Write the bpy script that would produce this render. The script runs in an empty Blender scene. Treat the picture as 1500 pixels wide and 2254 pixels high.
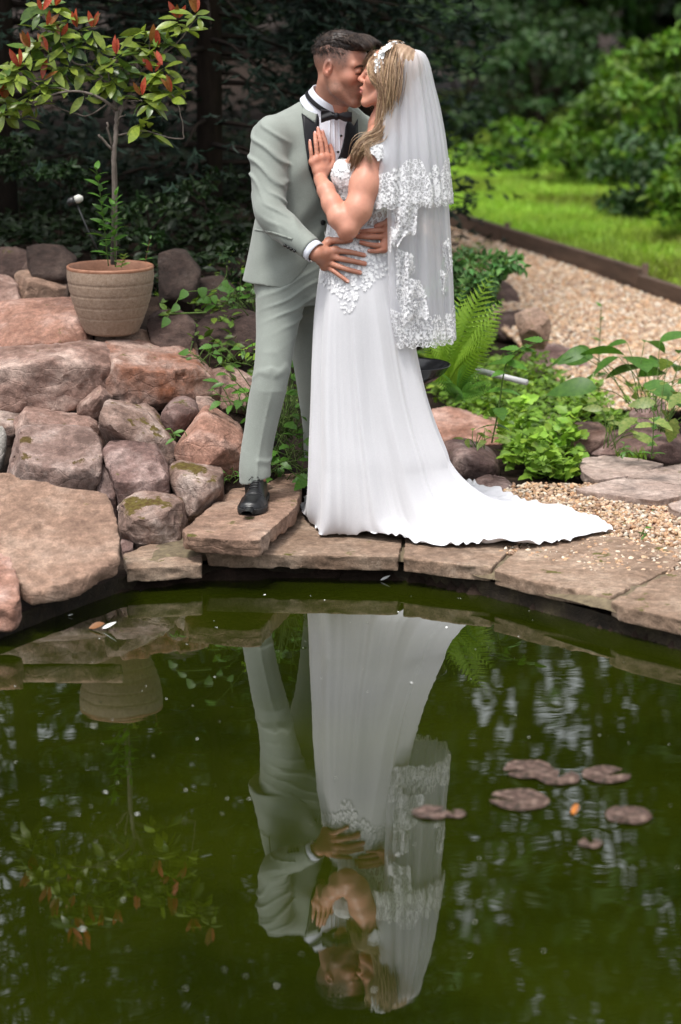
import bpy, bmesh, math, random
import numpy as np
from mathutils import Vector, Matrix
from mathutils.bvhtree import BVHTree

scene = bpy.context.scene
C = scene.collection
RAD = math.radians
rng = np.random.default_rng(11)
random.seed(11)

# ---------------------------------------------------------------- camera
CAMZ, PITCH, FPX = 2.17, RAD(14.0), 4800.0
cam_d = bpy.data.cameras.new('camera')
cam_d.sensor_fit = 'VERTICAL'
cam_d.sensor_height = 36.0
cam_d.lens = FPX / 2254.0 * 36.0
cam_d.clip_start, cam_d.clip_end = 0.1, 400.0
cam_d.dof.use_dof = True
cam_d.dof.focus_distance = 8.35
cam_d.dof.aperture_fstop = 1.9
cam = bpy.data.objects.new('camera', cam_d)
C.objects.link(cam)
cam.location = (0, 0, CAMZ)
cam.rotation_euler = (RAD(90) - PITCH, 0, 0)
scene.camera = cam

# ---------------------------------------------------------------- sky, sun, exposure
SUN_EL, SUN_AZ = RAD(70), RAD(215)      # azimuth clockwise from +Y: behind the camera, a little to the left
world = bpy.data.worlds.new('World')
scene.world = world
world.use_nodes = True
wn, wl = world.node_tree.nodes, world.node_tree.links
wn.clear()
sky = wn.new('ShaderNodeTexSky')
sky.sky_type = 'NISHITA'
sky.sun_disc = False
sky.sun_elevation = SUN_EL
sky.sun_rotation = SUN_AZ
sky.air_density, sky.dust_density, sky.ozone_density = 1.0, 3.0, 1.0
hs = wn.new('ShaderNodeHueSaturation')
hs.inputs['Saturation'].default_value = 0.22          # thin overcast: almost white sky
bg = wn.new('ShaderNodeBackground')
bg.inputs['Strength'].default_value = 0.15
wo = wn.new('ShaderNodeOutputWorld')
wl.new(sky.outputs[0], hs.inputs['Color'])
wl.new(hs.outputs[0], bg.inputs['Color'])
wl.new(bg.outputs[0], wo.inputs['Surface'])

sun_d = bpy.data.lights.new('sun', 'SUN')
sun_d.energy = 1.5
sun_d.angle = RAD(12)
sun_d.color = (1.0, 0.965, 0.91)
sun = bpy.data.objects.new('sun', sun_d)
C.objects.link(sun)
sv = Vector((math.sin(SUN_AZ) * math.cos(SUN_EL), math.cos(SUN_AZ) * math.cos(SUN_EL), math.sin(SUN_EL)))
sun.rotation_euler = (-sv).to_track_quat('-Z', 'Y').to_euler()

vs = scene.view_settings
vs.view_transform = 'Standard'
vs.look = 'None'
vs.gamma = 1.0
vs.use_curve_mapping = False
vs.exposure = 1.0
cy = scene.cycles
cy.use_denoising = True
cy.max_bounces = 8
cy.diffuse_bounces = 3
cy.glossy_bounces = 3
cy.transmission_bounces = 4
cy.transparent_max_bounces = 24
cy.sample_clamp_indirect = 4.0
cy.caustics_reflective = cy.caustics_refractive = False

# ---------------------------------------------------------------- projecting helpers
_cp, _sp = math.cos(PITCH), math.sin(PITCH)


def ray(px, py):
    u, v = (px - 750.0) / FPX, (1127.0 - py) / FPX
    return np.array([u, _cp + v * _sp, -_sp + v * _cp])


def at(px, py, Y):
    """the point at distance Y (metres into the garden) that the photograph shows at px, py"""
    d = ray(px, py)
    t = Y / d[1]
    return np.array([0, 0, CAMZ]) + d * t


def on(px, py, z):
    """the point at height z that the photograph shows at px, py"""
    d = ray(px, py)
    t = (z - CAMZ) / d[2]
    return np.array([0, 0, CAMZ]) + d * t


def sstep(a, b, x):
    t = np.clip((np.asarray(x, float) - a) / (b - a), 0, 1)
    return t * t * (3 - 2 * t)


# ---------------------------------------------------------------- noise (numpy)
def _hash(ix, iy, iz, seed):
    n = (ix * 374761393 + iy * 668265263 + iz * 2147483647 + seed * 1274126177) & 0xFFFFFFFF
    n = ((n ^ (n >> 13)) * 1274126177) & 0xFFFFFFFF
    n = n ^ (n >> 16)
    return (n & 0xFFFF) / 32767.5 - 1.0


def vnoise(x, y, z, seed=0):
    x, y, z = np.broadcast_arrays(x, y, z)
    fx, fy, fz = np.floor(x), np.floor(y), np.floor(z)
    ix, iy, iz = fx.astype(np.int64), fy.astype(np.int64), fz.astype(np.int64)
    tx, ty, tz = x - fx, y - fy, z - fz
    tx, ty, tz = [t * t * (3 - 2 * t) for t in (tx, ty, tz)]
    r = 0
    for dx in (0, 1):
        wx = tx if dx else 1 - tx
        for dy in (0, 1):
            wy = ty if dy else 1 - ty
            for dz in (0, 1):
                wz = tz if dz else 1 - tz
                r = r + _hash(ix + dx, iy + dy, iz + dz, seed) * wx * wy * wz
    return r


def fbm(x, y, z, octv=3, seed=0, gain=0.5):
    r, a = 0, 1.0
    for o in range(octv):
        r = r + a * vnoise(x * 2 ** o, y * 2 ** o, z * 2 ** o, seed + o * 17)
        a *= gain
    return r


# ---------------------------------------------------------------- meshes
def raw_mesh(name, verts, faces, smooth=True):
    """faces: (n,3)/(n,4) array or list of such arrays"""
    me = bpy.data.meshes.new(name)
    verts = np.ascontiguousarray(verts, dtype=np.float32)
    fl = faces if isinstance(faces, list) and len(faces) and isinstance(faces[0], np.ndarray) else [np.asarray(faces)]
    fl = [np.asarray(f, dtype=np.int32) for f in fl if len(f)]
    nl = sum(f.size for f in fl)
    nf = sum(len(f) for f in fl)
    me.vertices.add(len(verts))
    me.vertices.foreach_set('co', verts.ravel())
    me.loops.add(nl)
    me.loops.foreach_set('vertex_index', np.concatenate([f.ravel() for f in fl]))
    me.polygons.add(nf)
    tot = np.concatenate([np.full(len(f), f.shape[1], np.int32) for f in fl])
    st = np.concatenate([[0], np.cumsum(tot)[:-1]]).astype(np.int32)
    me.polygons.foreach_set('loop_start', st)
    me.polygons.foreach_set('loop_total', tot)
    me.polygons.foreach_set('use_smooth', np.full(nf, smooth))
    me.update(calc_edges=True)
    return me


def col_attr(me, cols, name='col'):
    a = me.color_attributes.new(name, 'FLOAT_COLOR', 'POINT')
    c = np.ones((len(me.vertices), 4), np.float32)
    c[:, :3] = cols
    a.data.foreach_set('color', c.ravel())


def uv_attr(me, uv, name='uvm'):
    a = me.attributes.new(name, 'FLOAT_VECTOR', 'POINT')
    v = np.zeros((len(me.vertices), 3), np.float32)
    v[:, :2] = uv
    a.data.foreach_set('vector', v.ravel())


def obj(name, me, mat=None, parent=None, loc=None):
    o = bpy.data.objects.new(name, me)
    if mat is not None and me is not None and len(me.materials) == 0:
        me.materials.append(mat)
    C.objects.link(o)
    if parent is not None:
        o.parent = parent
    if loc is not None:
        o.location = loc
    return o


def tag(o, label=None, cat=None, group=None, kind=None):
    if label: o['label'] = label
    if cat: o['category'] = cat
    if group: o['group'] = group
    if kind: o['kind'] = kind
    return o


def empty(name, loc=(0, 0, 0), label=None, cat=None, group=None):
    o = bpy.data.objects.new(name, None)
    o.empty_display_size = 0.1
    C.objects.link(o)
    o.location = loc
    return tag(o, label, cat, group)


def centred(name, verts, faces, mat, label=None, cat=None, group=None, kind=None, smooth=True, parent=None, sharp=None):
    """one mesh object whose origin sits at its base"""
    v = np.asarray(verts, float)
    o0 = np.array([(v[:, 0].min() + v[:, 0].max()) / 2, (v[:, 1].min() + v[:, 1].max()) / 2, v[:, 2].min()])
    me = raw_mesh(name, v - o0, faces, smooth)
    if sharp: me.set_sharp_from_angle(angle=RAD(sharp))
    o = obj(name, me, mat, parent, tuple(o0))
    return tag(o, label, cat, group, kind)


class Geo:
    """collects verts and faces of several shapes into one mesh"""
    def __init__(s):
        s.v, s.q, s.t, s.n, s.c = [], [], [], 0, []

    def add(s, v, f, col=None):
        v = np.asarray(v, float).reshape(-1, 3)
        f = np.asarray(f, int)
        if len(f):
            (s.q if f.shape[1] == 4 else s.t).append(f + s.n)
        s.v.append(v)
        if col is not None:
            s.c.append(np.broadcast_to(np.asarray(col, float), (len(v), 3)))
        s.n += len(v)
        return s

    def arrays(s):
        f = []
        if s.q: f.append(np.concatenate(s.q))
        if s.t: f.append(np.concatenate(s.t))
        return np.concatenate(s.v), f

    def mesh(s, name, smooth=True, off=(0, 0, 0)):
        v, f = s.arrays()
        me = raw_mesh(name, v - np.asarray(off), f, smooth)
        if s.c: col_attr(me, np.concatenate(s.c))
        return me


def unit(v):
    v = np.asarray(v, float)
    return v / (np.linalg.norm(v, axis=-1, keepdims=True) + 1e-12)


def tube(pts, rad, n=6, cap=True):
    """tapered tube along a polyline; returns verts, quads (caps closed by shrinking)"""
    pts = np.asarray(pts, float)
    rad = np.broadcast_to(np.asarray(rad, float), (len(pts),)).copy()
    if cap:
        pts = np.vstack([pts[0], pts, pts[-1]])
        rad = np.concatenate([[rad[0] * 0.05], rad, [rad[-1] * 0.05]])
    tan = unit(np.gradient(pts, axis=0) + 1e-9)
    if cap:
        tan[0], tan[-1] = tan[1], tan[-2]
    ref = np.array([0.31, 0.17, 0.93])
    a = unit(np.cross(tan, ref)); b = np.cross(tan, a)
    th = np.linspace(0, 2 * np.pi, n, endpoint=False)
    v = pts[:, None] + rad[:, None, None] * (np.cos(th)[None, :, None] * a[:, None] + np.sin(th)[None, :, None] * b[:, None])
    m = len(pts)
    i = np.arange(m - 1)[:, None] * n
    j = np.arange(n)[None]
    k = (j + 1) % n
    f = np.stack([i + j, i + k, i + n + k, i + n + j], -1).reshape(-1, 4)
    return v.reshape(-1, 3), f


def spline(pts, n):
    """Catmull-Rom through pts (any number of columns)"""
    p = np.asarray(pts, float)
    p = np.vstack([2 * p[0] - p[1], p, 2 * p[-1] - p[-2]])
    m = len(p) - 3
    t = np.linspace(0, m - 1e-6, n)
    i = t.astype(int); u = (t - i)[:, None]
    a, b, c, d = p[i], p[i + 1], p[i + 2], p[i + 3]
    return 0.5 * (2 * b + (c - a) * u + (2 * a - 5 * b + 4 * c - d) * u ** 2 + (3 * b - a - 3 * c + d) * u ** 3)


def grid_faces(nu, nv, wrap_u=False):
    """quads of a (nu, nv) grid of verts, index = i*nv + j"""
    i = np.arange(nu if wrap_u else nu - 1)[:, None]
    j = np.arange(nv - 1)[None]
    i2 = (i + 1) % nu
    return np.stack([i * nv + j, i2 * nv + j, i2 * nv + j + 1, i * nv + j + 1], -1).reshape(-1, 4)


# ---------------------------------------------------------------- signed-distance volumes
class Vol:
    def __init__(s, lo, hi, h):
        s.lo = np.asarray(lo, float); s.h = float(h)
        s.n = np.ceil((np.asarray(hi, float) - s.lo) / h).astype(int) + 1
        s.d = np.full(s.n, 0.5, np.float32)

    def block(s, lo=None, hi=None):
        a = np.zeros(3, int) if lo is None else np.clip(np.floor((np.asarray(lo) - s.lo) / s.h).astype(int), 0, s.n)
        b = s.n if hi is None else np.clip(np.ceil((np.asarray(hi) - s.lo) / s.h).astype(int) + 1, 0, s.n)
        sl = tuple(slice(int(p), int(q)) for p, q in zip(a, b))
        ax = [(s.lo[k] + s.h * np.arange(a[k], b[k])).astype(np.float32) for k in range(3)]
        return sl, ax[0][:, None, None], ax[1][None, :, None], ax[2][None, None, :]

    def add(s, fn, lo, hi, k=0.0, op='union'):
        sl, X, Y, Z = s.block(lo, hi)
        cur = s.d[sl]
        if cur.size == 0: return s
        d = fn(X, Y, Z).astype(np.float32)
        if op == 'union':
            s.d[sl] = smin(cur, d, k)
        elif op == 'sub':
            s.d[sl] = -smin(-cur, d, k)
        elif op == 'int':
            s.d[sl] = -smin(-cur, -d, k)
        return s

    def cone(s, a, b, ra, rb, k=0.0, sq=None):
        a, b = np.asarray(a, float), np.asarray(b, float)
        m = max(ra, rb) + k + 3 * s.h
        return s.add(lambda X, Y, Z: sd_cone(X, Y, Z, a, b, ra, rb), np.minimum(a, b) - m, np.maximum(a, b) + m, k)

    def chain(s, pts, rads, k=0.01):
        for i in range(len(pts) - 1):
            s.cone(pts[i], pts[i + 1], rads[i], rads[i + 1], k)
        return s

    def ell(s, c, r, M=None, k=0.0, op='union'):
        """ellipsoid; M rows are its axes"""
        c, r = np.asarray(c, float), np.asarray(r, float)
        m = r.max() + k + 3 * s.h
        return s.add(lambda X, Y, Z: sd_ell(X, Y, Z, c, r, M), c - m, c + m, k, op)

    def sample(s, p):
        q = (np.asarray(p) - s.lo) / s.h
        i = np.clip(np.floor(q).astype(int), 0, s.n - 2); t = q - i
        r = 0
        for dx in (0, 1):
            for dy in (0, 1):
                for dz in (0, 1):
                    w = (t[..., 0] if dx else 1 - t[..., 0]) * (t[..., 1] if dy else 1 - t[..., 1]) * (t[..., 2] if dz else 1 - t[..., 2])
                    r = r + w * s.d[i[..., 0] + dx, i[..., 1] + dy, i[..., 2] + dz]
        return r

    def surf(s):
        return surface_nets(s.d, s.lo, s.h)


def smin(a, b, k):
    if k <= 0: return np.minimum(a, b)
    h = np.maximum(k - np.abs(a - b), 0) / k
    return np.minimum(a, b) - h * h * (k * 0.25)


def sd_cone(X, Y, Z, a, b, ra, rb):
    ab = b - a
    L = float(ab @ ab) + 1e-12
    t = np.clip(((X - a[0]) * ab[0] + (Y - a[1]) * ab[1] + (Z - a[2]) * ab[2]) / L, 0, 1)
    d = np.sqrt((X - a[0] - t * ab[0]) ** 2 + (Y - a[1] - t * ab[1]) ** 2 + (Z - a[2] - t * ab[2]) ** 2)
    return d - (ra + (rb - ra) * t)


def sd_ell(X, Y, Z, c, r, M=None):
    x, y, z = X - c[0], Y - c[1], Z - c[2]
    if M is not None:
        x, y, z = (M[0][0] * x + M[0][1] * y + M[0][2] * z, M[1][0] * x + M[1][1] * y + M[1][2] * z, M[2][0] * x + M[2][1] * y + M[2][2] * z)
    k0 = np.sqrt((x / r[0]) ** 2 + (y / r[1]) ** 2 + (z / r[2]) ** 2)
    k1 = np.sqrt((x / r[0] ** 2) ** 2 + (y / r[1] ** 2) ** 2 + (z / r[2] ** 2) ** 2) + 1e-9
    return k0 * (k0 - 1) / k1


def surface_nets(d, lo, h):
    ins = d < 0
    c = np.zeros(tuple(np.array(d.shape) - 1), np.uint8)
    for dx in (0, 1):
        for dy in (0, 1):
            for dz in (0, 1):
                c += ins[dx:dx + c.shape[0], dy:dy + c.shape[1], dz:dz + c.shape[2]]
    act = (c > 0) & (c < 8)
    I = np.argwhere(act)
    idx = np.full(c.shape, -1, np.int32)
    idx[act] = np.arange(len(I))
    acc = np.zeros((len(I), 3)); cnt = np.zeros(len(I))
    cor = [(dx, dy, dz) for dx in (0, 1) for dy in (0, 1) for dz in (0, 1)]
    val = {k: d[I[:, 0] + k[0], I[:, 1] + k[1], I[:, 2] + k[2]].astype(float) for k in cor}
    for k in cor:
        for ax in range(3):
            if k[ax] == 0:
                k2 = tuple(1 if q == ax else k[q] for q in range(3))
                a, b = val[k], val[k2]
                m = (a < 0) != (b < 0)
                t = np.where(m, a / (a - b + 1e-20), 0)
                p = np.tile(np.array(k, float), (len(I), 1)); p[:, ax] = t
                acc[m] += p[m]; cnt[m] += 1
    V = lo + h * (I + acc / cnt[:, None])
    F = []
    n0, n1, n2 = d.shape
    for ax in range(3):
        u, w = (ax + 1) % 3, (ax + 2) % 3
        sa = [slice(None)] * 3; sb = [slice(None)] * 3
        sa[ax] = slice(0, -1); sb[ax] = slice(1, None)
        A, B = ins[tuple(sa)], ins[tuple(sb)]
        E = np.argwhere(A != B)
        ok = (E[:, u] > 0) & (E[:, w] > 0) & (E[:, u] < d.shape[u] - 1) & (E[:, w] < d.shape[w] - 1)
        E = E[ok]
        if len(E) == 0: continue
        q = []
        for (du, dw) in ((1, 1), (0, 1), (0, 0), (1, 0)):
            J = E.copy(); J[:, u] -= du; J[:, w] -= dw
            q.append(idx[J[:, 0], J[:, 1], J[:, 2]])
        q = np.stack(q, -1)
        fl = ~A[E[:, 0], E[:, 1], E[:, 2]]
        q[fl] = q[fl][:, ::-1]
        F.append(q)
    F = np.concatenate(F)
    return V, F


# ---------------------------------------------------------------- materials
class Mat:
    """thin wrapper round a node tree"""
    def __init__(s, name):
        s.m = bpy.data.materials.new(name)
        s.m.use_nodes = True
        s.n, s.l = s.m.node_tree.nodes, s.m.node_tree.links
        s.p = s.n['Principled BSDF']
        s.tc = None

    def new(s, t, **kw):
        n = s.n.new(t)
        for k, v in kw.items():
            setattr(n, k, v)
        return n

    def link(s, a, b): s.l.new(a, b)

    def coord(s, which='Object'):
        if s.tc is None: s.tc = s.new('ShaderNodeTexCoord')
        return s.tc.outputs[which]

    def mapped(s, scale=(1, 1, 1), which='Object', rot=(0, 0, 0), src=None):
        m = s.new('ShaderNodeMapping')
        m.inputs['Scale'].default_value = scale
        m.inputs['Rotation'].default_value = rot
        s.link(src if src is not None else s.coord(which), m.inputs['Vector'])
        return m.outputs[0]

    def noise(s, scale, detail=4, rough=0.55, vec=None, dist=0.0):
        n = s.new('ShaderNodeTexNoise')
        n.inputs['Scale'].default_value = scale
        n.inputs['Detail'].default_value = detail
        n.inputs['Roughness'].default_value = rough
        n.inputs['Distortion'].default_value = dist
        s.link(vec if vec is not None else s.coord(), n.inputs['Vector'])
        return n.outputs['Fac']

    def voro(s, scale, vec=None, feature='F1', out='Distance'):
        n = s.new('ShaderNodeTexVoronoi', feature=feature)
        n.inputs['Scale'].default_value = scale
        s.link(vec if vec is not None else s.coord(), n.inputs['Vector'])
        return n.outputs[out]

    def ramp(s, fac, stops, interp='LINEAR'):
        r = s.new('ShaderNodeValToRGB')
        r.color_ramp.interpolation = interp
        e = r.color_ramp.elements
        while len(e) > 1: e.remove(e[0])
        first = True
        for pos, c in stops:
            if not hasattr(c, '__len__'): c = (c, c, c)
            if first:
                e[0].position = pos; e[0].color = (*c, 1); first = False
            else:
                x = e.new(pos); x.color = (*c, 1)
        s.link(fac, r.inputs[0])
        return r.outputs[0]

    def mix(s, fac, a, b, mode='MIX'):
        n = s.new('ShaderNodeMix', data_type='RGBA', blend_type=mode)
        for inp, v in ((n.inputs['Factor'], fac), (n.inputs[6], a), (n.inputs[7], b)):
            if hasattr(v, 'is_linked') or hasattr(v, 'node'):
                s.link(v, inp)
            elif hasattr(v, '__len__'):
                inp.default_value = (*v[:3], 1)
            else:
                inp.default_value = v
        return n.outputs[2]

    def math(s, op, a, b=None, clamp=False):
        n = s.new('ShaderNodeMath', operation=op, use_clamp=clamp)
        for i, v in enumerate((a, b)):
            if v is None: continue
            if hasattr(v, 'node'): s.link(v, n.inputs[i])
            else: n.inputs[i].default_value = v
        return n.outputs[0]

    def attr(s, name, out='Color'):
        n = s.new('ShaderNodeAttribute', attribute_name=name)
        return n.outputs[out]

    def bump(s, height, strength=0.3, dist=0.01, normal=None):
        b = s.new('ShaderNodeBump')
        b.inputs['Strength'].default_value = strength
        b.inputs['Distance'].default_value = dist
        s.link(height, b.inputs['Height'])
        if normal is not None: s.link(normal, b.inputs['Normal'])
        s.link(b.outputs[0], s.p.inputs['Normal'])
        return b.outputs[0]

    def set(s, **kw):
        names = dict(color='Base Color', rough='Roughness', metal='Metallic', ior='IOR', spec='Specular IOR Level', alpha='Alpha',
                     sheen='Sheen Weight', coat='Coat Weight', trans='Transmission Weight', sss='Subsurface Weight', sheen_rough='Sheen Roughness', coat_rough='Coat Roughness')
        for k, v in kw.items():
            i = s.p.inputs[names[k]]
            if hasattr(v, 'node'): s.link(v, i)
            elif hasattr(v, '__len__'): i.default_value = (*v[:3], 1)
            else: i.default_value = v
        return s

    def up(s):
        g = s.new('ShaderNodeNewGeometry')
        x = s.new('ShaderNodeSeparateXYZ')
        s.link(g.outputs['Normal'], x.inputs[0])
        return x.outputs['Z']


def random_tint(M, col, amount=0.18):
    """vary a colour a little from one object to the next"""
    oi = M.new('ShaderNodeObjectInfo')
    v = M.math('MULTIPLY_ADD', oi.outputs['Random'], amount * 2)
    v.node.inputs[2].default_value = 1 - amount
    h = M.new('ShaderNodeHueSaturation')
    M.link(v, h.inputs['Value'])
    M.link(col, h.inputs['Color'])
    return h.outputs[0]


def stone_mat(name, dark, mid, light, moss=0.0, mosscol=(0.075, 0.055, 0.018), moss2=(0.10, 0.10, 0.02), scale=1.0, stain=0.25, flat=False):
    M = Mat(name)
    oi = M.new('ShaderNodeObjectInfo')
    add = M.new('ShaderNodeVectorMath', operation='ADD')
    sc = M.new('ShaderNodeVectorMath', operation='SCALE')
    comb = M.new('ShaderNodeCombineXYZ')
    for i in range(3): M.link(oi.outputs['Random'], comb.inputs[i])
    sc.inputs['Scale'].default_value = 37.0
    M.link(comb.outputs[0], sc.inputs[0])
    M.link(M.coord(), add.inputs[0]); M.link(sc.outputs[0], add.inputs[1])
    vec = add.outputs[0]
    n1 = M.noise(5 * scale, 6, 0.62, vec)
    n2 = M.noise(34 * scale, 7, 0.72, vec)
    n3 = M.noise(170 * scale, 4, 0.65, vec)
    base = M.ramp(n1, [(0.30, dark), (0.5, mid), (0.68, light)])
    base = M.mix(0.65, base, M.ramp(n2, [(0.32, 0.22), (0.5, 0.5), (0.66, 0.86)]), 'OVERLAY')
    base = M.mix(0.35, base, M.ramp(n3, [(0.3, 0.2), (0.7, 0.8)]), 'OVERLAY')
    # weathering: crusts of pale lichen and dark stains that sit in patches
    st = M.ramp(M.noise(9 * scale, 5, 0.7, vec, 0.4), [(0.60, 0.0), (0.68, stain)])
    base = M.mix(st, base, tuple(min(1, 1.35 * c + 0.05) for c in light))
    dk = M.ramp(M.noise(6.3 * scale, 6, 0.7, M.mapped((1, 1, 1), src=vec, rot=(1, 2, 3))), [(0.56, 0.0), (0.66, 0.6)])
    base = M.mix(dk, base, tuple(0.55 * c for c in dark))
    base = random_tint(M, base, 0.14)
    if moss > 0:
        up = M.ramp(M.up(), [(0.35, 0.0), (0.75, 1.0)])
        mn = M.ramp(M.noise(7 * scale, 5, 0.68, M.mapped(src=vec, rot=(2, 1, 0.5))), [(0.66 - 0.3 * moss, 0.0), (0.70 - 0.3 * moss, 1.0)])
        mf = M.math('MULTIPLY', up, mn)
        mc = M.ramp(M.noise(60, 4, 0.6, vec), [(0.35, mosscol), (0.65, moss2)])
        base = M.mix(mf, base, mc)
    M.set(color=base, rough=0.88, spec=0.25)
    crk = M.ramp(M.voro(11 * scale, M.mapped((1, 1, 1.6), src=vec), 'DISTANCE_TO_EDGE'), [(0.0, 0.0), (0.05, 1.0)])
    hgt = M.mix(0.35, M.mix(0.80, n1, n2), n3)
    hgt = M.mix(0.12 if not flat else 0.03, hgt, crk)
    M.bump(hgt, 0.9, 0.016 if not flat else 0.009)
    return M.m
# ================================================================ THE SETTING
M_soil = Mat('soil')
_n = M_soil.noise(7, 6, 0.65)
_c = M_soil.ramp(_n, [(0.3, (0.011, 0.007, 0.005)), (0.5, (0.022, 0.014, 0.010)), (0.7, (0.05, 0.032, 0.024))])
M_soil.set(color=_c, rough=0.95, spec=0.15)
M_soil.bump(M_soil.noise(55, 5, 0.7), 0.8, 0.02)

M_grassbase = Mat('lawn_ground')
_c = M_grassbase.ramp(M_grassbase.noise(2.2, 6, 0.65), [(0.32, (0.17, 0.17, 0.045)), (0.5, (0.17, 0.27, 0.02)), (0.7, (0.23, 0.35, 0.03))])
M_grassbase.set(color=_c, rough=0.9, spec=0.1)
M_grassbase.bump(M_grassbase.noise(60, 3, 0.7), 0.8, 0.03)

# pond outline: the front edge of the coping, then round behind the camera side
EDGE = [on(-260, 1420, .115), on(-60, 1365, .115), on(120, 1300, .115), on(270, 1248, .115), on(450, 1222, .115), on(660, 1217, .115), on(885, 1222, .115), on(1090, 1262, .115),
        on(1340, 1330, .115), on(1500, 1370, .115), on(1760, 1440, .115)]
POND = [(p[0], p[1]) for p in EDGE] + [(2.2, 5.6), (2.3, 4.6), (1.7, 3.6), (0.3, 3.05), (-1.2, 3.3), (-2.0, 4.2), (-2.2, 5.4)]
POND = np.array(POND)


def pond_dist(x, y):
    """signed distance to the pond outline (negative over the water)"""
    P = np.stack([x, y], -1)
    a, b = POND, np.roll(POND, -1, 0)
    best = np.full(x.shape, 1e9); ins = np.zeros(x.shape, bool)
    for p, q in zip(a, b):
        e = q - p
        t = np.clip(((P - p) @ e) / (e @ e), 0, 1)
        d = np.linalg.norm(P - p - t[..., None] * e, axis=-1)
        best = np.minimum(best, d)
        c = ((p[1] > P[..., 1]) != (q[1] > P[..., 1]))
        xx = (q[0] - p[0]) * (P[..., 1] - p[1]) / (q[1] - p[1] + 1e-12) + p[0]
        ins ^= c & (P[..., 0] < xx)
    return np.where(ins, -best, best)


def bank(x, y):
    """height of the earth: flat on the right, a rising rockery bank on the left"""
    x, y = np.asarray(x, float), np.asarray(y, float)
    w = sstep(0.05, -0.55, x)
    rise = np.clip((y - 7.72) * 0.45, 0, 0.66) + np.clip((y - 9.6) * 0.10, 0, 0.5)
    z = 0.055 + w * rise + (1 - w) * (np.clip((y - 8.5) * 0.02, 0, 0.12))
    lawn = lawn_d(x, y)
    z = z + 0.10 * sstep(-0.02, 0.02, lawn) + np.clip(lawn, 0, 30) * 0.012
    return z


# the timber edging runs from behind the veil to the right edge of the picture
LA, LB = on(985, 500, .20)[:2], on(1500, 668, .20)[:2]
_ld = (LB - LA) / np.linalg.norm(LB - LA)
_ln = np.array([-_ld[1], _ld[0]])
if _ln[1] < 0: _ln = -_ln


def lawn_d(x, y):
    return (x - LA[0]) * _ln[0] + (y - LA[1]) * _ln[1] - 1000.0 * (x < -0.3 + 0 * y)


def bank_hit(px, py):
    """where the line of sight through px, py meets the earth"""
    d = ray(px, py)
    ts = np.linspace(4, 45, 4000)
    p = np.array([0, 0, CAMZ])[None] + d[None] * ts[:, None]
    b = bank(p[:, 0], p[:, 1]) - p[:, 2]
    i = np.argmax(b > 0)
    return p[i]


def sheet(name, xs, ys, zf, mat, kind='structure', label=None):
    X, Y = np.meshgrid(xs, ys, indexing='ij')
    Z = zf(X, Y)
    me = raw_mesh(name, np.stack([X, Y, Z], -1).reshape(-1, 3), grid_faces(len(xs), len(ys)))
    o = obj(name, me, mat)
    return tag(o, label, None, None, kind)


def earth(X, Y):
    pd = pond_dist(X, Y)
    z = bank(X, Y) + 0.035 * fbm(X * 1.7, Y * 1.7, 0 * X, 3, 5) * sstep(0.1, 0.6, pd)
    z = z - 0.02 - 0.09 * sstep(-.25, -.6, X) * sstep(7.7, 7.95, Y) * sstep(9.5, 8.9, Y)
    z = np.where(pd < 0.07, -0.02 - 0.75 * sstep(0.07, -0.5, pd), z)
    far = sstep(-6.5, -9, Y) + sstep(14, 30, np.abs(X))
    z = np.where(lawn_d(X, Y) > 0, z - 0.03, z)
    return z


xs = np.unique(np.concatenate([np.linspace(-120, -8, 20), np.linspace(-8, -2.6, 30), np.linspace(-2.6, 2.6, 150), np.linspace(2.6, 9, 40), np.linspace(9, 120, 20)]))
ys = np.unique(np.concatenate([np.linspace(-60, 2.5, 14), np.linspace(2.5, 6.3, 24), np.linspace(6.3, 11, 150), np.linspace(11, 30, 60), np.linspace(30, 160, 20)]))
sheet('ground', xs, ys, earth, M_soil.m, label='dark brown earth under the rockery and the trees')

# lawn sheet: clipped by the timber edging
us = np.linspace(-16, 16, 200); vs_ = np.concatenate([np.linspace(0.05, 8, 80), np.linspace(8.3, 40, 30)])
U, V_ = np.meshgrid(us, vs_, indexing='ij')
LX = LA[0] + _ld[0] * U + _ln[0] * V_
LY = LA[1] + _ld[1] * U + _ln[1] * V_
LZ = bank(np.maximum(LX, -0.29), LY) + 0.02 * fbm(LX * 1.3, LY * 1.3, 0 * LX, 3, 8)
_lf = grid_faces(len(us), len(vs_)); _lf = _lf[(LX.reshape(-1)[_lf] > -.25).all(1)]
tag(obj('lawn', raw_mesh('lawn', np.stack([LX, LY, LZ], -1).reshape(-1, 3), _lf), M_grassbase.m), 'bright green mown lawn beyond the timber edging', kind='structure')

# ---------------------------------------------------------------- pond water
M_water = Mat('pond_water')
_c = M_water.ramp(M_water.noise(1.3, 4, 0.6), [(0.35, (0.008, 0.0115, 0.0006)), (0.65, (0.0155, 0.0205, 0.001))])
M_water.set(color=_c, rough=0.012, ior=1.95)
_w = M_water.noise(3.0, 2, 0.5, M_water.mapped((0.7, 1.5, 1)))
_w2 = M_water.noise(11, 2, 0.5, M_water.mapped((0.6, 1.8, 1)))
M_water.bump(M_water.mix(0.18, _w, _w2), 0.022, 0.02)
bm = bmesh.new()
_pc = POND.mean(0)
bm.faces.new([bm.verts.new((*(_pc + (p - _pc) * 1.05), 0)) for p in POND])
bmesh.ops.triangulate(bm, faces=bm.faces)
me = bpy.data.meshes.new('pond_water'); bm.to_mesh(me); bm.free()
tag(obj('pond_water', me, M_water.m), 'still murky green pond water', kind='structure')

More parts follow.
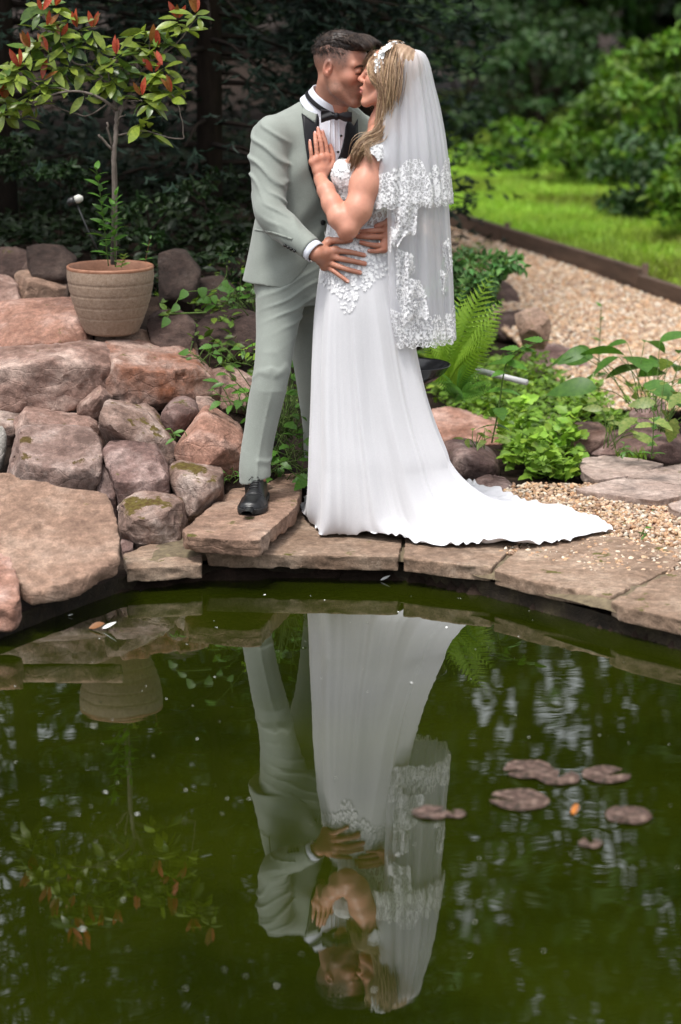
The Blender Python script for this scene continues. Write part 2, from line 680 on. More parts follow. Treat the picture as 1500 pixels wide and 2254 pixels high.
# ---------------------------------------------------------------- stones
S_PINK = stone_mat('sandstone_pink', (0.115, 0.062, 0.046), (0.235, 0.150, 0.122), (0.40, 0.295, 0.25), 0.06)
S_RED = stone_mat('sandstone_red', (0.16, 0.075, 0.05), (0.28, 0.155, 0.115), (0.41, 0.28, 0.235), 0.03)
S_PURPLE = stone_mat('sandstone_purple', (0.075, 0.043, 0.037), (0.165, 0.103, 0.09), (0.33, 0.245, 0.22), 0.08)
S_MOSSY = stone_mat('sandstone_mossy', (0.10, 0.06, 0.045), (0.215, 0.145, 0.118), (0.40, 0.32, 0.28), 0.42, mosscol=(.07, .042, .012), moss2=(.12, .095, .022))
S_TAN = stone_mat('sandstone_tan', (0.15, 0.092, 0.066), (0.245, 0.156, 0.112), (0.335, 0.238, 0.182), 0.10, scale=0.8)
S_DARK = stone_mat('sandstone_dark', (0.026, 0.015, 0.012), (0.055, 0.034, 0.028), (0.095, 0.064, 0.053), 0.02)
S_GREY = stone_mat('stone_grey', (0.14, 0.125, 0.11), (0.27, 0.25, 0.225), (0.40, 0.38, 0.35), 0.3)
S_COPE = stone_mat('coping_stone', (0.145, 0.092, 0.062), (0.225, 0.153, 0.108), (0.315, 0.235, 0.175), 0.16, stain=0.5, flat=True)
S_PAVE = stone_mat('paving_stone', (0.20, 0.145, 0.12), (0.30, 0.225, 0.19), (0.38, 0.30, 0.26), 0.05, flat=True)
S_RUST = stone_mat('sandstone_rusty', (0.19, 0.066, 0.03), (0.225, 0.138, 0.108), (0.38, 0.28, 0.235), 0.15)


def hull_planes(pts):
    bm = bmesh.new()
    for p in pts: bm.verts.new(p)
    bm.verts.ensure_lookup_table()
    r = bmesh.ops.convex_hull(bm, input=bm.verts[:])
    cen = np.mean(pts, axis=0)
    P = np.asarray(pts)
    N, D = [], []
    for f in [g for g in r['geom'] if isinstance(g, bmesh.types.BMFace)]:
        f.normal_update()
        n = np.array(f.normal)
        if np.linalg.norm(n) < 0.5 or f.calc_area() < 1e-6: continue
        if (np.array(f.verts[0].co) - cen) @ n < 0: n = -n
        N.append(n); D.append((P @ n).max())
    bm.free()
    return np.array(N), np.array(D)


def carve(pts, seed, res=56, rnd=0.018, rough=0.05, strata=0.0, cuts=3, zstretch=1.0, edge=0.0, S=None, facet=0.013, nf=26, planes=0.0):
    """a broken block of stone: the hull of its corner points, chipped, worn and roughened"""
    pts = np.asarray(pts, float)
    lo, hi = pts.min(0), pts.max(0)
    L = float(np.linalg.norm(hi - lo))
    S = S or float(np.sort(hi - lo)[0])
    h = (np.prod(hi - lo) ** (1 / 3) * 0.6 + L * 0.4) / res
    vol = Vol(lo - 3 * h - 0.01, hi + 3 * h + 0.01, h)
    N, D = hull_planes(pts)
    sl, X, Y, Z = vol.block()
    d = None
    k = rnd * S
    for n, o in zip(N, D):
        q = X * n[0] + Y * n[1] + Z * n[2] - o
        d = q if d is None else -smin(-d, -q, k)
    r = np.random.default_rng(seed)
    cen = pts.mean(0)
    for _ in range(cuts):                                  # flakes broken off corners
        c = pts[r.integers(len(pts))]
        n = unit(unit(c - cen) + 0.5 * r.normal(size=3))
        o = (pts @ n).max() - S * r.uniform(0.04, 0.16)
        d = -smin(-d, -(X * n[0] + Y * n[1] + Z * n[2] - o), 0.015 * S)
    if planes:                                             # broad split faces: top, front and the two shoulders
        for bn, dep in (((0, -.22, 1), .13), ((.1, -1, .12), .12), ((-.75, -.6, .25), .15), ((.75, -.55, .25), .15), ((.2, -.6, .8), .06)):
            n = unit(np.array(bn) + .22 * r.normal(size=3))
            o = (pts @ n).max() - S * planes * dep * r.uniform(.5, 1.5)
            d = -smin(-d, -(X * n[0] + Y * n[1] + Z * n[2] - o), 0.006 * S)
    sx = 2.6 / L
    a = fbm(X * sx * 1.5, Y * sx * 1.5, Z * sx * 1.5, 2, seed)
    b = fbm(X * sx * 5, Y * sx * 5, Z * sx * 6, 3, seed + 5, 0.6)
    d = d + rough * S * (0.18 * a + 0.34 * (np.abs(b) - 0.35)) - 0.025 * S
    if facet:                                              # broken faces: each splinter a little proud, sunk or tipped
        sp = lo + r.uniform(size=(nf, 3)) * (hi - lo)
        of, gr = r.normal(size=nf), r.normal(size=(nf, 3))
        wx, wy, wz = X + .10 * S * b, Y + .10 * S * b, Z
        best = np.full(d.shape, 1e9); add = np.zeros(d.shape)
        for q in range(nf):
            dd = (wx - sp[q, 0]) ** 2 + (wy - sp[q, 1]) ** 2 + ((wz - sp[q, 2]) * 1.5) ** 2
            m = dd < best
            best = np.where(m, dd, best)
            add = np.where(m, of[q] * .45 * S + (X - sp[q, 0]) * gr[q, 0] * 1.6 + (Y - sp[q, 1]) * gr[q, 1] * 1.6 + (Z - sp[q, 2]) * gr[q, 2] * 1.6, add)
        d = d + facet * np.clip(add, -1.2 * S, 1.2 * S)
    if strata:
        zz = Z * zstretch + 0.25 * Y + 0.02 * a
        d = d + strata * S * np.abs(np.mod(zz / (S * 0.28), 1) - 0.5)
    if edge:
        side = np.minimum(Z - lo[2], hi[2] - Z)
        d = d + edge * (np.abs(fbm(X * 9, Y * 9, Z * 22, 3, seed + 9)) + 0.3) * sstep(-0.004, 0.018, side)
    vol.d[:] = d
    if not (d < 0).any(): print('EMPTY', lo, hi, len(N))
    return vol.surf()


def zpt(z, o, s):
    return lambda p: (o[0] + p[0] * s, o[1] + p[1] * s)


def rock_px(sil, label, mat, front=None, depth=None, ridge=(), yf=None, seed=None, name='rock', back=0.9, **kw):
    """sil: outline as the photograph shows it; its lower side stands nearer than its upper side"""
    sil = np.asarray(sil, float)
    pb, ptop = sil[:, 1].max(), sil[:, 1].min()
    cx = sil[:, 0].mean()
    if yf is None: yf = bank_hit(cx, pb)[1]
    w = (sil[:, 0].max() - sil[:, 0].min()) * yf / FPX * 1.03
    if depth is None: depth = 0.75 * w
    t = (pb - sil[:, 1]) / (pb - ptop)
    P = [at(x, y, yf + 0.04 * depth + depth * 0.72 * tt ** 1.1) for (x, y), tt in zip(sil, t)]
    P += [at(x, y, yf + depth * f) for x, y, f in ridge]
    c = np.mean(P, axis=0)
    B = [c + (np.array(p) - c) * np.array([back, 1, back]) for p in P]
    for b in B: b[1] = yf + depth * (0.72 + 0.35 * (b[1] - yf) / max(depth, 1e-3))
    low = [np.array(p) for p in P if p[2] < c[2]]
    G = [np.array([p[0] * 1.0, p[1] + depth * 0.35, p[2] - 0.10]) for p in low]
    seed = seed or int(abs(sil.sum())) % 9973
    if kw.get('rnd', 0) < .15 and 'planes' not in kw: kw['planes'] = 1.0
    V, F = carve(np.array(P + B + G), seed, **kw)
    return centred(name, V, F, mat, label, 'rock', sharp=34 if kw.get('rnd', 0) < .15 else None)


zl = lambda L: [(x * .46667, 540 + y * .46667, *r) for x, y, *r in L]        # left rockery, measured on an enlargement
zr = lambda L: [(860 + x * .42667, 700 + y * .42667, *r) for x, y, *r in L]  # right side

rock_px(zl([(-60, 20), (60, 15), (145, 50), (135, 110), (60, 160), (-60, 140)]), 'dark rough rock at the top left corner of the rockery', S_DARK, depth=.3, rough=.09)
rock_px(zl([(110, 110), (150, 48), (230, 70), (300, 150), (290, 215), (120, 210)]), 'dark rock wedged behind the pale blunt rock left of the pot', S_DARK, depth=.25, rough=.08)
rock_px(zl([(-40, 130), (10, 132), (65, 165), (95, 268), (60, 290), (-40, 280)]), 'pink rock cut by the left edge above the red boulder', S_PINK, depth=.25)
rock_px(zl([(70, 135), (90, 118), (150, 116), (250, 148), (305, 155), (312, 180), (305, 240), (200, 245), (105, 272), (82, 215)]), 'pale blunt rock just left of the plant pot', S_TAN, ridge=zl([(110, 175, .1), (200, 205, .05), (300, 195, .1)]), depth=.26, rough=.04)
rock_px(zl([(-60, 290), (60, 262), (200, 262), (310, 250), (370, 252), (418, 312), (428, 440), (400, 530), (200, 550), (-60, 550)]), 'broad flat red boulder in front of the plant pot', S_RED, ridge=zl([(395, 330, .35), (370, 440, .05), (100, 470, .02)]), depth=.55, rough=.04, rnd=.04, cuts=0)
rock_px(zl([(440, 440), (500, 400), (560, 380), (650, 400), (720, 430), (775, 480), (760, 540), (460, 520)]), 'pale pointed stone behind the long ledge beside the pot', S_TAN, depth=.3, rough=.05)
rock_px(zl([(640, 420), (700, 395), (860, 400), (905, 440), (930, 500), (800, 540), (680, 500)]), 'flat stone with yellow moss behind the long ledge', S_MOSSY, depth=.35)
rock_px(zl([(-70, 500), (60, 480), (250, 462), (400, 455), (520, 470), (560, 560), (540, 680), (430, 745), (360, 790), (150, 790), (-70, 770)]), 'long pale-topped ledge boulder at the left edge', S_PINK,
        ridge=zl([(-60, 590, 0), (160, 545, -.02), (290, 540, 0), (400, 610, .05), (480, 600, .1), (200, 700, .05)]), depth=.45, rough=.10, rnd=.04, res=62, cuts=2)
rock_px(zl([(430, 470), (520, 448), (700, 456), (770, 490), (895, 490), (975, 572), (1035, 670), (1020, 700), (870, 700), (680, 748), (600, 748), (500, 700), (440, 600)]), 'right half of the long ledge boulder with rusty orange face', S_RUST,
        ridge=zl([(560, 545, 0), (700, 560, 0), (850, 590, .05), (960, 620, .1), (640, 700, .1)]), depth=.42, rough=.09, rnd=.05, res=60, cuts=2)
rock_px(zl([(368, 690), (385, 660), (468, 640), (527, 718), (500, 775), (430, 805), (365, 790)]), 'small angular pink rock perched under the long ledge', S_PINK, ridge=zl([(465, 690, -.1), (440, 700, -.1)]), depth=.2, rough=.05)
rock_px(zl([(-50, 750), (60, 745), (100, 770), (90, 860), (40, 880), (-50, 860)]), 'mossy green rock at the left edge under the ledge', S_MOSSY, depth=.25)
rock_px(zl([(62, 830), (165, 725), (235, 738), (420, 825), (492, 890), (460, 930), (250, 920), (75, 900)]), 'pale pink leaning slab behind the cube-shaped block', S_PINK, ridge=zl([(100, 800, .1), (190, 870, .05)]), depth=.3, rough=.04)
rock_px(zl([(-40, 800), (20, 795), (58, 850), (45, 930), (25, 1005), (-40, 1010)]), 'smooth grey cobble at the left edge', S_GREY, depth=.16, rough=.02, rnd=.5, cuts=0)
rock_px(zl([(440, 795), (520, 735), (640, 768), (700, 800), (765, 880), (832, 965), (805, 1045), (740, 985), (600, 935), (530, 905), (450, 830)]), 'tilted grey slab with mossy lower edges', S_MOSSY, ridge=zl([(470, 800, .0), (600, 880, -.02), (780, 980, .0)]), depth=.3, rough=.05)
rock_px(zl([(600, 740), (660, 735), (720, 780), (820, 940), (760, 900), (640, 800)]), 'mossy wedge of stone behind the tilted slab', S_MOSSY, depth=.2)
rock_px(zl([(733, 810), (770, 740), (800, 712), (900, 704), (945, 745), (945, 795), (850, 890), (800, 905), (745, 860)]), 'round brown rock with a cap of moss', S_PURPLE, ridge=zl([(840, 790, -.1), (790, 770, 0)]), depth=.26, rough=.06, rnd=.2)
rock_px(zl([(925, 705), (970, 704), (1015, 752), (980, 800), (930, 790)]), 'small pink rock tucked behind the round brown rock', S_PINK, depth=.16)
rock_px(zl([(828, 960), (900, 850), (960, 768), (1025, 755), (1120, 805), (1145, 900), (1132, 1020), (1055, 1068), (900, 1062), (840, 1010)]), 'big triangular reddish boulder behind the man\'s leg', S_RED, ridge=zl([(925, 905, 0), (1010, 950, -.05), (1120, 1000, .05), (850, 1000, 0)]), depth=.36, rough=.06, res=52)
rock_px(zl([(985, 600), (1060, 580), (1110, 585), (1190, 640), (1180, 745), (1050, 745), (1000, 690)]), 'pale pink rock beside the man\'s knee', S_PINK, depth=.28)
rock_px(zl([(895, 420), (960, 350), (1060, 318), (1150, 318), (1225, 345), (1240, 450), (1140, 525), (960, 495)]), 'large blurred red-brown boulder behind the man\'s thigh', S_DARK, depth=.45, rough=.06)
rock_px(zl([(450, 1100), (480, 1032), (540, 1068), (520, 1120), (545, 1200), (470, 1180)]), 'small dark wedge of rock right of the cube-shaped block', S_PURPLE, depth=.15)
rock_px(zl([(482, 980), (510, 930), (600, 928), (735, 948), (780, 1040), (800, 1105), (792, 1190), (700, 1185), (570, 1220), (535, 1110)]), 'purple flat-faced rock with white streaks', S_PURPLE, ridge=zl([(540, 1020, .1), (540, 1110, -.05), (760, 1090, 0), (690, 1120, -.05)]), depth=.3, rough=.05)
rock_px(zl([(805, 1040), (860, 1025), (960, 1050), (1050, 1075), (1048, 1150), (960, 1235), (910, 1275), (868, 1270), (840, 1190), (805, 1170)]), 'brown mossy rock beside the slab the man stands on', S_MOSSY, ridge=zl([(880, 1110, 0), (1000, 1140, 0), (890, 1200, -.05)]), depth=.3, rough=.06)
rock_px(zl([(18, 880), (60, 865), (200, 855), (430, 868), (478, 985), (457, 1135), (330, 1190), (160, 1192), (85, 1120), (18, 1040)]), 'large cube-shaped block with brown moss on top', S_MOSSY if False else stone_mat('sandstone_block', (0.105, 0.062, 0.05), (0.215, 0.145, 0.122), (0.38, 0.30, 0.265), 0.28, mosscol=(.06, .035, .012), moss2=(.10, .07, .02)), ridge=zl([(130, 975, .05), (240, 1040, -.05), (465, 995, .0), (250, 1180, .0), (140, 1150, .06)]), depth=.34, rough=.055, rnd=.04, res=58, cuts=2)
rock_px(zl([(555, 1250), (600, 1200), (640, 1170), (700, 1163), (800, 1180), (862, 1210), (877, 1270), (842, 1385), (760, 1408), (650, 1402), (575, 1340)]), 'pale rock with two patches of brown moss above the water', S_MOSSY, ridge=zl([(600, 1260, 0), (740, 1310, -.05), (850, 1270, 0)]), depth=.28, rough=.07)
rock_px(zl([(570, 1390), (630, 1400), (625, 1440), (580, 1445)]), 'little brown stone under the pale mossy rock', S_PURPLE, depth=.12)
rock_px(zl([(-60, 1235), (20, 1235), (42, 1290), (30, 1330), (-60, 1330)]), 'upper of two grey cobbles at the left edge', S_GREY, depth=.14, rnd=.5, cuts=0)
rock_px(zl([(-60, 1325), (25, 1315), (40, 1370), (20, 1410), (-60, 1410)]), 'lower of two grey cobbles at the left edge', S_GREY, depth=.14, rnd=.5, cuts=0)


def slab(poly_px, z, thick, label=None, mat=None, seed=1, px_z=None, name='slab', parent=None, cat='stone slab', tilt=None, **kw):
    """flat stone: outline of its top as the photograph shows it, lying at height z"""
    T = np.array([on(x, y, z) for x, y in poly_px])
    if tilt is not None:
        x0, y0 = T[:, 0].mean(), T[:, 1].min()
        for q, (x, y) in enumerate(poly_px):
            d = ray(x, y)
            tt = (z - CAMZ - tilt[0] * x0 - tilt[1] * y0) / (d[2] - tilt[0] * d[0] - tilt[1] * d[1])
            T[q] = np.array([0, 0, CAMZ]) + d * tt
    c = T.mean(0)
    B = T.copy(); B[:, 2] -= thick
    B[:, :2] = c[:2] + (B[:, :2] - c[:2]) * 0.985
    kw = dict(dict(res=70, rnd=.12, rough=.05, cuts=2, edge=0.010, S=thick, facet=.0), **kw)
    V, F = carve(np.vstack([T, B]), seed, **kw)
    o = centred(name, V, F, mat or S_COPE, label, cat if parent is None else None, parent=None, sharp=36)
    if parent is not None:
        o.parent = parent
        o.location = Vector(o.location) - parent.location
    return o


# big loose slabs of the rockery that dip towards the water
slab(zl([(-120, 1080), (0, 1040), (130, 1140), (450, 1155), (522, 1148), (566, 1290), (577, 1450), (460, 1525), (300, 1590), (140, 1620), (100, 1590), (45, 1380), (-120, 1300)]), 0.17, .085,
     'big flat tan slab sloping down to the pond', S_TAN, 3, name='rock_slab', tilt=(0, .32), rough=.08, res=90)
slab(zl([(-90, 1390), (0, 1400), (52, 1435), (100, 1560), (108, 1660), (60, 1700), (-90, 1690)]), 0.15, .12, 'brown slab at the left edge dipping into the pond', S_RED, 4, name='rock_slab', tilt=(0, .25), rough=.08)
# the slab the man stands on
STAND_Z = 0.205
slab([(397, 1163), (452, 1120), (520, 1062), (570, 1046), (664, 1036), (668, 1070), (655, 1112), (575, 1185), (540, 1187), (410, 1178)], STAND_Z, .075, 'thick loose sandstone slab under the man\'s black shoe', S_TAN, 6, name='rock_slab', rough=.06, rnd=.10, res=96, edge=.009, cuts=0)

rim = empty('pond_rim', (0, 7.6, 0), None)
tag(rim, 'curved rim of coping stones along the pond', kind='structure')
COPE_Z = .115
for sd, poly in ((11, zl([(575, 1450), (700, 1400), (960, 1390), (962, 1450), (960, 1500), (700, 1515), (590, 1520)])),
                 (12, [(450, 1216), (452, 1180), (470, 1085), (893, 1085), (890, 1180), (882, 1224), (660, 1219)]),
                 (13, [(888, 1208), (895, 1120), (1080, 1120), (1145, 1186), (1110, 1210), (1084, 1248), (1000, 1240), (886, 1226)]),
                 (14, zr([(527, 1297), (640, 1195), (760, 1090), (1040, 1095), (1510, 1180), (1510, 1258), (1380, 1312), (1140, 1432), (1000, 1402), (760, 1362)])),
                 (15, zr([(1124, 1452), (1385, 1325), (1520, 1272), (1800, 1300), (1800, 1620), (1510, 1555), (1180, 1482)])),
                 (16, [(1634, 1396), (1720, 1310), (1980, 1390), (1990, 1560), (1780, 1452)])):
    slab(poly, COPE_Z if sd != 11 else .10, .062, mat=S_COPE, seed=sd, name='coping_stone', parent=rim, rough=.05, res=100 if sd > 11 else 60, edge=.009, cuts=0)

# dark wall under the rim, set back from the front of the coping
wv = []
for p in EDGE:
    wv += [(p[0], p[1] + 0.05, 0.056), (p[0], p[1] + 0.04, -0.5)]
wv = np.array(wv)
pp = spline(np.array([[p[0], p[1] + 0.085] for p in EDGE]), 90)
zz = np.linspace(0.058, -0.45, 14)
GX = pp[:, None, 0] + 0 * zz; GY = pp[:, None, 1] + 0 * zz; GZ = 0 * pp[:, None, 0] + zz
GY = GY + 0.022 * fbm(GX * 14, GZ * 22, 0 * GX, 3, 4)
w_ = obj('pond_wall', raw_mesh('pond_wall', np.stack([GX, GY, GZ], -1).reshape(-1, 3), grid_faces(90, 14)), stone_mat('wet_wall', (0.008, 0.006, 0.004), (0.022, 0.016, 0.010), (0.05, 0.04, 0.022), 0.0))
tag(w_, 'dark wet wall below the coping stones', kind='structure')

mp = spline(np.array([[p[0], p[1]] for p in EDGE[2:]]), 90)
vv_ = np.linspace(.05, .75, 12)
MX = mp[:, None, 0] + 0 * vv_; MY = mp[:, None, 1] + vv_; MZ = .098 - .02 * (vv_ < .06) + .006 * fbm(MX * 18, MY * 18, 0 * MX, 2, 9)
keep_ = grid_faces(90, 12); keep_ = keep_[((MX.reshape(-1)[keep_] > -.70) & (MX.reshape(-1)[keep_] < 1.6)).all(1)]
M_mort = Mat('mortar'); M_mort.set(color=M_mort.ramp(M_mort.noise(30, 5, .65), [(.3, (.07, .05, .03)), (.6, (.16, .125, .075)), (.75, (.22, .19, .09))]), rough=.95)
tag(obj('mortar_bed', raw_mesh('mortar_bed', np.stack([MX, MY, MZ], -1).reshape(-1, 3), keep_), M_mort.m), 'mortar in the joints between the coping stones', kind='structure')

# ---------------------------------------------------------------- paving on the right
pav = empty('paving', (1.2, 8.5, 0.1)); tag(pav, 'stepping slabs set in gravel', kind='structure')
for sd, poly in ((21, zr([(968, 745), (985, 716), (1100, 698), (1280, 718), (1418, 745), (1280, 802), (1055, 832), (985, 790)])),
                 (22, zr([(1215, 815), (1345, 775), (1520, 742), (1700, 760), (1700, 880), (1510, 858), (1365, 838)])),
                 (23, zr([(943, 876), (1205, 812), (1360, 832), (1510, 856), (1510, 910), (1375, 938), (1160, 910)])),
                 (24, zr([(1428, 955), (1520, 928), (1640, 950), (1640, 1010), (1500, 1000), (1440, 975)]))):
    slab(poly, .135, .05, mat=S_PAVE, seed=sd, name='slab', parent=pav, rough=.06, edge=.008, cuts=1)

# rocks on the right
rock_px(zr([(205, 480), (300, 472), (460, 535), (620, 580), (648, 640), (420, 660), (230, 640)]), 'mossy red rock right behind the bride\'s skirt', S_RED, depth=.4, rough=.06)
rock_px(zr([(255, 640), (310, 600), (420, 598), (500, 640), (565, 690), (592, 765), (570, 812), (430, 850), (330, 830)]), 'large dark red boulder beside the train', S_PURPLE, ridge=zr([(420, 700, -.05), (540, 760, 0)]), depth=.45, rough=.05, rnd=.2)
rock_px(zr([(400, 870), (500, 822), (600, 838), (640, 880), (657, 938), (520, 950), (420, 930)]), 'blocky purple rock against the edge of the train', S_PURPLE, ridge=zr([(470, 870, 0), (600, 880, 0)]), depth=.22)
rock_px(zr([(648, 885), (735, 880), (745, 905), (690, 942), (650, 925)]), 'small orange stone at the edge of the gravel', S_RUST, depth=.1)
rock_px(zr([(893, 648), (945, 590), (990, 542), (1042, 530), (1085, 560), (1135, 605), (1130, 640), (1040, 700), (940, 725), (900, 690)]), 'pointed pale rock behind the stepping slabs', S_PINK, ridge=zr([(1030, 660, -.05), (1085, 590, .1), (930, 660, 0)]), depth=.32, rough=.05)
rock_px(zr([(1010, 700), (1100, 645), (1290, 570), (1400, 575), (1490, 605), (1540, 640), (1540, 740), (1430, 745), (1200, 715)]), 'long low brown rock behind the stepping slabs', S_TAN if False else S_PURPLE, ridge=zr([(1200, 680, 0), (1420, 660, 0)]), depth=.4, rough=.05)
rock_px(zr([(1248, 530), (1290, 470), (1352, 418), (1425, 440), (1425, 545), (1270, 580)]), 'blurred brown rock under the dock leaves', S_PURPLE, depth=.3)
rock_px(zr([(675, 200), (720, 155), (860, 148), (950, 190), (1010, 232), (1050, 290), (1030, 335), (900, 330), (760, 280)]), 'long purple boulder at the edge of the gravel path', S_PURPLE, depth=.5, rough=.05)
rock_px(zr([(795, 545), (832, 505), (890, 530), (900, 600), (840, 615), (795, 590)]), 'small rock half hidden in the ground cover', S_PINK, depth=.2)
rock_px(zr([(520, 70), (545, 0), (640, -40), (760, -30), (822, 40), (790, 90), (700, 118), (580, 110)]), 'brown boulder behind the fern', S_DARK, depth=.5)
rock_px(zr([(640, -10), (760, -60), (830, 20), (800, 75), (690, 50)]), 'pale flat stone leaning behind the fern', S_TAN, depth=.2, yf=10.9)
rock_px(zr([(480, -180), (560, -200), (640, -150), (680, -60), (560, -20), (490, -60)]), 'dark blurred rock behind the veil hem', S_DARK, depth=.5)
S_DIM = stone_mat('shaded_rock', (0.014, 0.009, 0.007), (0.032, 0.020, 0.016), (0.06, 0.042, 0.034), 0.0)
# rocks behind the pot; the deep shade is put into their stone colour
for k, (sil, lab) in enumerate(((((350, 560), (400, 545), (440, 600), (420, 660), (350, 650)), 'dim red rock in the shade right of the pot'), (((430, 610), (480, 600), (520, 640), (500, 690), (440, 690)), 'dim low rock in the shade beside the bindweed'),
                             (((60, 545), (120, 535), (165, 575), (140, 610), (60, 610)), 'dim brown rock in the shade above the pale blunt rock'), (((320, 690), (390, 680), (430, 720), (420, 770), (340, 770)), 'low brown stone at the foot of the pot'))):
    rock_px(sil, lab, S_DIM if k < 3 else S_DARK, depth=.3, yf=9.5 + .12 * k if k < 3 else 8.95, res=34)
# ================================================================ PLANTS
def leaf_mat(name, c1, c2, trans=0.35, rough=0.45, vary=0.25, spec=0.4, veins=True, useattr=False):
    M = Mat(name)
    n = M.noise(9, 3, 0.6, M.coord('Object'))
    col = M.ramp(n, [(0.3, c1), (0.7, c2)])
    if useattr:
        col = M.mix(1.0, col, M.attr('col'), 'MULTIPLY')
    col = random_tint(M, col, vary)
    M.set(color=col, rough=rough, spec=spec)
    tr = M.new('ShaderNodeBsdfTranslucent')
    bright = M.mix(0.5, col, (0.9, 1.0, 0.25), 'MULTIPLY')
    M.link(bright, tr.inputs['Color'])
    mx = M.new('ShaderNodeMixShader'); mx.inputs[0].default_value = trans
    M.link(M.p.outputs[0], mx.inputs[1]); M.link(tr.outputs[0], mx.inputs[2])
    M.link(mx.outputs[0], M.n['Material Output'].inputs['Surface'])
    return M.m


def bark_mat(name, c1, c2):
    M = Mat(name)
    n = M.noise(40, 5, 0.65, M.mapped((1, 1, 0.25)))
    M.set(color=M.ramp(n, [(0.3, c1), (0.7, c2)]), rough=0.9, spec=0.2)
    M.bump(n, 0.6, 0.01)
    return M.m


L_CONIFER = leaf_mat('conifer_foliage', (0.0045, 0.012, 0.0075), (0.016, 0.033, 0.020), 0.15, 0.6, 0.1, 0.2, useattr=True)
L_WOOD = leaf_mat('woodland_leaf', (0.018, 0.045, 0.012), (0.040, 0.085, 0.022), 0.25, 0.5, 0.2, 0.3, useattr=True)
L_LIME = leaf_mat('lime_leaf', (0.075, 0.17, 0.012), (0.14, 0.27, 0.022), 0.35, 0.5, 0.15, 0.3, useattr=True)
L_PHOT = leaf_mat('photinia_leaf', (0.12, 0.19, 0.024), (0.25, 0.31, 0.045), 0.3, 0.32, 0.35)
L_PHOTD = leaf_mat('photinia_old_leaf', (0.05, 0.10, 0.02), (0.10, 0.165, 0.03), 0.2, 0.3, 0.3)
L_RED = leaf_mat('photinia_young_leaf', (0.36, 0.030, 0.022), (0.52, 0.12, 0.06), 0.35, 0.3, 0.3)
L_ORANGE = leaf_mat('photinia_bronze_leaf', (0.24, 0.07, 0.02), (0.33, 0.15, 0.05), 0.35, 0.32, 0.3)
L_HERB = leaf_mat('herb_leaf', (0.045, 0.13, 0.018), (0.095, 0.21, 0.03), 0.35, 0.45, 0.2)
L_FERN = leaf_mat('fern_leaf', (0.15, 0.29, 0.02), (0.25, 0.40, 0.035), 0.4, 0.5, 0.15)
L_GREEN = leaf_mat('weed_leaf', (0.045, 0.135, 0.017), (0.095, 0.215, 0.026), 0.3, 0.4, 0.25)
L_COVER = leaf_mat('ground_cover_leaf', (0.085, 0.185, 0.017), (0.19, 0.31, 0.038), 0.3, 0.5, 0.2, useattr=True)
L_VARIEG = leaf_mat('variegated_leaf', (0.10, 0.19, 0.03), (0.30, 0.34, 0.10), 0.3, 0.45, 0.2)
B_GREY = bark_mat('grey_bark', (0.07, 0.055, 0.045), (0.22, 0.185, 0.16))
B_DARK = bark_mat('dark_bark', (0.010, 0.007, 0.005), (0.032, 0.022, 0.017))
B_GREEN = bark_mat('green_stem', (0.05, 0.09, 0.02), (0.10, 0.15, 0.04))
B_RED = bark_mat('red_stem', (0.12, 0.05, 0.03), (0.2, 0.10, 0.05))


def leaf_tpl(n=6, w=0.2, fold=0.25, curl=0.25, teeth=0, tamp=0.0, peak=0.5, stalk=0.0, lobes=0):
    """unit-length leaf: length on +X, face up +Z; returns verts, quads"""
    t = np.linspace(0, 1, n + 1)
    prof = np.sin(np.pi * t ** (math.log(0.5) / math.log(peak))) ** 0.8
    if teeth:
        prof = prof * (1 + tamp * (np.arange(n + 1) % 2 * 2 - 1))
    if lobes:
        prof = prof * (0.55 + 0.45 * np.abs(np.cos(np.pi * t * lobes)))
    prof[-1] = 0.015; prof[0] = 0.04
    hw = w * prof
    x = t; z = -curl * t ** 2
    v = np.stack([np.stack([x - hw * 0.15, hw, z + fold * hw], -1), np.stack([x, 0 * x, z], -1), np.stack([x - hw * 0.15, -hw, z + fold * hw], -1)], 1)
    if stalk:
        v[..., 0] = stalk + v[..., 0] * (1 - stalk)
    f = grid_faces(n + 1, 3)
    return v.reshape(-1, 3), f


QUAD_LEAF = (np.array([[0, 0, 0], [0.45, 0.27, 0.06], [1, 0, -0.08], [0.45, -0.27, 0.06]]), np.array([[0, 3, 2, 1]]))
SIX_LEAF = leaf_tpl(3, 0.26, 0.25, 0.2)


def frames(d, up):
    d = unit(d)
    y = unit(np.cross(up, d))
    z = np.cross(d, y)
    return d, y, z


def scatter(tpl, pos, d, up, size, cols=None):
    """many copies of a leaf as one set of verts/faces"""
    tv, tf = tpl
    d, y, z = frames(np.asarray(d, float), np.asarray(up, float))
    size = np.broadcast_to(np.asarray(size, float), (len(pos),))
    V = pos[:, None] + size[:, None, None] * (tv[None, :, 0:1] * d[:, None] + tv[None, :, 1:2] * y[:, None] + tv[None, :, 2:3] * z[:, None])
    F = tf[None] + (np.arange(len(pos)) * len(tv))[:, None, None]
    c = None
    if cols is not None:
        c = np.repeat(np.asarray(cols, float), len(tv), 0)
    return V.reshape(-1, 3), F.reshape(-1, tf.shape[1]), c


def rdir(n, r=rng):
    return unit(r.normal(size=(n, 3)))


def mat4(pos, d, up, s):
    d, y, z = frames(np.asarray(d, float), np.asarray(up, float))
    m = Matrix.Identity(4)
    for i in range(3):
        m[i][0], m[i][1], m[i][2], m[i][3] = d[i] * s, y[i] * s, z[i] * s, pos[i]
    return m


def put(name, me, parent, pos, d, up, s, mat=None):
    """one leaf as an object of its own (mesh shared)"""
    o = bpy.data.objects.new(name, me)
    C.objects.link(o)
    o.parent = parent
    o.matrix_basis = Matrix.Translation(-Vector(parent.location)) @ mat4(pos, d, up, s)
    if mat is not None:
        o.material_slots[0].link = 'OBJECT'
        o.material_slots[0].material = mat
    return o


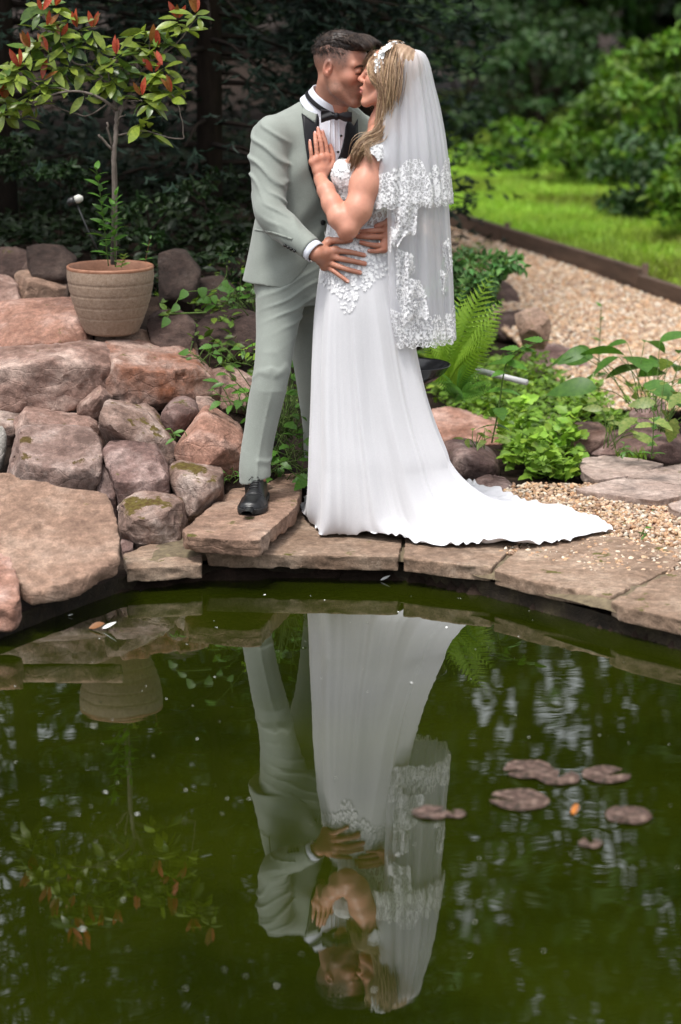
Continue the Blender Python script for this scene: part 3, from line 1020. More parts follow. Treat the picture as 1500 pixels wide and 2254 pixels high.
def leaf_mesh(name, tpl, mat):
    me = raw_mesh(name, tpl[0], tpl[1])
    me.materials.append(mat)
    return me


def part_mesh(name, geo, mat, parent):
    me = geo.mesh(name, off=parent.location)
    return obj(name, me, mat, parent)


# ---------------------------------------------------------------- tall dark conifers behind the pot
def conifer(x, y, h, rad, label, seed, zb=0.55, nspray=6800, over=0.0):
    r = np.random.default_rng(seed)
    z0 = float(bank(np.array(x), np.array(y)))
    root = empty('conifer_tree', (x, y, z0 - 0.05), label, 'tree', 'dark conifers behind the rockery')
    g = Geo()
    g.add(*tube([(x, y, z0 - .1), (x + .03, y, z0 + h * .4), (x, y, z0 + h)], [0.075, 0.06, 0.015], 8))
    t = r.uniform(0, 1, nspray) ** 0.8
    zc = z0 + zb + t * (h - zb)
    ang = r.uniform(0, 2 * np.pi, nspray)
    prof = rad * np.clip(1.05 - t, 0.05, 1) ** 0.6 * (0.75 + 0.35 * np.sin(ang * 3 + zc * 2.3 + seed)) * (0.86 + 0.2 * np.sin(zc * 7 + ang * 2))
    prof = prof + over * np.exp(-((zc - z0 - 2.6) / .7) ** 2) * np.clip(-np.sin(ang) + .25, 0, 1.2)   # unseen upper boughs, stretched out over the rockery to shade it
    rr = prof * r.uniform(0.35, 1.0, nspray) ** 0.45
    base = np.stack([x + rr * np.cos(ang), y + rr * np.sin(ang), zc - 0.18 * rr / rad], -1)
    for k in range(0, nspray, 24):
        p = base[k]
        g.add(*tube([(x, y, p[2] + .12), ((x + p[0]) / 2, (y + p[1]) / 2, p[2] + .1), p], [0.018, 0.010, 0.004], 4))
    part_mesh('trunk', g, B_DARK, root)
    out = np.stack([np.cos(ang), np.sin(ang), -0.15 + 0.5 * r.normal(size=nspray)], -1)
    out = unit(out + 0.35 * r.normal(size=(nspray, 3)))
    side = unit(np.cross(out, [0, 0, 1.0]) + 0.3 * r.normal(size=(nspray, 3)))
    vs, fs, cs = [], [], []
    G = Geo()
    depth = (rr / np.maximum(prof, 1e-3))
    brown = (depth < 0.62) & (r.uniform(size=nspray) < 0.6)
    tint = r.uniform(0.6, 1.5, nspray)
    for k in range(9):                                     # each spray is a flat fan of nine scaly fingers
        a = (k - 4) / 4 * 0.95
        off = 0.04 * abs(k - 4) / 4
        dd = unit(out * math.cos(a) + side * math.sin(a) + np.array([0, 0, -0.12]) + 0.12 * r.normal(size=out.shape))
        up = np.cross(out, side)
        c = np.where(brown[:, None], np.array([[1.6, .55, .35]]), np.array([[1, 1, 1]])) * tint[:, None]
        V, F, cc = scatter((QUAD_LEAF[0] * np.array([1, .40, 1]), QUAD_LEAF[1]), base + out * off, dd, up, r.uniform(.035, .075, nspray), c)
        G.add(V, F, cc)
    me = G.mesh('crown', off=root.location, smooth=False)
    obj('crown', me, L_CONIFER, root)
    return root


conifer(-1.75, 11.4, 6.0, 1.30, 'dark conifer at the far left behind the potted tree', 1, zb=0.40, over=1.0)
conifer(-0.70, 11.7, 6.5, 1.2, 'dark conifer standing behind the man', 2, zb=0.20, over=1.1)
conifer(0.12, 12.3, 5.6, 0.78, 'dark conifer right behind the couple\'s heads', 3, zb=0.15)
conifer(-2.75, 13.2, 6.5, 1.3, 'dark conifer deep in the shade on the left', 4, zb=0.05)
conifer(-1.2, 13.9, 7.5, 1.5, 'tall conifer at the back between the two dark ones', 5, zb=0.05)


conifer(-0.1, 14.6, 7.5, 1.5, 'tall conifer at the back behind the couple', 6, zb=0.05)
conifer(-5.6, 13.4, 6.5, 1.5, 'dark conifer far outside the left edge', 8, zb=0.1, nspray=4500)
conifer(-3.9, 12.2, 6.5, 1.4, 'dark conifer beyond the left edge of the picture', 7, zb=0.1)


# ---------------------------------------------------------------- broadleaf trees and shrubs at the back
def bushy(name, cx, cy, z0, rx, ry, rz, n, leaf, mat, label, cat, group, seed, trunk=True, clump=14, tintr=(0.5, 1.6), zc=None, hole=None, warm=0.15):
    r = np.random.default_rng(seed)
    root = empty(name, (cx, cy, z0 - .05), label, cat, group)
    zc = z0 + rz if zc is None else zc
    nc = max(8, n // clump // 6)
    cd = rdir(nc, r) * (r.uniform(0.25, 1, (nc, 1)) ** 0.5)
    cc = np.array([cx, cy, zc]) + cd * np.array([rx, ry, rz])
    g = Geo()
    if trunk:
        top = np.array([cx, cy, zc])
        g.add(*tube([(cx, cy, z0 - .2), (cx + .05 * rx, cy, z0 + (zc - z0) * .5), top], [(0.05 * rz + .02) * min(1, rz), (0.04 * rz + .015) * min(1, rz), 0.02 * rz], 7))
        for c in cc[::3]:
            s = np.array([cx, cy, z0 + (zc - z0) * r.uniform(.3, .9)])
            g.add(*tube([s, (s + c) / 2 + [0, 0, .08 * rz], c], [0.012 * rz + .006, 0.008 * rz + .004, .003], 4))
        part_mesh('trunk', g, B_DARK, root)
    k = r.integers(nc, size=n)
    cs = (0.22 + 0.16 * r.uniform(size=nc)) * (rx * ry * rz) ** (1 / 3)
    u = rdir(n, r)
    u[:, 2] = np.abs(u[:, 2]) * 0.85 + u[:, 2] * 0.15
    p = cc[k] + u * cs[k][:, None] * r.uniform(0.55, 1, (n, 1))
    if hole is not None:
        keep = ~hole(p)
        p, u, k = p[keep], u[keep], k[keep]
    n = len(p)
    d = unit(u * 0.5 + r.normal(size=(n, 3)) * 0.6 + np.array([0, 0, -0.35]))
    up = unit(u + np.array([0, 0, 0.7]) + 0.4 * r.normal(size=(n, 3)))
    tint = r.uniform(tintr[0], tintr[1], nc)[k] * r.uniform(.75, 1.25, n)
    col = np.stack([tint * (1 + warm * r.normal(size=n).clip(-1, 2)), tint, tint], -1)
    G = Geo()
    V, F, c = scatter(SIX_LEAF if leaf > .06 else QUAD_LEAF, p, d, up, leaf * r.uniform(.6, 1.3, n), col)
    G.add(V, F, c)
    me = G.mesh('crown', off=root.location, smooth=False)
    obj('crown', me, mat, root)
    return root


def gap(p):
    """openings between the far crowns where the sky shows"""
    q = fbm(p[:, 0] * .8, p[:, 1] * .2, p[:, 2] * .9, 2, 31)
    few = np.random.default_rng(3).uniform(size=len(p)) < .82      # a few sprays still cross the openings
    return (q > 0.14) & (p[:, 2] > 5.0) & (p[:, 0] > 1.1) & few


GW = 'woodland trees beyond the lawn'
zw = float(bank(np.array(2.0), np.array(26.0)))
bushy('woodland_tree', 0.2, 25.5, zw, 1.7, 1.5, 3.6, 5200, .17, L_WOOD, 'tall woodland tree right behind the bride\'s veil', 'tree', GW, 41, tintr=(.3, 1.0))
bushy('woodland_tree', 2.3, 26.5, zw, 2.0, 1.5, 3.1, 6500, .17, L_WOOD, 'dark spreading woodland tree beyond the middle of the lawn', 'tree', GW, 42, tintr=(.35, 1.25), hole=gap)
bushy('woodland_tree', 4.6, 26.5, zw, 1.8, 1.5, 3.2, 5200, .17, L_WOOD, 'dark woodland tree at the right edge beyond the lawn', 'tree', GW, 43, tintr=(.25, .9), hole=gap)
bushy('woodland_tree', -1.5, 28.5, zw, 3.4, 2.0, 6.8, 12000, .30, L_WOOD, 'tallest woodland tree far back on the left of the lawn', 'tree', GW, 44, tintr=(.6, 1.9))  # tall crowns: sunlight on the upper canopy put into a brighter leaf tint
bushy('woodland_tree', 3.2, 31, zw, 3.8, 2.0, 7.5, 16000, .30, L_WOOD, 'tall woodland tree far back on the right with gaps in its crown', 'tree', GW, 45, tintr=(.6, 1.9), hole=gap)
bushy('woodland_tree', 6.9, 30, zw, 2.8, 2.0, 7.0, 9000, .30, L_WOOD, 'tall woodland tree beyond the right edge of the lawn', 'tree', GW, 46, tintr=(.6, 1.9), hole=gap)
bushy('woodland_tree', 5.2, 34, zw, 3.6, 2.0, 7.5, 12000, .36, L_WOOD, 'tallest woodland tree at the far right with sky in its crown', 'tree', GW, 48, tintr=(.6, 1.9), hole=gap, zc=zw + 9.5)
bushy('woodland_tree', 1.0, 34, zw, 3.2, 2.0, 7.5, 10000, .36, L_WOOD, 'tall woodland tree far back behind the veil', 'tree', GW, 49, tintr=(.6, 1.9), hole=gap, zc=zw + 9.5)
bushy('woodland_tree', -6.0, 24, zw, 3.4, 2.2, 5.0, 5000, .22, L_WOOD, 'broad woodland tree hidden far behind the conifers', 'tree', GW, 47, tintr=(.3, .9))

GB = 'understorey bushes at the back of the wood'
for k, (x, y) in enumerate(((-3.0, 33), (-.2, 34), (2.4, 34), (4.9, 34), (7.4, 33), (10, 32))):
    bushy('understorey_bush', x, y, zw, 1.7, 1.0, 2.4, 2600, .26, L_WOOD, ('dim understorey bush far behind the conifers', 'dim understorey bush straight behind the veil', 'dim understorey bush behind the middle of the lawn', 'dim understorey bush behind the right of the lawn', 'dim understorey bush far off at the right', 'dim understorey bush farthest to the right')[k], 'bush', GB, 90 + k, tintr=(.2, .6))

GS = 'leafy shrubs along the lawn edge'
for k, (px, py, Y, rx, rz, n, mat, lab, tr) in enumerate((
        (1030, 300, 23.5, .75, 1.0, 2600, L_WOOD, 'dark green shrub at the back of the lawn beside the veil', (.5, 1.3)),
        (1180, 330, 22.5, .8, .85, 2800, L_WOOD, 'mid green shrub at the back of the lawn', (.7, 1.6)),
        (1120, 372, 21.0, .5, .22, 1500, L_LIME, 'low lime-green shrub at the far edge of the lawn', (.6, 1.2)),
        (1250, 380, 20.0, .5, .30, 1600, L_LIME, 'low bright shrub in front of the mid green one', (.5, 1.1)),
        (1370, 380, 19.5, .62, .62, 2600, L_LIME, 'tall bright green shrub right of the lawn', (.4, 1.1)),
        (1500, 400, 18.0, .62, .78, 3000, L_LIME, 'bright green shrub at the right edge of the picture', (.45, 1.25)),
        (1440, 445, 17.0, .50, .34, 2000, L_WOOD, 'dark low shrub under the bright one at the right edge', (.7, 1.8)),
        (1560, 500, 15.8, .50, .40, 1800, L_LIME, 'small shrub on the lawn at the right edge', (.45, 1.0)))):
    p = bank_hit(px, py)
    p = at(px, py, Y)
    z = float(bank(np.array(p[0]), np.array(Y)))
    bushy('shrub', p[0], Y, z, rx, rx * .8, rz, n, .085, mat, lab, 'shrub', GS, 60 + k, tintr=tr, zc=z + rz * .85)

# ivy and low shade plants under the conifers
GI = 'dim shade plants under the conifers'
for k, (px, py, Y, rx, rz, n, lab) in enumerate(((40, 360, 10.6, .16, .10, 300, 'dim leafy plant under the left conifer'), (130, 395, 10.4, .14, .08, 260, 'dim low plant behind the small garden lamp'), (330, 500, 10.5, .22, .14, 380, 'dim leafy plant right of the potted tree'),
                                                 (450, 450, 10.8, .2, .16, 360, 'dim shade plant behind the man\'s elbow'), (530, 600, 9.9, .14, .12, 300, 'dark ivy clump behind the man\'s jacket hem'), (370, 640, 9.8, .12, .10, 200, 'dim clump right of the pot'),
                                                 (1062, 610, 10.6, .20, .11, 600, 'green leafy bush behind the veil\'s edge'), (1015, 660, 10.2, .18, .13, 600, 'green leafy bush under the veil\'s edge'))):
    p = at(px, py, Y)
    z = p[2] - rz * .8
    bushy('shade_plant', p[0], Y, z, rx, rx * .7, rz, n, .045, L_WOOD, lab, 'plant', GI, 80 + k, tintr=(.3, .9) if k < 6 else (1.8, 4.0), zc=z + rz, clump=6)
# ================================================================ PEOPLE
from mathutils import geometry as mgeo
EYE = np.array([0, 0, CAMZ])


def bvh_of(*vf):
    V, F, n = [], [], 0
    for v, f in vf:
        V.append(np.asarray(v)); F += [[int(i) + n for i in q] for q in f]; n += len(v)
    return BVHTree.FromPolygons(np.concatenate(V).tolist(), F)


def hit(bvh, px, py, near=0.0):
    """point on a built surface where the photograph shows px, py; 'near' lifts it off the surface"""
    d = ray(px, py); d = d / np.linalg.norm(d)
    loc, nor, i, dist = bvh.ray_cast(Vector(EYE), Vector(d))
    if loc is None: return None, None
    n = np.array(nor)
    if n @ d > 0: n = -n
    return np.array(loc) + n * near, n


def patch(poly, bvh, off=0.004, step=5.0, thick=0.004, yfall=8.15, wob=None, lim=None):
    """a piece of cloth cut to an outline and laid on a built surface"""
    P = np.asarray(poly, float)
    B = []
    for a, b in zip(P, np.roll(P, -1, 0)):
        m = max(1, int(np.linalg.norm(b - a) / step))
        for k in range(m): B.append(a + (b - a) * k / m)
    B = np.array(B); nb = len(B)
    lo, hi = B.min(0), B.max(0)
    gx, gy = np.meshgrid(np.arange(lo[0] + step / 2, hi[0], step), np.arange(lo[1] + step / 2, hi[1], step))
    G = np.stack([gx.ravel(), gy.ravel()], -1)
    keep = []
    for g in G:                                   # points well inside
        c = False
        for a, b in zip(P, np.roll(P, -1, 0)):
            if (a[1] > g[1]) != (b[1] > g[1]) and g[0] < (b[0] - a[0]) * (g[1] - a[1]) / (b[1] - a[1]) + a[0]: c = not c
        if c and np.min(np.linalg.norm(B - g, axis=1)) > step * 0.5: keep.append(g)
    A = np.vstack([B] + ([np.array(keep)] if keep else []))
    r = mgeo.delaunay_2d_cdt([Vector(a) for a in A], [(i, (i + 1) % nb) for i in range(nb)], [list(range(nb))], 1, 1e-4)
    vv = np.array([tuple(v) for v in r[0]]); ff = [f for f in r[2] if len(f) == 3]
    T, N = [], []
    last = None
    for x, y in vv:
        p, n = hit(bvh, x, y)
        if p is None or (lim is not None and p[1] > lim):
            p, n = None, None
        T.append(p); N.append(n)
    ok = [i for i in range(len(vv)) if T[i] is not None]
    for i in range(len(vv)):
        if T[i] is None:
            if ok:
                j = min(ok, key=lambda q: np.sum((vv[q] - vv[i]) ** 2))
                T[i] = at(vv[i][0], vv[i][1], T[j][1] + 0.006); N[i] = N[j]
            else:
                T[i] = at(vv[i][0], vv[i][1], yfall); N[i] = np.array([0, -1., 0])
    T, N = np.array(T), np.array(N)
    N = unit(0.6 * N + 0.4 * np.array([0, -1, 0.1]))
    if wob is not None: T = T + N * wob(vv)[:, None]
    top = T + N * off; bot = T + N * (off - thick)
    F = np.array(ff)
    # orient towards the camera
    c = np.cross(top[F[:, 1]] - top[F[:, 0]], top[F[:, 2]] - top[F[:, 0]])
    fl = np.sum(c * (EYE - top[F[:, 0]]), 1) < 0
    F[fl] = F[fl][:, ::-1]
    n = len(top)
    from collections import Counter
    E = Counter()
    for f in F:
        for a, b in ((f[0], f[1]), (f[1], f[2]), (f[2], f[0])): E[(a, b)] += 1
    S = [(b, a, a + n, b + n) for (a, b) in E if (b, a) not in E]
    return np.vstack([top, bot]), [F, F[:, ::-1] + n, np.array(S)]


def fallen(V, F):
    return V, F


def loft_fn(lv, fwd, right, power=2.3):
    """torso-like field from levels (point, half width, half depth); constant beyond both ends"""
    P = np.array([l[0] for l in lv], float); o = np.argsort(P[:, 2])
    P = P[o]; A = np.array([l[1] for l in lv])[o]; Bq = np.array([l[2] for l in lv])[o]
    zf = np.linspace(P[0, 2], P[-1, 2], 200)
    sm = lambda a: np.convolve(np.pad(np.interp(zf, P[:, 2], a), 8, mode='edge'), np.ones(17) / 17, 'valid')
    cx_, cy_, a_, b_ = sm(P[:, 0]), sm(P[:, 1]), sm(A), sm(Bq)

    def fn(X, Y, Z):
        cx, cy = np.interp(Z, zf, cx_), np.interp(Z, zf, cy_)
        a, b = np.interp(Z, zf, a_), np.interp(Z, zf, b_)
        dx, dy = X - cx, Y - cy
        s = np.abs(dx * right[0] + dy * right[1]) / a
        f = np.abs(dx * fwd[0] + dy * fwd[1]) / b
        q = (s ** power + f ** power) ** (1 / power)
        d = (q - 1) * np.minimum(a, b) * 1.05
        return np.maximum(d, np.maximum(zf[0] - Z, Z - zf[-1]))
    fn.frame = lambda X, Y, Z: ((X - np.interp(Z, zf, cx_)) * right[0] + (Y - np.interp(Z, zf, cy_)) * right[1], (X - np.interp(Z, zf, cx_)) * fwd[0] + (Y - np.interp(Z, zf, cy_)) * fwd[1])
    return fn


def cloth_mat(name, col, rough=0.85, sheen=0.2, weave=900, bump=0.15, vary=0.06, spec=0.25):
    M = Mat(name)
    n = M.noise(12, 4, 0.6)
    c = M.mix(M.ramp(n, [(0.3, 0.0), (0.7, 1.0)]), tuple(x * (1 - vary) for x in col), tuple(min(1, x * (1 + vary)) for x in col))
    w = M.noise(weave, 2, 0.5, M.mapped((1, 1, 0.3)))
    c = M.mix(0.25, c, M.ramp(w, [(0.3, 0.25), (0.7, 0.75)]), 'OVERLAY')
    M.set(color=c, rough=rough, sheen=sheen, spec=spec)
    M.bump(w, bump, 0.002)
    return M.m


def skin_mat(name):
    M = Mat(name)
    c = M.attr('col')
    n = M.noise(38, 5, 0.68)
    c = M.mix(0.38, c, M.ramp(n, [(0.3, (0.40, 0.33, 0.33)), (0.7, (0.62, 0.56, 0.54))]), 'OVERLAY')
    M.set(color=c, rough=0.46, spec=0.4, sss=0.12)
    M.p.inputs['Subsurface Radius'].default_value = (0.012, 0.005, 0.003)
    M.p.inputs['Subsurface Scale'].default_value = 0.6
    M.bump(M.noise(260, 2, 0.6), 0.08, 0.002)
    return M.m


def crease(ph, sharp=.6):
    """pinched fold profile: broad hollow, narrow ridge"""
    t = np.mod(ph / (2 * np.pi), 1.0)
    return (np.exp(-((t - .5) / (.16 * sharp + .04)) ** 2) * 1.7 - .55)


C_SUIT = cloth_mat('sage_suit_cloth', (0.232, 0.254, 0.228), 0.82, 0.2)
C_SATIN = cloth_mat('black_satin', (0.006, 0.006, 0.008), 0.5, 0.0, 500, 0.05, spec=0.22)
C_SHIRT = cloth_mat('white_shirt_cotton', (0.60, 0.62, 0.69), 0.8, 0.1)
C_CHIFFON = cloth_mat('white_chiffon', (0.575, 0.572, 0.595), 0.85, 0.3, 1200, 0.05, 0.012)
M_SKIN = skin_mat('skin')
_m = Mat('black_shoe_leather'); _m.set(color=(0.008, 0.008, 0.009), rough=0.30, spec=0.35, coat=0.08, coat_rough=0.12); _m.bump(_m.noise(120, 3, .6), 0.08, 0.003); M_SHOE = _m.m
_m = Mat('black_rubber'); _m.set(color=(0.010, 0.010, 0.010), rough=0.6); M_RUBBER = _m.m
_m = Mat('black_button'); _m.set(color=(0.008, 0.008, 0.008), rough=0.35); M_BUTTON = _m.m
_m = Mat('silver_metal'); _m.set(color=(0.80, 0.79, 0.77), rough=0.18, metal=1.0); M_SILVER = _m.m
_m = Mat('gold_metal'); _m.set(color=(0.85, 0.62, 0.38), rough=0.2, metal=1.0); M_GOLD = _m.m


def hair_mat(name, c1, c2, c3, rough=0.4, spec=0.4):
    M = Mat(name)
    c = M.mix(1.0, M.ramp(M.noise(70, 4, 0.6, M.mapped((1, 1, .12))), [(0.28, c1), (0.5, c2), (0.72, c3)]), M.attr('col'), 'MULTIPLY')
    M.set(color=c, rough=rough, spec=spec)
    return M.m


H_BROWN = hair_mat('brown_hair', (0.008, 0.005, 0.004), (0.020, 0.013, 0.010), (0.055, 0.037, 0.027), .45, .3)
H_BLOND = hair_mat('blonde_hair', (0.25, 0.155, 0.098), (0.385, 0.255, 0.165), (0.53, 0.385, 0.27), 0.42)


# lace: a net with solid leaves and flowers in it, open holes between
def lace_mat(name, scale=1.0, solid=0.5, under=None, attrvec=None):
    M = Mat(name)
    vec = M.attr(attrvec, 'Vector') if attrvec else M.coord()
    wob = M.new('ShaderNodeVectorMath', operation='ADD')
    nz = M.new('ShaderNodeTexNoise'); nz.inputs['Scale'].default_value = 70 * scale
    M.link(vec, nz.inputs['Vector'])
    sc = M.new('ShaderNodeVectorMath', operation='SCALE'); sc.inputs['Scale'].default_value = 0.012 / scale
    M.link(nz.outputs['Color'], sc.inputs[0]); M.link(vec, wob.inputs[0]); M.link(sc.outputs[0], wob.inputs[1])
    v = wob.outputs[0]
    net = M.ramp(M.voro(210 * scale, v, 'DISTANCE_TO_EDGE'), [(0.05, 1.0), (0.10, 0.0)])
    fl = M.ramp(M.voro(46 * scale, v, 'DISTANCE_TO_EDGE'), [(0.06, 1.0), (0.09, 0.0)])
    petal = M.ramp(M.voro(85 * scale, v, 'SMOOTH_F1'), [(0.30, 1.0), (0.42, 0.0)])
    zone = M.ramp(M.noise(34 * scale, 2, .5, v), [(0.58 - 0.16 * solid, 0.0), (0.63 - 0.16 * solid, 1.0)])
    a = M.math('MAXIMUM', M.math('MAXIMUM', net, fl), M.math('MULTIPLY', petal, zone))
    M.bump(a, 0.8, 0.004)
    if under is None:
        M.set(color=(0.80, 0.80, 0.82), rough=0.8, sheen=0.3, alpha=M.math('MULTIPLY_ADD', a, 0.86))
        M.n[-1].inputs[2].default_value = 0.10
    else:
        M.set(color=M.mix(a, under, (0.82, 0.82, 0.83)), rough=0.75, sheen=0.1)
    return M.m


LACE = lace_mat('veil_lace', 1.45, 0.6)
LACE_BODICE = lace_mat('bodice_lace', 1.0, 0.9, under=(0.56, 0.545, 0.56))
LACE_SKIN = lace_mat('sheer_back_lace', 0.7, 0.25, under=(0.42, 0.30, 0.26))


# ---------------------------------------------------------------- head
def face_prims(vol, O, Mx, s, female=False):
    """a head in its own axes: x forward, y to its left, z up; O between the ears"""
    Mx = np.asarray(Mx, float)
    W = lambda p: O + s * (np.asarray(p, float) @ Mx)
    ell = lambda c, r, k=0.012, op='union': vol.ell(W(c), np.asarray(r) * s, Mx, k * s, op)
    cone = lambda a, b, ra, rb, k=0.01: vol.cone(W(a), W(b), ra * s, rb * s, k * s)
    jw = 0.88 if female else 1.0
    ell((-.014, 0, .036), (.098, .077, .087), 0)
    ell((.028, 0, .012), (.066, .063, .082), .02)
    ell((.028, 0, -.052), (.058, .050 * jw, .050), .03)
    for sg in (-1, 1):
        cone((-.006, sg * .058 * jw, -.030), (.022, sg * .052 * jw, -.070), .018, .017, .025)
        cone((.022, sg * .052 * jw, -.070), (.076, sg * .016, -.100), .017, .016, .02)
        ell((.058, sg * .040, -.018), (.028, .024, .024), .02)
        cone((.086, sg * .008, .030), (.070, sg * .046, .030), .011 if not female else .008, .010, .014)
    ell((.082, 0, -.100), (.017, .020, .015), .018)
    ell((.072, 0, -.054), (.030, .032, .034), .02)
    for sg in (-1, 1):
        ell((.100, sg * .031, .010), (.016, .019, .012), .010, 'sub')
        ell((.080, sg * .031, .010), (.0135, .0150, .0125), .003)
    nt = .120 if not female else .114
    cone((.090, 0, .026), (nt - .004, 0, -.014), .0075, .0095, .012)
    ell((nt, 0, -.020), (.0105, .0105, .0095), .008)
    for sg in (-1, 1): ell((nt - .012, sg * .0115, -.024), (.010, .0065, .0075), .006)
    lip = .0058 if not female else .0068
    cone((.096, -.019, -.0555), (.1035, -.005, -.0515), lip * .6, lip, .004); cone((.096, .019, -.0555), (.1035, .005, -.0515), lip * .6, lip, .004)
    cone((.1035, -.005, -.0515), (.1035, .005, -.0515), lip, lip, .003)
    cone((.095, -.016, -.0615), (.102, 0, -.0650), lip * .6, lip * 1.15, .004); cone((.095, .016, -.0615), (.102, 0, -.0650), lip * .6, lip * 1.15, .004)
    ell((.106, 0, -.0585), (.012, .022, .0016), .002, 'sub')
    if not female or True:
        for sg in (-1, 1):
            c = (-.014, sg * .078, -.002)
            ell(c, (.018, .0085, .031), .006)
            ell((-.010, sg * .0855, .003), (.009, .007, .017), .004, 'sub')
            ell((-.004, sg * .081, -.006), (.005, .005, .007), .003)
    return W


def face_colour(V, O, Mx, s, base, female=False):
    """pigment of the face: lips, brows, lash line, blush, stubble, close-cropped sides"""
    L = (V - O) @ np.asarray(Mx, float).T / s
    x, y, z = L[:, 0], L[:, 1], L[:, 2]
    col = np.tile(np.asarray(base, float), (len(V), 1))

    def blend(mask, c):
        m = np.clip(mask, 0, 1)[:, None]
        col[:] = col * (1 - m) + np.asarray(c) * m
    g = lambda c, r: np.exp(-(((x - c[0]) / r[0]) ** 2 + ((np.abs(y) - c[1]) / r[1]) ** 2 + ((z - c[2]) / r[2]) ** 2))
    blend(0.45 * g((.065, .045, -.015), (.03, .025, .025)), np.array([1.05, .72, .66]) * base)
    blend(0.4 * g((.115, 0, -.02), (.02, .02, .02)), np.array([1.05, .72, .66]) * base)
    blend(0.5 * g((-.012, .082, 0), (.02, .012, .03)), np.array([1.08, .66, .58]) * base)
    head = (x > 0.02)
    blend(1.6 * g((.098, .0, -.058), (.014, .019, .0085)) * head, (0.40, 0.13, 0.11) if not female else (0.47, 0.14, 0.14))
    arc = .0035 - 3.2 * (np.abs(y) - .031) ** 2 * 5
    lash = np.exp(-((z - arc) / .0030) ** 2) * (np.abs(np.abs(y) - .031) < .0155) * (x > .07)
    blend(0.9 * lash, (0.03, 0.018, 0.013))
    bz = .0315 - 18 * (np.abs(y) - .028) ** 2
    brow = np.exp(-((z - bz) / .0052) ** 4) * (np.abs(np.abs(y) - .031) < .021) * (x > .06)
    blend((1.0 if not female else 0.7) * brow, (0.035, 0.022, 0.015))
    if female:
        blend(0.35 * np.exp(-((z - .016) / .007) ** 2) * (np.abs(np.abs(y) - .031) < .018) * (x > .06), (0.30, 0.17, 0.13))
    else:
        nz = 0.75 + 0.25 * vnoise(V[:, 0] * 260, V[:, 1] * 260, V[:, 2] * 260, 3)
        jaw = sstep(-.030, -.052, z - .10 * (np.abs(y) - .03) - .05 * np.clip(.03 - x, 0, .05)) * sstep(-.030, .020, x) * (z > -.125)
        tache = np.exp(-((z + .042) / .008) ** 2) * (np.abs(y) < .028) * (x > .07)
        notlip = 1 - np.clip(1.6 * g((.098, .0, -.058), (.014, .019, .0085)), 0, 1)
        blend(np.clip(0.60 * jaw + 0.58 * tache, 0, .68) * nz * notlip, (0.10, 0.065, 0.045))
        hl = hairline(x, y, z)                             # shaved sides grow darker towards the hair
        blend(np.clip(hl, 0, 1) * 0.92 * nz, (0.050, 0.038, 0.034))
    return col


def hairline(x, y, z):
    side = sstep(-.016, .040, z + 0.30 * np.clip(-x - .02, 0, .1)) * sstep(.062, .040, x)
    top = sstep(.088, .098, z + .25 * x)
    return np.maximum(side, top)


def axes(f, roll=0.0):
    """rows forward, left, up for a head looking along f"""
    f = unit(np.asarray(f, float)); l = unit(np.cross([0, 0, 1.0], f)); u = np.cross(f, l)
    c, s_ = math.cos(roll), math.sin(roll)
    return np.array([f, l * c + u * s_, u * c - l * s_])


def finger(vol, pts, r0, r1, k=.004):
    P = spline(np.asarray(pts), 9)
    R_ = np.linspace(r0, r1, 9)
    R_[4] *= 1.05; R_[3] *= 1.03
    vol.chain(P, R_, .002)


def hand(vol, bvh, wrist, wr, fingers, thumb, r=(.0098, .0078), lift=1.0, palm=.013, palm_d=0.012, wlift=0.02, sm=.010):
    """palm, four unequal fingers and a thumb laid on a surface; pixel tracks come from the photograph"""
    def P(px, py, rr, ex=0.0):
        p, n = hit(bvh, px, py)
        if p is None: p, n = at(px, py, 8.05), np.array([0, -1., 0])
        return p + unit(0.5 * n + 0.5 * np.array([0, -1, 0.0])) * (rr * lift + ex)
    W = np.asarray(wrist, float) if len(wrist) == 3 else P(wrist[0], wrist[1], wr, wlift)
    K, tips = [], []
    for i, f in enumerate(fingers):
        ks = np.array([P(x, y, r[0], ex) for x, y, ex in f])
        sc = (0.98, 1.04, 1.0, 0.86)[i]
        finger(vol, ks, r[0] * sc, r[1] * sc)
        K.append(ks[0]); tips.append((ks[-1], ks[-2]))
    for i in range(4):
        vol.cone(W + (K[i] - W) * 0.12, K[i], wr * .62, palm * .86, sm)
        if i: vol.cone(K[i - 1], K[i], palm * .82, palm * .82, sm)
        if i: vol.cone((W + K[i - 1]) / 2, (W + K[i]) / 2, palm * .95, palm * .95, sm)
    T = np.array([P(x, y, r[0], ex) for x, y, ex in thumb])
    finger(vol, T, r[0] * 1.18, r[1] * 1.12)
    vol.cone(W + (T[0] - W) * .15, T[0], wr * .6, r[0] * 1.35, sm)
    return W, K, T, tips


def hand_colour(V, W, K, T, tips, base):
    col = np.tile(np.asarray(base, float), (len(V), 1))
    for k in list(K):
        m = np.exp(-(np.linalg.norm(V - k, axis=1) / .013) ** 2)[:, None] * .45
        col = col * (1 - m) + np.asarray(base) * np.array([1.03, .74, .70]) * m
    for t, p in list(tips) + [(T[-1], T[-2])]:
        m = np.exp(-(np.linalg.norm(V - t, axis=1) / .012) ** 2)[:, None] * .5
        col = col * (1 - m) + np.asarray(base) * np.array([1.08, .80, .78]) * m
    return col


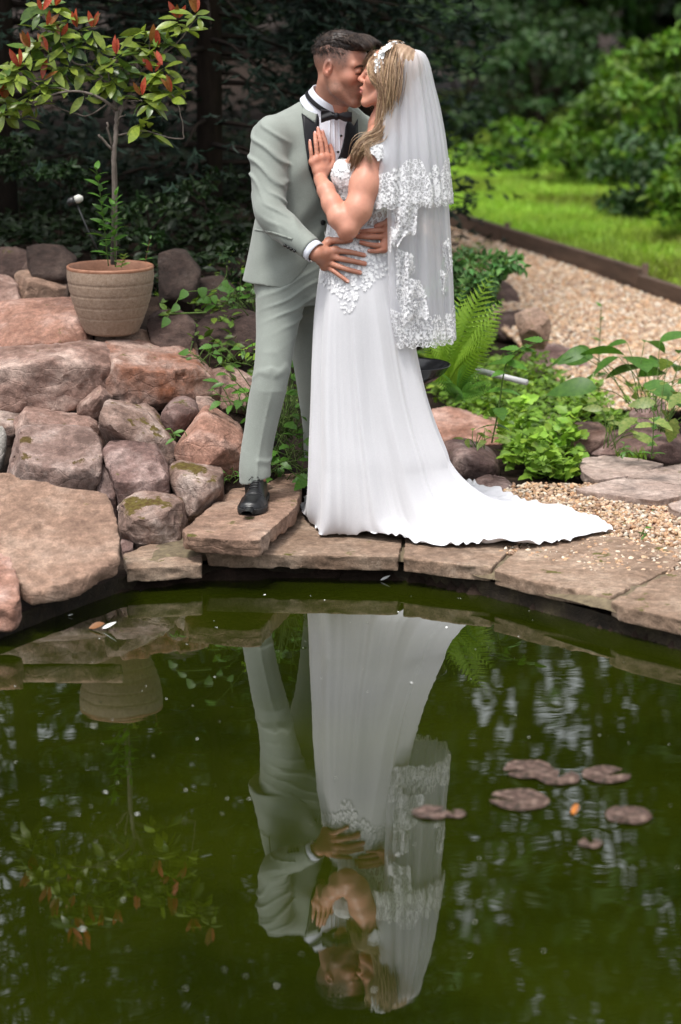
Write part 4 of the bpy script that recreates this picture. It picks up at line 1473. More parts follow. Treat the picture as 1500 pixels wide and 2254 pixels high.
def nails(G, tips, T, nr, col=(0.62, 0.38, 0.34)):
    for t, p in list(tips) + [(T[-1], T[-2])]:
        d = unit(t - p)
        n = unit(np.array([0, -1, .25]) - d * (np.array([0, -1, .25]) @ d))
        V, F, c = scatter((np.array([[-.35, -.4, 0], [.75, -.38, -.02], [1.0, 0, -.06], [.75, .38, -.02], [-.35, .4, 0], [.2, 0, .12]]) * 1.0, np.array([[5, 0, 1], [5, 1, 2], [5, 2, 3], [5, 3, 4], [5, 4, 0]])),
                          np.array([t + n * nr * .88]), np.array([d]), np.array([n]), np.array([nr * 1.05]))
        G.add(V, F, np.asarray(col))


# ================================================================ the man
zg = np.array
GF, GR = np.array([.53, -.85, 0]), np.array([-.85, -.53, 0])
SKIN_M, SKIN_F = np.array([0.42, 0.210, 0.145]), np.array([0.51, 0.250, 0.172])

YT = 8.30
jl = [((722, 232), .075, .068), ((717, 250), .125, .082), ((712, 272), .168, .100), ((706, 298), .192, .118), ((698, 345), .198, .136), ((684, 410), .192, .138), ((662, 480), .178, .130), ((655, 518), .178, .132), ((650, 580), .190, .142), ((647, 630), .200, .152), ((646, 665), .206, .158)]
jlv = [(at(c[0], c[1], YT), a, b) for c, a, b in jl]
torso = loft_fn(jlv, GF, GR, 2.35)

# jacket
lo, hi = at(535, 660, 8.0), at(830, 190, 8.6)
jv = Vol((lo[0] - .06, 7.86, lo[2] - .03), (hi[0] + .06, 8.62, hi[2] + .03), .0048)
sl, X, Y, Z = jv.block()
jd = torso(X, Y, Z)
s_, f_ = torso.frame(X, Y, Z)
# soft drapes of the front
jd = jd + .0045 * np.sin((Z * 30 + s_ * 38 + 1.5 * vnoise(X * 7, Y * 7, Z * 7, 3))) * sstep(.0, .10, f_) * sstep(1.62, 1.40, Z) * sstep(.95, 1.15, Z) + .005 * fbm(X * 8, Y * 8, Z * 5, 2, 4)
jv.d[:] = jd
shR, shL = at(603, 296, 8.19), at(797, 292, 8.43)
jv.cone(at(660, 262, 8.27), shR, .055, .064, .05)
jv.cone(at(765, 262, 8.36), shL, .055, .058, .05)
arm = spline(np.array([[*at(598, 298, 8.185), .070], [*at(592, 335, 8.16), .072], [*at(593, 385, 8.13), .069], [*at(594, 430, 8.10), .064], [*at(597, 468, 8.06), .060], [*at(622, 497, 8.03), .058], [*at(652, 522, 7.99), .050], [*at(690, 552, 7.945), .043]]), 40)


def sleeve(X, Y, Z):
    d = None; best = None
    for i in range(len(arm) - 1):
        q = sd_cone(X, Y, Z, arm[i, :3], arm[i + 1, :3], arm[i, 3], arm[i + 1, 3])
        d = q if d is None else smin(d, q, .004)
    return d


m = .09
sl2, X2, Y2, Z2 = jv.block(arm[:, :3].min(0) - m, arm[:, :3].max(0) + m)
sd = sleeve(X2, Y2, Z2)
# creases gathered at the inside of the elbow, twisting drags on the upper sleeve
e0 = arm[22, :3]
re = np.sqrt((X2 - e0[0]) ** 2 + (Y2 - e0[1]) ** 2 + (Z2 - e0[2]) ** 2)
ph = (X2 - e0[0]) * 0.55 + (Z2 - e0[2]) * 1.0
sd = sd - .0085 * crease(ph * 118 + 4 * vnoise(X2 * 10, Y2 * 10, Z2 * 10, 2)) * np.exp(-(re / .085) ** 2) * sstep(-.06, .05, X2 - e0[0])
u0 = arm[7, :3]
ru = np.sqrt((X2 - u0[0]) ** 2 + (Y2 - u0[1]) ** 2 + (Z2 - u0[2]) ** 2)
sd = sd - .0080 * crease(((Z2 - u0[2]) * 66 + (X2 - u0[0]) * 60) + 3.5 * vnoise(X2 * 8, Y2 * 8, Z2 * 8, 6)) * np.exp(-(ru / .15) ** 2)
w0 = arm[-9, :3]
rw = np.sqrt((X2 - w0[0]) ** 2 + (Y2 - w0[1]) ** 2 + (Z2 - w0[2]) ** 2)
sd = sd - .0050 * crease(((X2 - w0[0]) * 85 + (Z2 - w0[2]) * 30)) * np.exp(-(rw / .07) ** 2)
# cut the sleeve square at the cuff
ax_ = unit(arm[-1, :3] - arm[-4, :3])
ce = arm[-1, :3] - ax_ * .012
sd = np.maximum(sd, (X2 - ce[0]) * ax_[0] + (Y2 - ce[1]) * ax_[1] + (Z2 - ce[2]) * ax_[2])
jv.d[sl2] = smin(jv.d[sl2], sd.astype(np.float32), .016)
# left sleeve going round behind the woman
lar = [at(797, 294, 8.43), at(835, 390, 8.45), at(862, 470, 8.34)]
jv.chain(lar, [.066, .06, .05], .02)
# hem and the curved cutaway of the front
sl, X, Y, Z = jv.block()
zh = at(600, 648, 8.1)[2]
s_, f_ = torso.frame(X, Y, Z)
zbtn = at(712, 494, 8.1)[2]
scut = np.interp(Z, [zh - .02, zh + .004, zh + .03, zh + .07, zh + .13, zbtn], [.19, .15, .10, .055, .012, -.022])
cut = np.minimum(f_ + .0, scut - np.abs(s_))
cut = np.where(Z < zbtn, cut, -1)
hem = zh + .028 * sstep(.0, .2, s_) * 1.0 - Z + .35 * np.clip(-f_, 0, .2) * 0
d = jv.d
keep = ~((Z > zh - .2) & (np.sqrt((X - arm[-1, 0]) ** 2 + (Y - arm[-1, 1]) ** 2) < 0))
# only the torso is trimmed, never the sleeve
armd = np.full(jv.d.shape, 1.0, np.float32); armd[sl2] = sd
trim = np.maximum(np.maximum(d, hem), cut)
jv.d = np.where(armd < .004, np.minimum(trim, armd), trim).astype(np.float32)
# neck opening
nk0, nk1 = at(716, 245, 8.30), at(748, 170, 8.24)
jv.cone(at(724, 238, 8.29), at(740, 195, 8.24), .068, .08, .01) if False else None
JV, JF = jv.surf()
JB = bvh_of((JV, JF))

man = empty('person', tuple(at(600, 1080, 8.1) * np.array([1, 1, 0]) + np.array([0, 0, STAND_Z])), 'man in sage green suit and black bow tie kissing the bride', 'person')


def wear(name, V, F, mat, owner, smooth=True, label=None, cols=None):
    me = raw_mesh(name, np.asarray(V) - np.asarray(owner.location), F, smooth)
    if cols is not None: col_attr(me, cols)
    o = obj(name, me, mat, owner)
    if label: o['label'] = label
    return o


def wear_sub(name, V, F, mat, part, owner, smooth=True, cols=None):
    o = wear(name, V, F, mat, owner, smooth, cols=cols)
    o.parent = part
    return o


jacket = wear('jacket', JV, JF, C_SUIT, man)

# trousers
tl = [((652, 540), .150, .115), ((650, 600), .165, .125), ((648, 640), .160, .125), ((646, 668), .13, .11)]
pel = loft_fn([(at(c[0], c[1], YT - .02), a, b) for c, a, b in tl], GF, GR, 2.2)
tv = Vol((at(520, 1060, 8.0)[0] - .05, 7.85, .2), (at(730, 600, 8.4)[0] + .05, 8.66, at(650, 535, 8.3)[2] + .03), .0046)
lo = at(650, 675, 8.3)
tv.add(pel, (tv.lo[0], tv.lo[1], at(650, 675, 8.3)[2] - .02), (9, 9, 9), 0)
legR = spline(np.array([[*at(622, 640, 8.22), .098], [*at(612, 700, 8.19), .079], [*at(604, 770, 8.14), .066], [*at(597, 835, 8.10), .064], [*at(584, 895, 8.10), .061], [*at(568, 975, 8.09), .0555], [*at(561, 1030, 8.075), .0555], [*at(561, 1056, 8.07), .0535], [*at(561, 1075, 8.07), .0530]]), 44)
legL = spline(np.array([[*at(672, 640, 8.38), .098], [*at(675, 720, 8.40), .078], [*at(688, 830, 8.40), .064], [*at(700, 960, 8.48), .058], [*at(705, 1040, 8.5), .056], [*at(705, 1070, 8.5), .054]]), 30)
for L in (legR, legL): tv.chain(L[:, :3], L[:, 3], .012)
sl, X, Y, Z = tv.block()
kn = at(600, 832, 8.05)
rk = np.sqrt((X - kn[0]) ** 2 + ((Y - kn[1]) * .6) ** 2 + (Z - kn[2]) ** 2)
ang = (Z - kn[2]) + .55 * np.abs(X - kn[0])
tv.d -= (.0042 * crease(ang * 88 + 5 * vnoise(X * 16, Y * 16, Z * 12, 3)) * np.exp(-(rk / .075) ** 2) * np.clip(.15 + 1.5 * vnoise(X * 15, Y * 15, Z * 15, 8), 0, 1.2)).astype(np.float32)
cr = at(655, 660, 8.18)                                     # drag lines from the crotch
rc = np.sqrt((X - cr[0]) ** 2 + ((Y - cr[1]) * .5) ** 2 + (Z - cr[2]) ** 2)
tv.d -= (.0055 * crease(((Z - cr[2]) - .45 * (X - cr[0])) * 120 + 2 * vnoise(X * 9, Y * 9, Z * 9, 4)) * np.exp(-(rc / .10) ** 2)).astype(np.float32)
an = at(561, 1030, 8.02)                                    # break above the shoe
ra = np.abs(Z - an[2])
tv.d -= (.0042 * crease((Z - an[2]) * 92 - 32 * np.abs(X - an[0] - .008) + 2.4 * vnoise(X * 18, Y * 18, Z * 18, 5) + 1.2) * np.exp(-(ra / .05) ** 2) * np.clip(.1 + 1.6 * vnoise(X * 17, Y * 17, Z * 17, 12), 0, 1.2) * (X < legL[:, 0].min() - .05)).astype(np.float32)
tv.d += (.0045 * fbm(X * 11, Y * 11, Z * 5, 2, 14)).astype(np.float32)
# pressed crease down the front of the shin
cx = np.interp(Z, legR[::-1, 2], legR[::-1, 0]); cyy = np.interp(Z, legR[::-1, 2], legR[::-1, 1])
tv.d += (-.0055 * np.exp(-(np.abs(X - cx - .012) / .007) ** 1.2) * (Y < cyy) * sstep(kn[2] - .02, kn[2] - .10, Z)).astype(np.float32)
tv.d = np.maximum(tv.d, (at(561, 1058, 8.05)[2] + .012 * np.sin((X - an[0]) * 30) - Z)).astype(np.float32)
TV, TF = tv.surf()
trousers = wear('trousers', TV, TF, C_SUIT, man)

# head, neck and upper chest
gO = at(752, 152, 8.20)
gA = axes((.84, -.46, -.20), RAD(-3))
gS = 1.05
hv = Vol(gO - np.array([.17, .17, .26]), gO + np.array([.18, .17, .16]), .0027)
face_prims(hv, gO, gA, gS)
nb = at(722, 250, 8.30)
hv.cone(gO + gS * np.array([-.022, 0, -.045]) @ gA, nb, .058, .064, .02)
hv.cone(gO + gS * np.array([.040, 0, -.085]) @ gA, nb + np.array([.03, -.035, .0]), .026, .030, .03)
hv.cone(nb, nb + np.array([0, .01, -.05]), .064, .078, .02)
HV, HF = hv.surf()
HC = face_colour(HV, gO, gA, gS, SKIN_M)
bodyG = Geo()
bodyG.add(HV, HF, HC)

# short brown hair, long on top and pushed forward
gv = Vol(gO - np.array([.15, .15, .06]), gO + np.array([.16, .15, .17]), .0030)
gv.ell(gO + gS * np.array([-.012, 0, .042]) @ gA, np.array([.103, .079, .092]) * gS, gA, 0)
gv.ell(gO + gS * np.array([.046, 0, .098]) @ gA, np.array([.058, .054, .032]) * gS, gA, .02)
gv.ell(gO + gS * np.array([.080, .0, .094]) @ gA, np.array([.024, .045, .020]) * gS, gA, .02)
sl, X, Y, Z = gv.block()
lx, ly, lz = [((X - gO[0]) * gA[i][0] + (Y - gO[1]) * gA[i][1] + (Z - gO[2]) * gA[i][2]) / gS for i in range(3)]
lim = .066 + .30 * np.clip(.055 - np.abs(ly), -.03, .03) * -0 - .50 * np.clip(-lx - .03, 0, .06) + .06 * np.clip(lx, 0, .09) + .35 * np.clip(lx - .055, 0, .05)
gv.d = np.maximum(gv.d, ((lim - lz) * gS)).astype(np.float32)
gv.d += (.0065 * sstep(.026, .0, lz - lim)).astype(np.float32)      # thins out towards the clipped sides
gv.d += (.0012 * np.sin(ly * 420 + 5 * vnoise(lx * 30, ly * 30, lz * 30, 2)) + .0012 * fbm(X * 60, Y * 60, Z * 60, 2, 3)).astype(np.float32)
GVv, GFf = gv.surf()
hairG = Geo(); hairG.add(GVv, GFf, (1, 1, 1))
r = np.random.default_rng(5)
for k in range(3200):                                      # locks combed forwards, lifted at the front
    a = np.array([r.uniform(-.095, .080), r.uniform(-.064, .064), 0])
    a[2] = .126 - 6.5 * a[1] ** 2 - 3.2 * (a[0] - .012) ** 2
    if a[2] < .086: continue
    L = r.uniform(.030, .050)
    lift = .006 + .010 * sstep(.0, .06, a[0])
    cmb = .010 * math.sin(a[1] * 90) + .15 * a[1]
    q = np.array([a - [0, 0, .004], a + [L * .5, .5 * cmb + r.normal() * .002, lift], a + [L, cmb + r.normal() * .003, lift * .5 - .008]])
    v, f = tube(gO + gS * spline(q, 5) @ gA, np.array([.0009, .0011, .0011, .0009, .0003]), 3)
    hairG.add(v, f, np.full(3, r.uniform(.5, 3.0)))
for k in range(1800):                                       # short clipped hair round the sides and back
    u = r.normal(size=3); u[2] = abs(u[2]) * .6; u = unit(u)
    if u[0] > .45 and u[2] < .6: continue
    a = np.array([-.012, 0, .040]) + u * np.array([.102, .079, .090])
    if a[2] < .058 - .55 * max(0, -a[0] - .02): continue
    t = unit(np.array([.6, 0, -.5]) - u * (np.array([.6, 0, -.5]) @ u) + .3 * r.normal(size=3))
    q = np.array([a, a + t * .008 + u * .002, a + t * .016 + u * .001])
    v, f = tube(gO + gS * q @ gA, [.0008, .0008, .0003], 3)
    hairG.add(v, f, np.full(3, r.uniform(.5, 1.8)))
wear('hair', *hairG.arrays(), H_BROWN, man, cols=np.concatenate(hairG.c))
# ================================================================ the woman: dress
BF = unit(np.array([-.96, .26, 0])); BR = np.cross(BF, [0, 0, 1.0])      # facing, her right-hand side
YB = 8.10
bl = [((848, 268), .058, .055), ((845, 290), .115, .066), ((838, 312), .150, .082), ((822, 345), .150, .098), ((800, 385), .142, .116), ((800, 430), .128, .098), ((800, 480), .118, .090), ((795, 520), .132, .104), ((791, 565), .155, .124), ((792, 610), .168, .138), ((795, 640), .17, .142)]
blv = [(at(c[0], c[1], YB), a, b) for c, a, b in bl]
btor = loft_fn(blv, BF, BR, 2.15)
bv = Vol((at(700, 500, 8.1)[0], 7.84, at(790, 640, 8.1)[2]), (at(900, 300, 8.1)[0], 8.38, at(840, 262, 8.1)[2]), .0042)
sl, X, Y, Z = bv.block()
bv.d[:] = btor(X, Y, Z)
for sg in (-1, 1):                                          # bust
    c = at(772, 378, YB) + np.array([0, sg * .062, 0])
    bv.ell(c, (.066, .062, .058), None, .03)
# neckline: scooped at the front, cap sleeve strap left standing
zn = at(745, 352, 8.05)[2]
sh = at(842, 318, 7.98)
sl, X, Y, Z = bv.block()
fr = (X - at(838, 330, YB)[0]) * BF[0] + (Y - YB) * BF[1]
neck = Z - (zn + .010 + np.clip(-fr * 1.0 + .02, -.02, .06) * .9)
bodv = bv.d.copy()
bv.d = np.maximum(bv.d + (.0012 * fbm(X * 120, Y * 120, Z * 120, 2, 3)), neck).astype(np.float32)
BV, BFc = bv.surf()

# skirt: rings from waist to shin, then out to the hem that lies on the stones
LR = [(492, 722, 853, .120), (520, 716, 858, .135), (560, 709, 868, .160), (600, 703, 879, .182), (650, 696, 891, .200), (700, 690, 905, .208), (800, 684, 927, .222), (880, 682, 947, .238), (950, 679, 972, .256), (1010, 676, 1000, .275)]
YS = 8.09
rings = []
for py, L, R_, dep in LR:
    a, b = at(L, py, YS), at(R_, py, YS)
    rings.append((a[2], (a[0] + b[0]) / 2, (b[0] - a[0]) / 2, dep))
rings = np.array(rings)
HEM = [(660, 1118, 185), (672, 1140, 197), (692, 1158, 209), (706, 1180, 222), (742, 1175, 236), (800, 1184, 252), (870, 1193, 268), (940, 1200, 282), (1010, 1204, 295), (1080, 1203, 307), (1140, 1205, 317), (1210, 1198, 328), (1262, 1190, 338),
       (1312, 1177, 346), (1358, 1170, 353), (1318, 1146, 361), (1240, 1114, 371), (1170, 1104, 383), (1105, 1094, 398), (1040, 1066, 418), (930, 1046, 445), (800, 1046, 475), (705, 1066, 512), (660, 1118, 545)]
hz = COPE_Z + .0035
hp = np.array([[*on(x, y, hz)[:2], t] for x, y, t in HEM])
NT, NA, NB = 420, 90, 60
th = np.linspace(185, 545, NT, endpoint=False)
hx, hy = np.interp(th, hp[:, 2], hp[:, 0]), np.interp(th, hp[:, 2], hp[:, 1])
k_ = np.ones(9) / 9
hx = np.convolve(np.concatenate([hx[-4:], hx, hx[:4]]), k_, 'valid') * .5 + hx * .5
hy = np.convolve(np.concatenate([hy[-4:], hy, hy[:4]]), k_, 'valid') * .5 + hy * .5
tr = np.radians(th)
zs = np.linspace(rings[0, 0], rings[-1, 0], NA)
R3 = lambda c: np.interp(zs[::-1], rings[::-1, 0], rings[::-1, c])[::-1]
cx, hw, dp = R3(1), R3(2), R3(3)
sm_ = lambda a: np.convolve(np.pad(a, 6, mode='edge'), np.ones(13) / 13, 'valid')
cx, hw, dp = sm_(cx), sm_(hw), sm_(dp)
# gathered folds, deeper towards the hem; they stay put in angle, so they flare into the train
tt = tr[None]
fold = 0.75 * np.sin(6 * tt + .6 + 1.4 * np.sin(2 * tt)) + 0.6 * np.sin(11 * tt + 2.2 * np.sin(3 * tt + 1) + 2.0) * (.5 + .5 * np.sin(2 * tt + .7)) + 0.06 * np.sin(27 * tt + 3 * np.sin(5 * tt))
fold = .55 * fold + 1.3 * fbm(np.cos(tt) * 3.1 + 5, np.sin(tt) * 3.1, 0 * tt, 3, 27, .55)
qz = ((rings[0, 0] - zs) / (rings[0, 0] - rings[-1, 0]))[:, None]
fine = fbm(np.cos(tr)[None] * 7 + 0 * qz, np.sin(tr)[None] * 7 + 0 * qz, qz * 2.2 + 0 * tt, 3, 12)
amp = .0008 + .0135 * sstep(.10, 1.0, qz)
rad = 1 + 0 * tt + qz * 0
A = np.stack([cx[:, None] + (hw[:, None] + amp * fold + .003 * fine * qz) * np.cos(tt), YS + (dp[:, None] + amp * 1.3 * fold + .003 * fine * qz) * np.sin(tt), zs[:, None] + 0 * tt], -1)
P0 = A[-1]; T0 = unit(A[-1] - A[-8])
H = np.stack([hx, hy, np.full(NT, hz)], -1)
dist = np.linalg.norm((H - P0)[:, :2], axis=1)
drop = P0[:, 2] - hz
k1 = (drop * 0.92) / np.maximum(-T0[:, 2], .3)
P1 = P0 + T0 * k1[:, None]
P1[:, 2] = np.maximum(P1[:, 2], hz + .012 + .04 * np.clip(dist - .3, 0, .4))
far = sstep(.25, .6, dist)[:, None]
P1[:, :2] = P1[:, :2] * (1 - .25 * far) + (P0[:, :2] * .55 + H[:, :2] * .45) * (.25 * far)
s1 = np.linspace(0, 1, NB + 1)[1:, None, None]
Bz = (1 - s1) ** 2 * P0[None] + 2 * s1 * (1 - s1) * P1[None] + s1 ** 2 * H[None]
out = unit(np.stack([np.cos(tr), np.sin(tr), 0 * tr], -1))
wrk = fold[0][None, :, None] * out[None] * (.012 * s1 * (1 - s1 * .5))
Bz = Bz + wrk * (1 - .6 * far[None])
lie = sstep(.30, 0.0, (Bz[..., 2] - hz) / .3)                # where the cloth lies down it ripples
rip = fbm(Bz[..., 0] * 9, Bz[..., 1] * 16, 0 * Bz[..., 0], 3, 21)
Bz[..., 2] = np.maximum(Bz[..., 2], hz) + lie * (.022 * np.clip(rip + .25, 0, 1) + .020 * np.clip(fold[0], 0, 2)[None] * far[None, :, 0] * (1 - s1[..., 0] * .6))
ruf = np.exp(-((1 - s1[..., 0]) / .05) ** 2)
Bz[..., 2] += ruf * .009 * (1 + np.sin(th[None] * 1.05 + 3 * np.sin(th * .21)[None])) * .6
Bz[..., :2] += (ruf * .007 * np.sin(th[None] * .83 + 2 * np.sin(th * .13)[None]))[..., None] * out[None, :, :2]
SK = np.concatenate([A, Bz], 0)                              # rows x NT
nr = SK.shape[0]
SKv = SK.transpose(1, 0, 2).reshape(-1, 3)
SKf = grid_faces(NT, nr, wrap_u=True)
DB = bvh_of((SKv, SKf), (BV, BFc))

bride = empty('person', tuple(np.array([.12, 8.1, COPE_Z])), 'bride in white lace dress and long veil kissing the man', 'person')
me = raw_mesh('skirt', SKv - np.array(bride.location), SKf)
skirt = obj('skirt', me, C_CHIFFON, bride)
bodice = wear('bodice', BV, BFc, LACE_BODICE, bride)


def lace_bits(n, pick, bvh, size, lift=.003, seed=1, petals=5):
    """raised lace flowers and sprigs lying on a surface"""
    r = np.random.default_rng(seed)
    G = Geo()
    pet = (np.array([[0, 0, 0], [.5, .26, .015], [1, 0, .01], [.5, -.26, .015]]), np.array([[0, 3, 2, 1]]))
    for _ in range(n):
        px, py = pick(r)
        p, nn = hit(bvh, px, py, lift)
        if p is None: continue
        t = unit(np.cross(nn, r.normal(size=3))); b = np.cross(nn, t)
        s = size * .68 * r.uniform(.6, 1.3)
        k = petals if r.uniform() < .6 else 3
        a = np.linspace(0, 2 * np.pi * (1 if k == petals else .45), k, endpoint=False) + r.uniform(0, 6)
        d = np.cos(a)[:, None] * t + np.sin(a)[:, None] * b + .15 * nn
        V, F, c = scatter(pet, np.tile(p, (k, 1)), d, np.tile(nn, (k, 1)), np.full(k, s))
        G.add(V, F)
    return G


_m = Mat('lace_thread'); _m.set(color=(0.84, 0.84, 0.85), rough=0.7, sheen=0.3); M_THREAD = _m.m


def inpoly(poly):
    P = np.asarray(poly, float)
    def pick(r):
        while True:
            g = P.min(0) + r.uniform(size=2) * (P.max(0) - P.min(0))
            c = False
            for a, b in zip(P, np.roll(P, -1, 0)):
                if (a[1] > g[1]) != (b[1] > g[1]) and g[0] < (b[0] - a[0]) * (g[1] - a[1]) / (b[1] - a[1]) + a[0]: c = not c
            if c: return g
    return pick


g = lace_bits(760, inpoly([(718, 500), (856, 505), (868, 560), (860, 600), (832, 612), (815, 632), (790, 645), (772, 692), (757, 690), (742, 650), (722, 640), (704, 615), (706, 560)]), DB, .011, seed=3)
wear_sub('lace_applique', *g.arrays(), M_THREAD, skirt, bride, smooth=False)
g = lace_bits(420, inpoly([(750, 345), (768, 352), (770, 420), (752, 460), (733, 420), (726, 378)]), DB, .009, seed=4)
wear_sub('lace_applique', *g.arrays(), M_THREAD, bodice, bride, smooth=False)

# ---------------------------------------------------------------- woman: head, arms and hands
bO = at(860, 172, 8.085)
bA = axes((-.955, .22, .12), RAD(2))
bS = .97
wv_ = Vol(bO - np.array([.17, .16, .24]), bO + np.array([.17, .16, .15]), .0027)
face_prims(wv_, bO, bA, bS, True)
wv_.cone(bO + bS * np.array([-.02, 0, -.05]) @ bA, at(846, 275, 8.11), .047, .052, .02)
wv_.cone(at(846, 275, 8.11), at(846, 300, 8.12), .052, .065, .03)
WV, WF = wv_.surf()
WC = face_colour(WV, bO, bA, bS, SKIN_F, True)
bodyB = Geo(); bodyB.add(WV, WF, WC)

av = Vol((at(672, 400, 8.1)[0], 7.72, at(760, 540, 7.9)[2]), (at(880, 400, 8.1)[0], 8.30, at(700, 268, 8.0)[2]), .0027)
wr_p, wr_n = hit(JB, 706, 394)
wrist = wr_p + np.array([0, -.030, 0])
av.chain([at(832, 322, 8.03), at(821, 340, 7.985), at(804, 408, 7.945), at(788, 462, 7.905), at(768, 500, 7.885)], [.046, .051, .051, .045, .036], .035)
av.chain([at(766, 503, 7.885), at(747, 480, 7.90), at(731, 448, 7.935), at(718, 418, 7.975), wrist], [.037, .038, .0345, .0295, .0250], .02)
av.cone(at(764, 512, 7.885), at(760, 515, 7.885), .022, .020, .02)
# her right arm goes up behind the man's neck: only its root is built under the lace
av.cone(at(846, 300, 8.11), at(832, 322, 8.03), .06, .05, .03)
z5 = lambda L: [(660 + x * .16854, 260 + y * .16854, e) for x, y, e in L]
bh = hand(av, JB, wrist, .026, [z5([(352, 500, .004), (330, 330, .006), (308, 245, .004), (292, 178, .002)]), z5([(285, 505, .006), (265, 320, .008), (248, 215, .005), (236, 140, .002)]),
                               z5([(218, 525, .004), (205, 350, .007), (198, 270, .004), (196, 200, .002)]), z5([(155, 570, .0), (142, 430, .004), (135, 370, .003), (131, 305, .001)])],
          z5([(415, 590, .002), (425, 500, .004), (408, 420, .002), (392, 355, .0)]), r=(.0086, .0066), palm=.0125, wlift=.01)
AV, AF = av.surf()
AC = hand_colour(AV, *bh, SKIN_F)
el = at(765, 520, 7.86)
mm = np.exp(-(np.linalg.norm(AV - el, axis=1) / .03) ** 2)[:, None] * .35
AC = AC * (1 - mm) + SKIN_F * np.array([1.0, .74, .68]) * mm
bodyB.add(AV, AF, AC)
nails(bodyB, bh[3], bh[2], .0068, (0.66, 0.42, 0.39))
# the body under the dress, one with the arm and neck
uv_ = Vol(bv.lo, bv.lo + bv.h * (bv.n - 1), .008)
sl, X, Y, Z = uv_.block(); uv_.d[:] = btor(X, Y, Z) + .010
UV, UF = uv_.surf(); bodyB.add(UV, UF, SKIN_F)
lz = .14
lv = Vol((-.15, 7.9, lz - .05), (.30, 8.35, 1.0), .009)
for sg in (-1, 1):
    lv.chain([at(795, 610, 8.1) + [0, sg * .08, 0], np.array([.06, 8.1 + sg * .07, .58]), np.array([.09, 8.1 + sg * .06, .20])], [.085, .055, .038], .02)
    lv.cone(np.array([.09, 8.1 + sg * .06, .17]), np.array([-.05, 8.1 + sg * .07, .15]), .035, .026, .02)
LV_, LF_ = lv.surf(); bodyB.add(LV_, LF_, SKIN_F)
v, f = bodyB.arrays()
wear('body', v, f, M_SKIN, bride, cols=np.concatenate(bodyB.c))


def ring_mesh(c, axis, r, t, n=20):
    a = unit(np.cross(axis, [.3, .5, .8])); b = np.cross(axis, a)
    th_ = np.linspace(0, 2 * np.pi, n + 1)
    return tube(np.array([c + r * (math.cos(x) * a + math.sin(x) * b) for x in th_]), t, 6, cap=False)


kf = bh[1][2]; tp = bh[3][2]
rp = kf + (tp[0] - kf) * .24
wear('ring', *ring_mesh(rp, unit(tp[0] - kf), .0100, .0016), M_GOLD, bride)

# sheer lace at the side of the back and lace cap sleeve
MB = bvh_of((AV, AF), (BV, BFc), (UV, UF))
p = patch([(806, 498), (822, 470), (838, 432), (846, 400), (862, 420), (866, 470), (852, 486), (830, 500)], DB, .003, 5, .002)
wear_sub('lace_back', *p, LACE_SKIN, bodice, bride)
capp = [(800, 318), (812, 304), (830, 295), (872, 292), (880, 330), (872, 352), (862, 366), (852, 358), (846, 364), (838, 350), (830, 354), (822, 340), (810, 338), (806, 328)]
p = patch(capp, MB, .011, 4, .002)
wear_sub('cap_sleeve', *p, LACE_BODICE, bodice, bride)
g = lace_bits(260, inpoly(capp), MB, .010, .0125, seed=8)
wear_sub('lace_applique', *g.arrays(), M_THREAD, bodice, bride, smooth=False)

# ---------------------------------------------------------------- woman: hair
cap = Vol(bO - np.array([.15, .15, .12]), bO + np.array([.16, .15, .16]), .0034)
cap.ell(bO + bS * np.array([-.020, 0, .040]) @ bA, np.array([.100, .082, .091]) * bS, bA, 0)
cap.ell(bO + bS * np.array([-.035, 0, -.03]) @ bA, np.array([.08, .083, .10]) * bS, bA, .03)
sl, X, Y, Z = cap.block()
lx, ly, lz_ = [((X - bO[0]) * bA[i][0] + (Y - bO[1]) * bA[i][1] + (Z - bO[2]) * bA[i][2]) / bS for i in range(3)]
front = lx - (.030 + .55 * np.clip(lz_ - .03, 0, .1) - .10 * np.clip(-lz_, 0, .2))
cap.d = np.maximum(cap.d, front * bS).astype(np.float32)
cap.d += (.0010 * np.sin(lx * 330 + 60 * lz_ * np.abs(lz_) * 4)).astype(np.float32)
CV, CF = cap.surf()
hb = Geo(); hb.add(CV, CF, (.8, .78, .76))
r = np.random.default_rng(9)


def locks(guide, n, spread, r0, r1, tint=(.7, 1.5), wave=.004, seedk=0):
    g = np.array([at(*q) for q in guide])
    P = spline(g, 18)
    t = np.linspace(0, 1, 18)
    for k in range(n):
        o = r.normal(size=3) * spread
        o[1] = -abs(o[1]) * .7 + o[1] * .3
        wv2 = np.outer(np.sin(t * r.uniform(5, 11) + r.uniform(0, 6)), r.normal(size=3)) * wave * (0.3 + t)[:, None]
        sp = (0.45 + 0.75 * np.sin(np.pi * np.clip(t * .9 + .08, 0, 1)))[:, None]
        q = P + o * sp + wv2
        end = r.uniform(.78, 1.0)
        q = q[: max(6, int(18 * end))]
        rr_ = np.linspace(r0, r1, len(q)) * r.uniform(.7, 1.2); rr_[-1] = .0004; rr_[-2] *= .6
        v, f = tube(q, rr_, 3)
        hb.add(v, f, np.full(3, r.uniform(*tint)) * np.array([1, r.uniform(.93, 1.03), r.uniform(.82, 1.0)]))


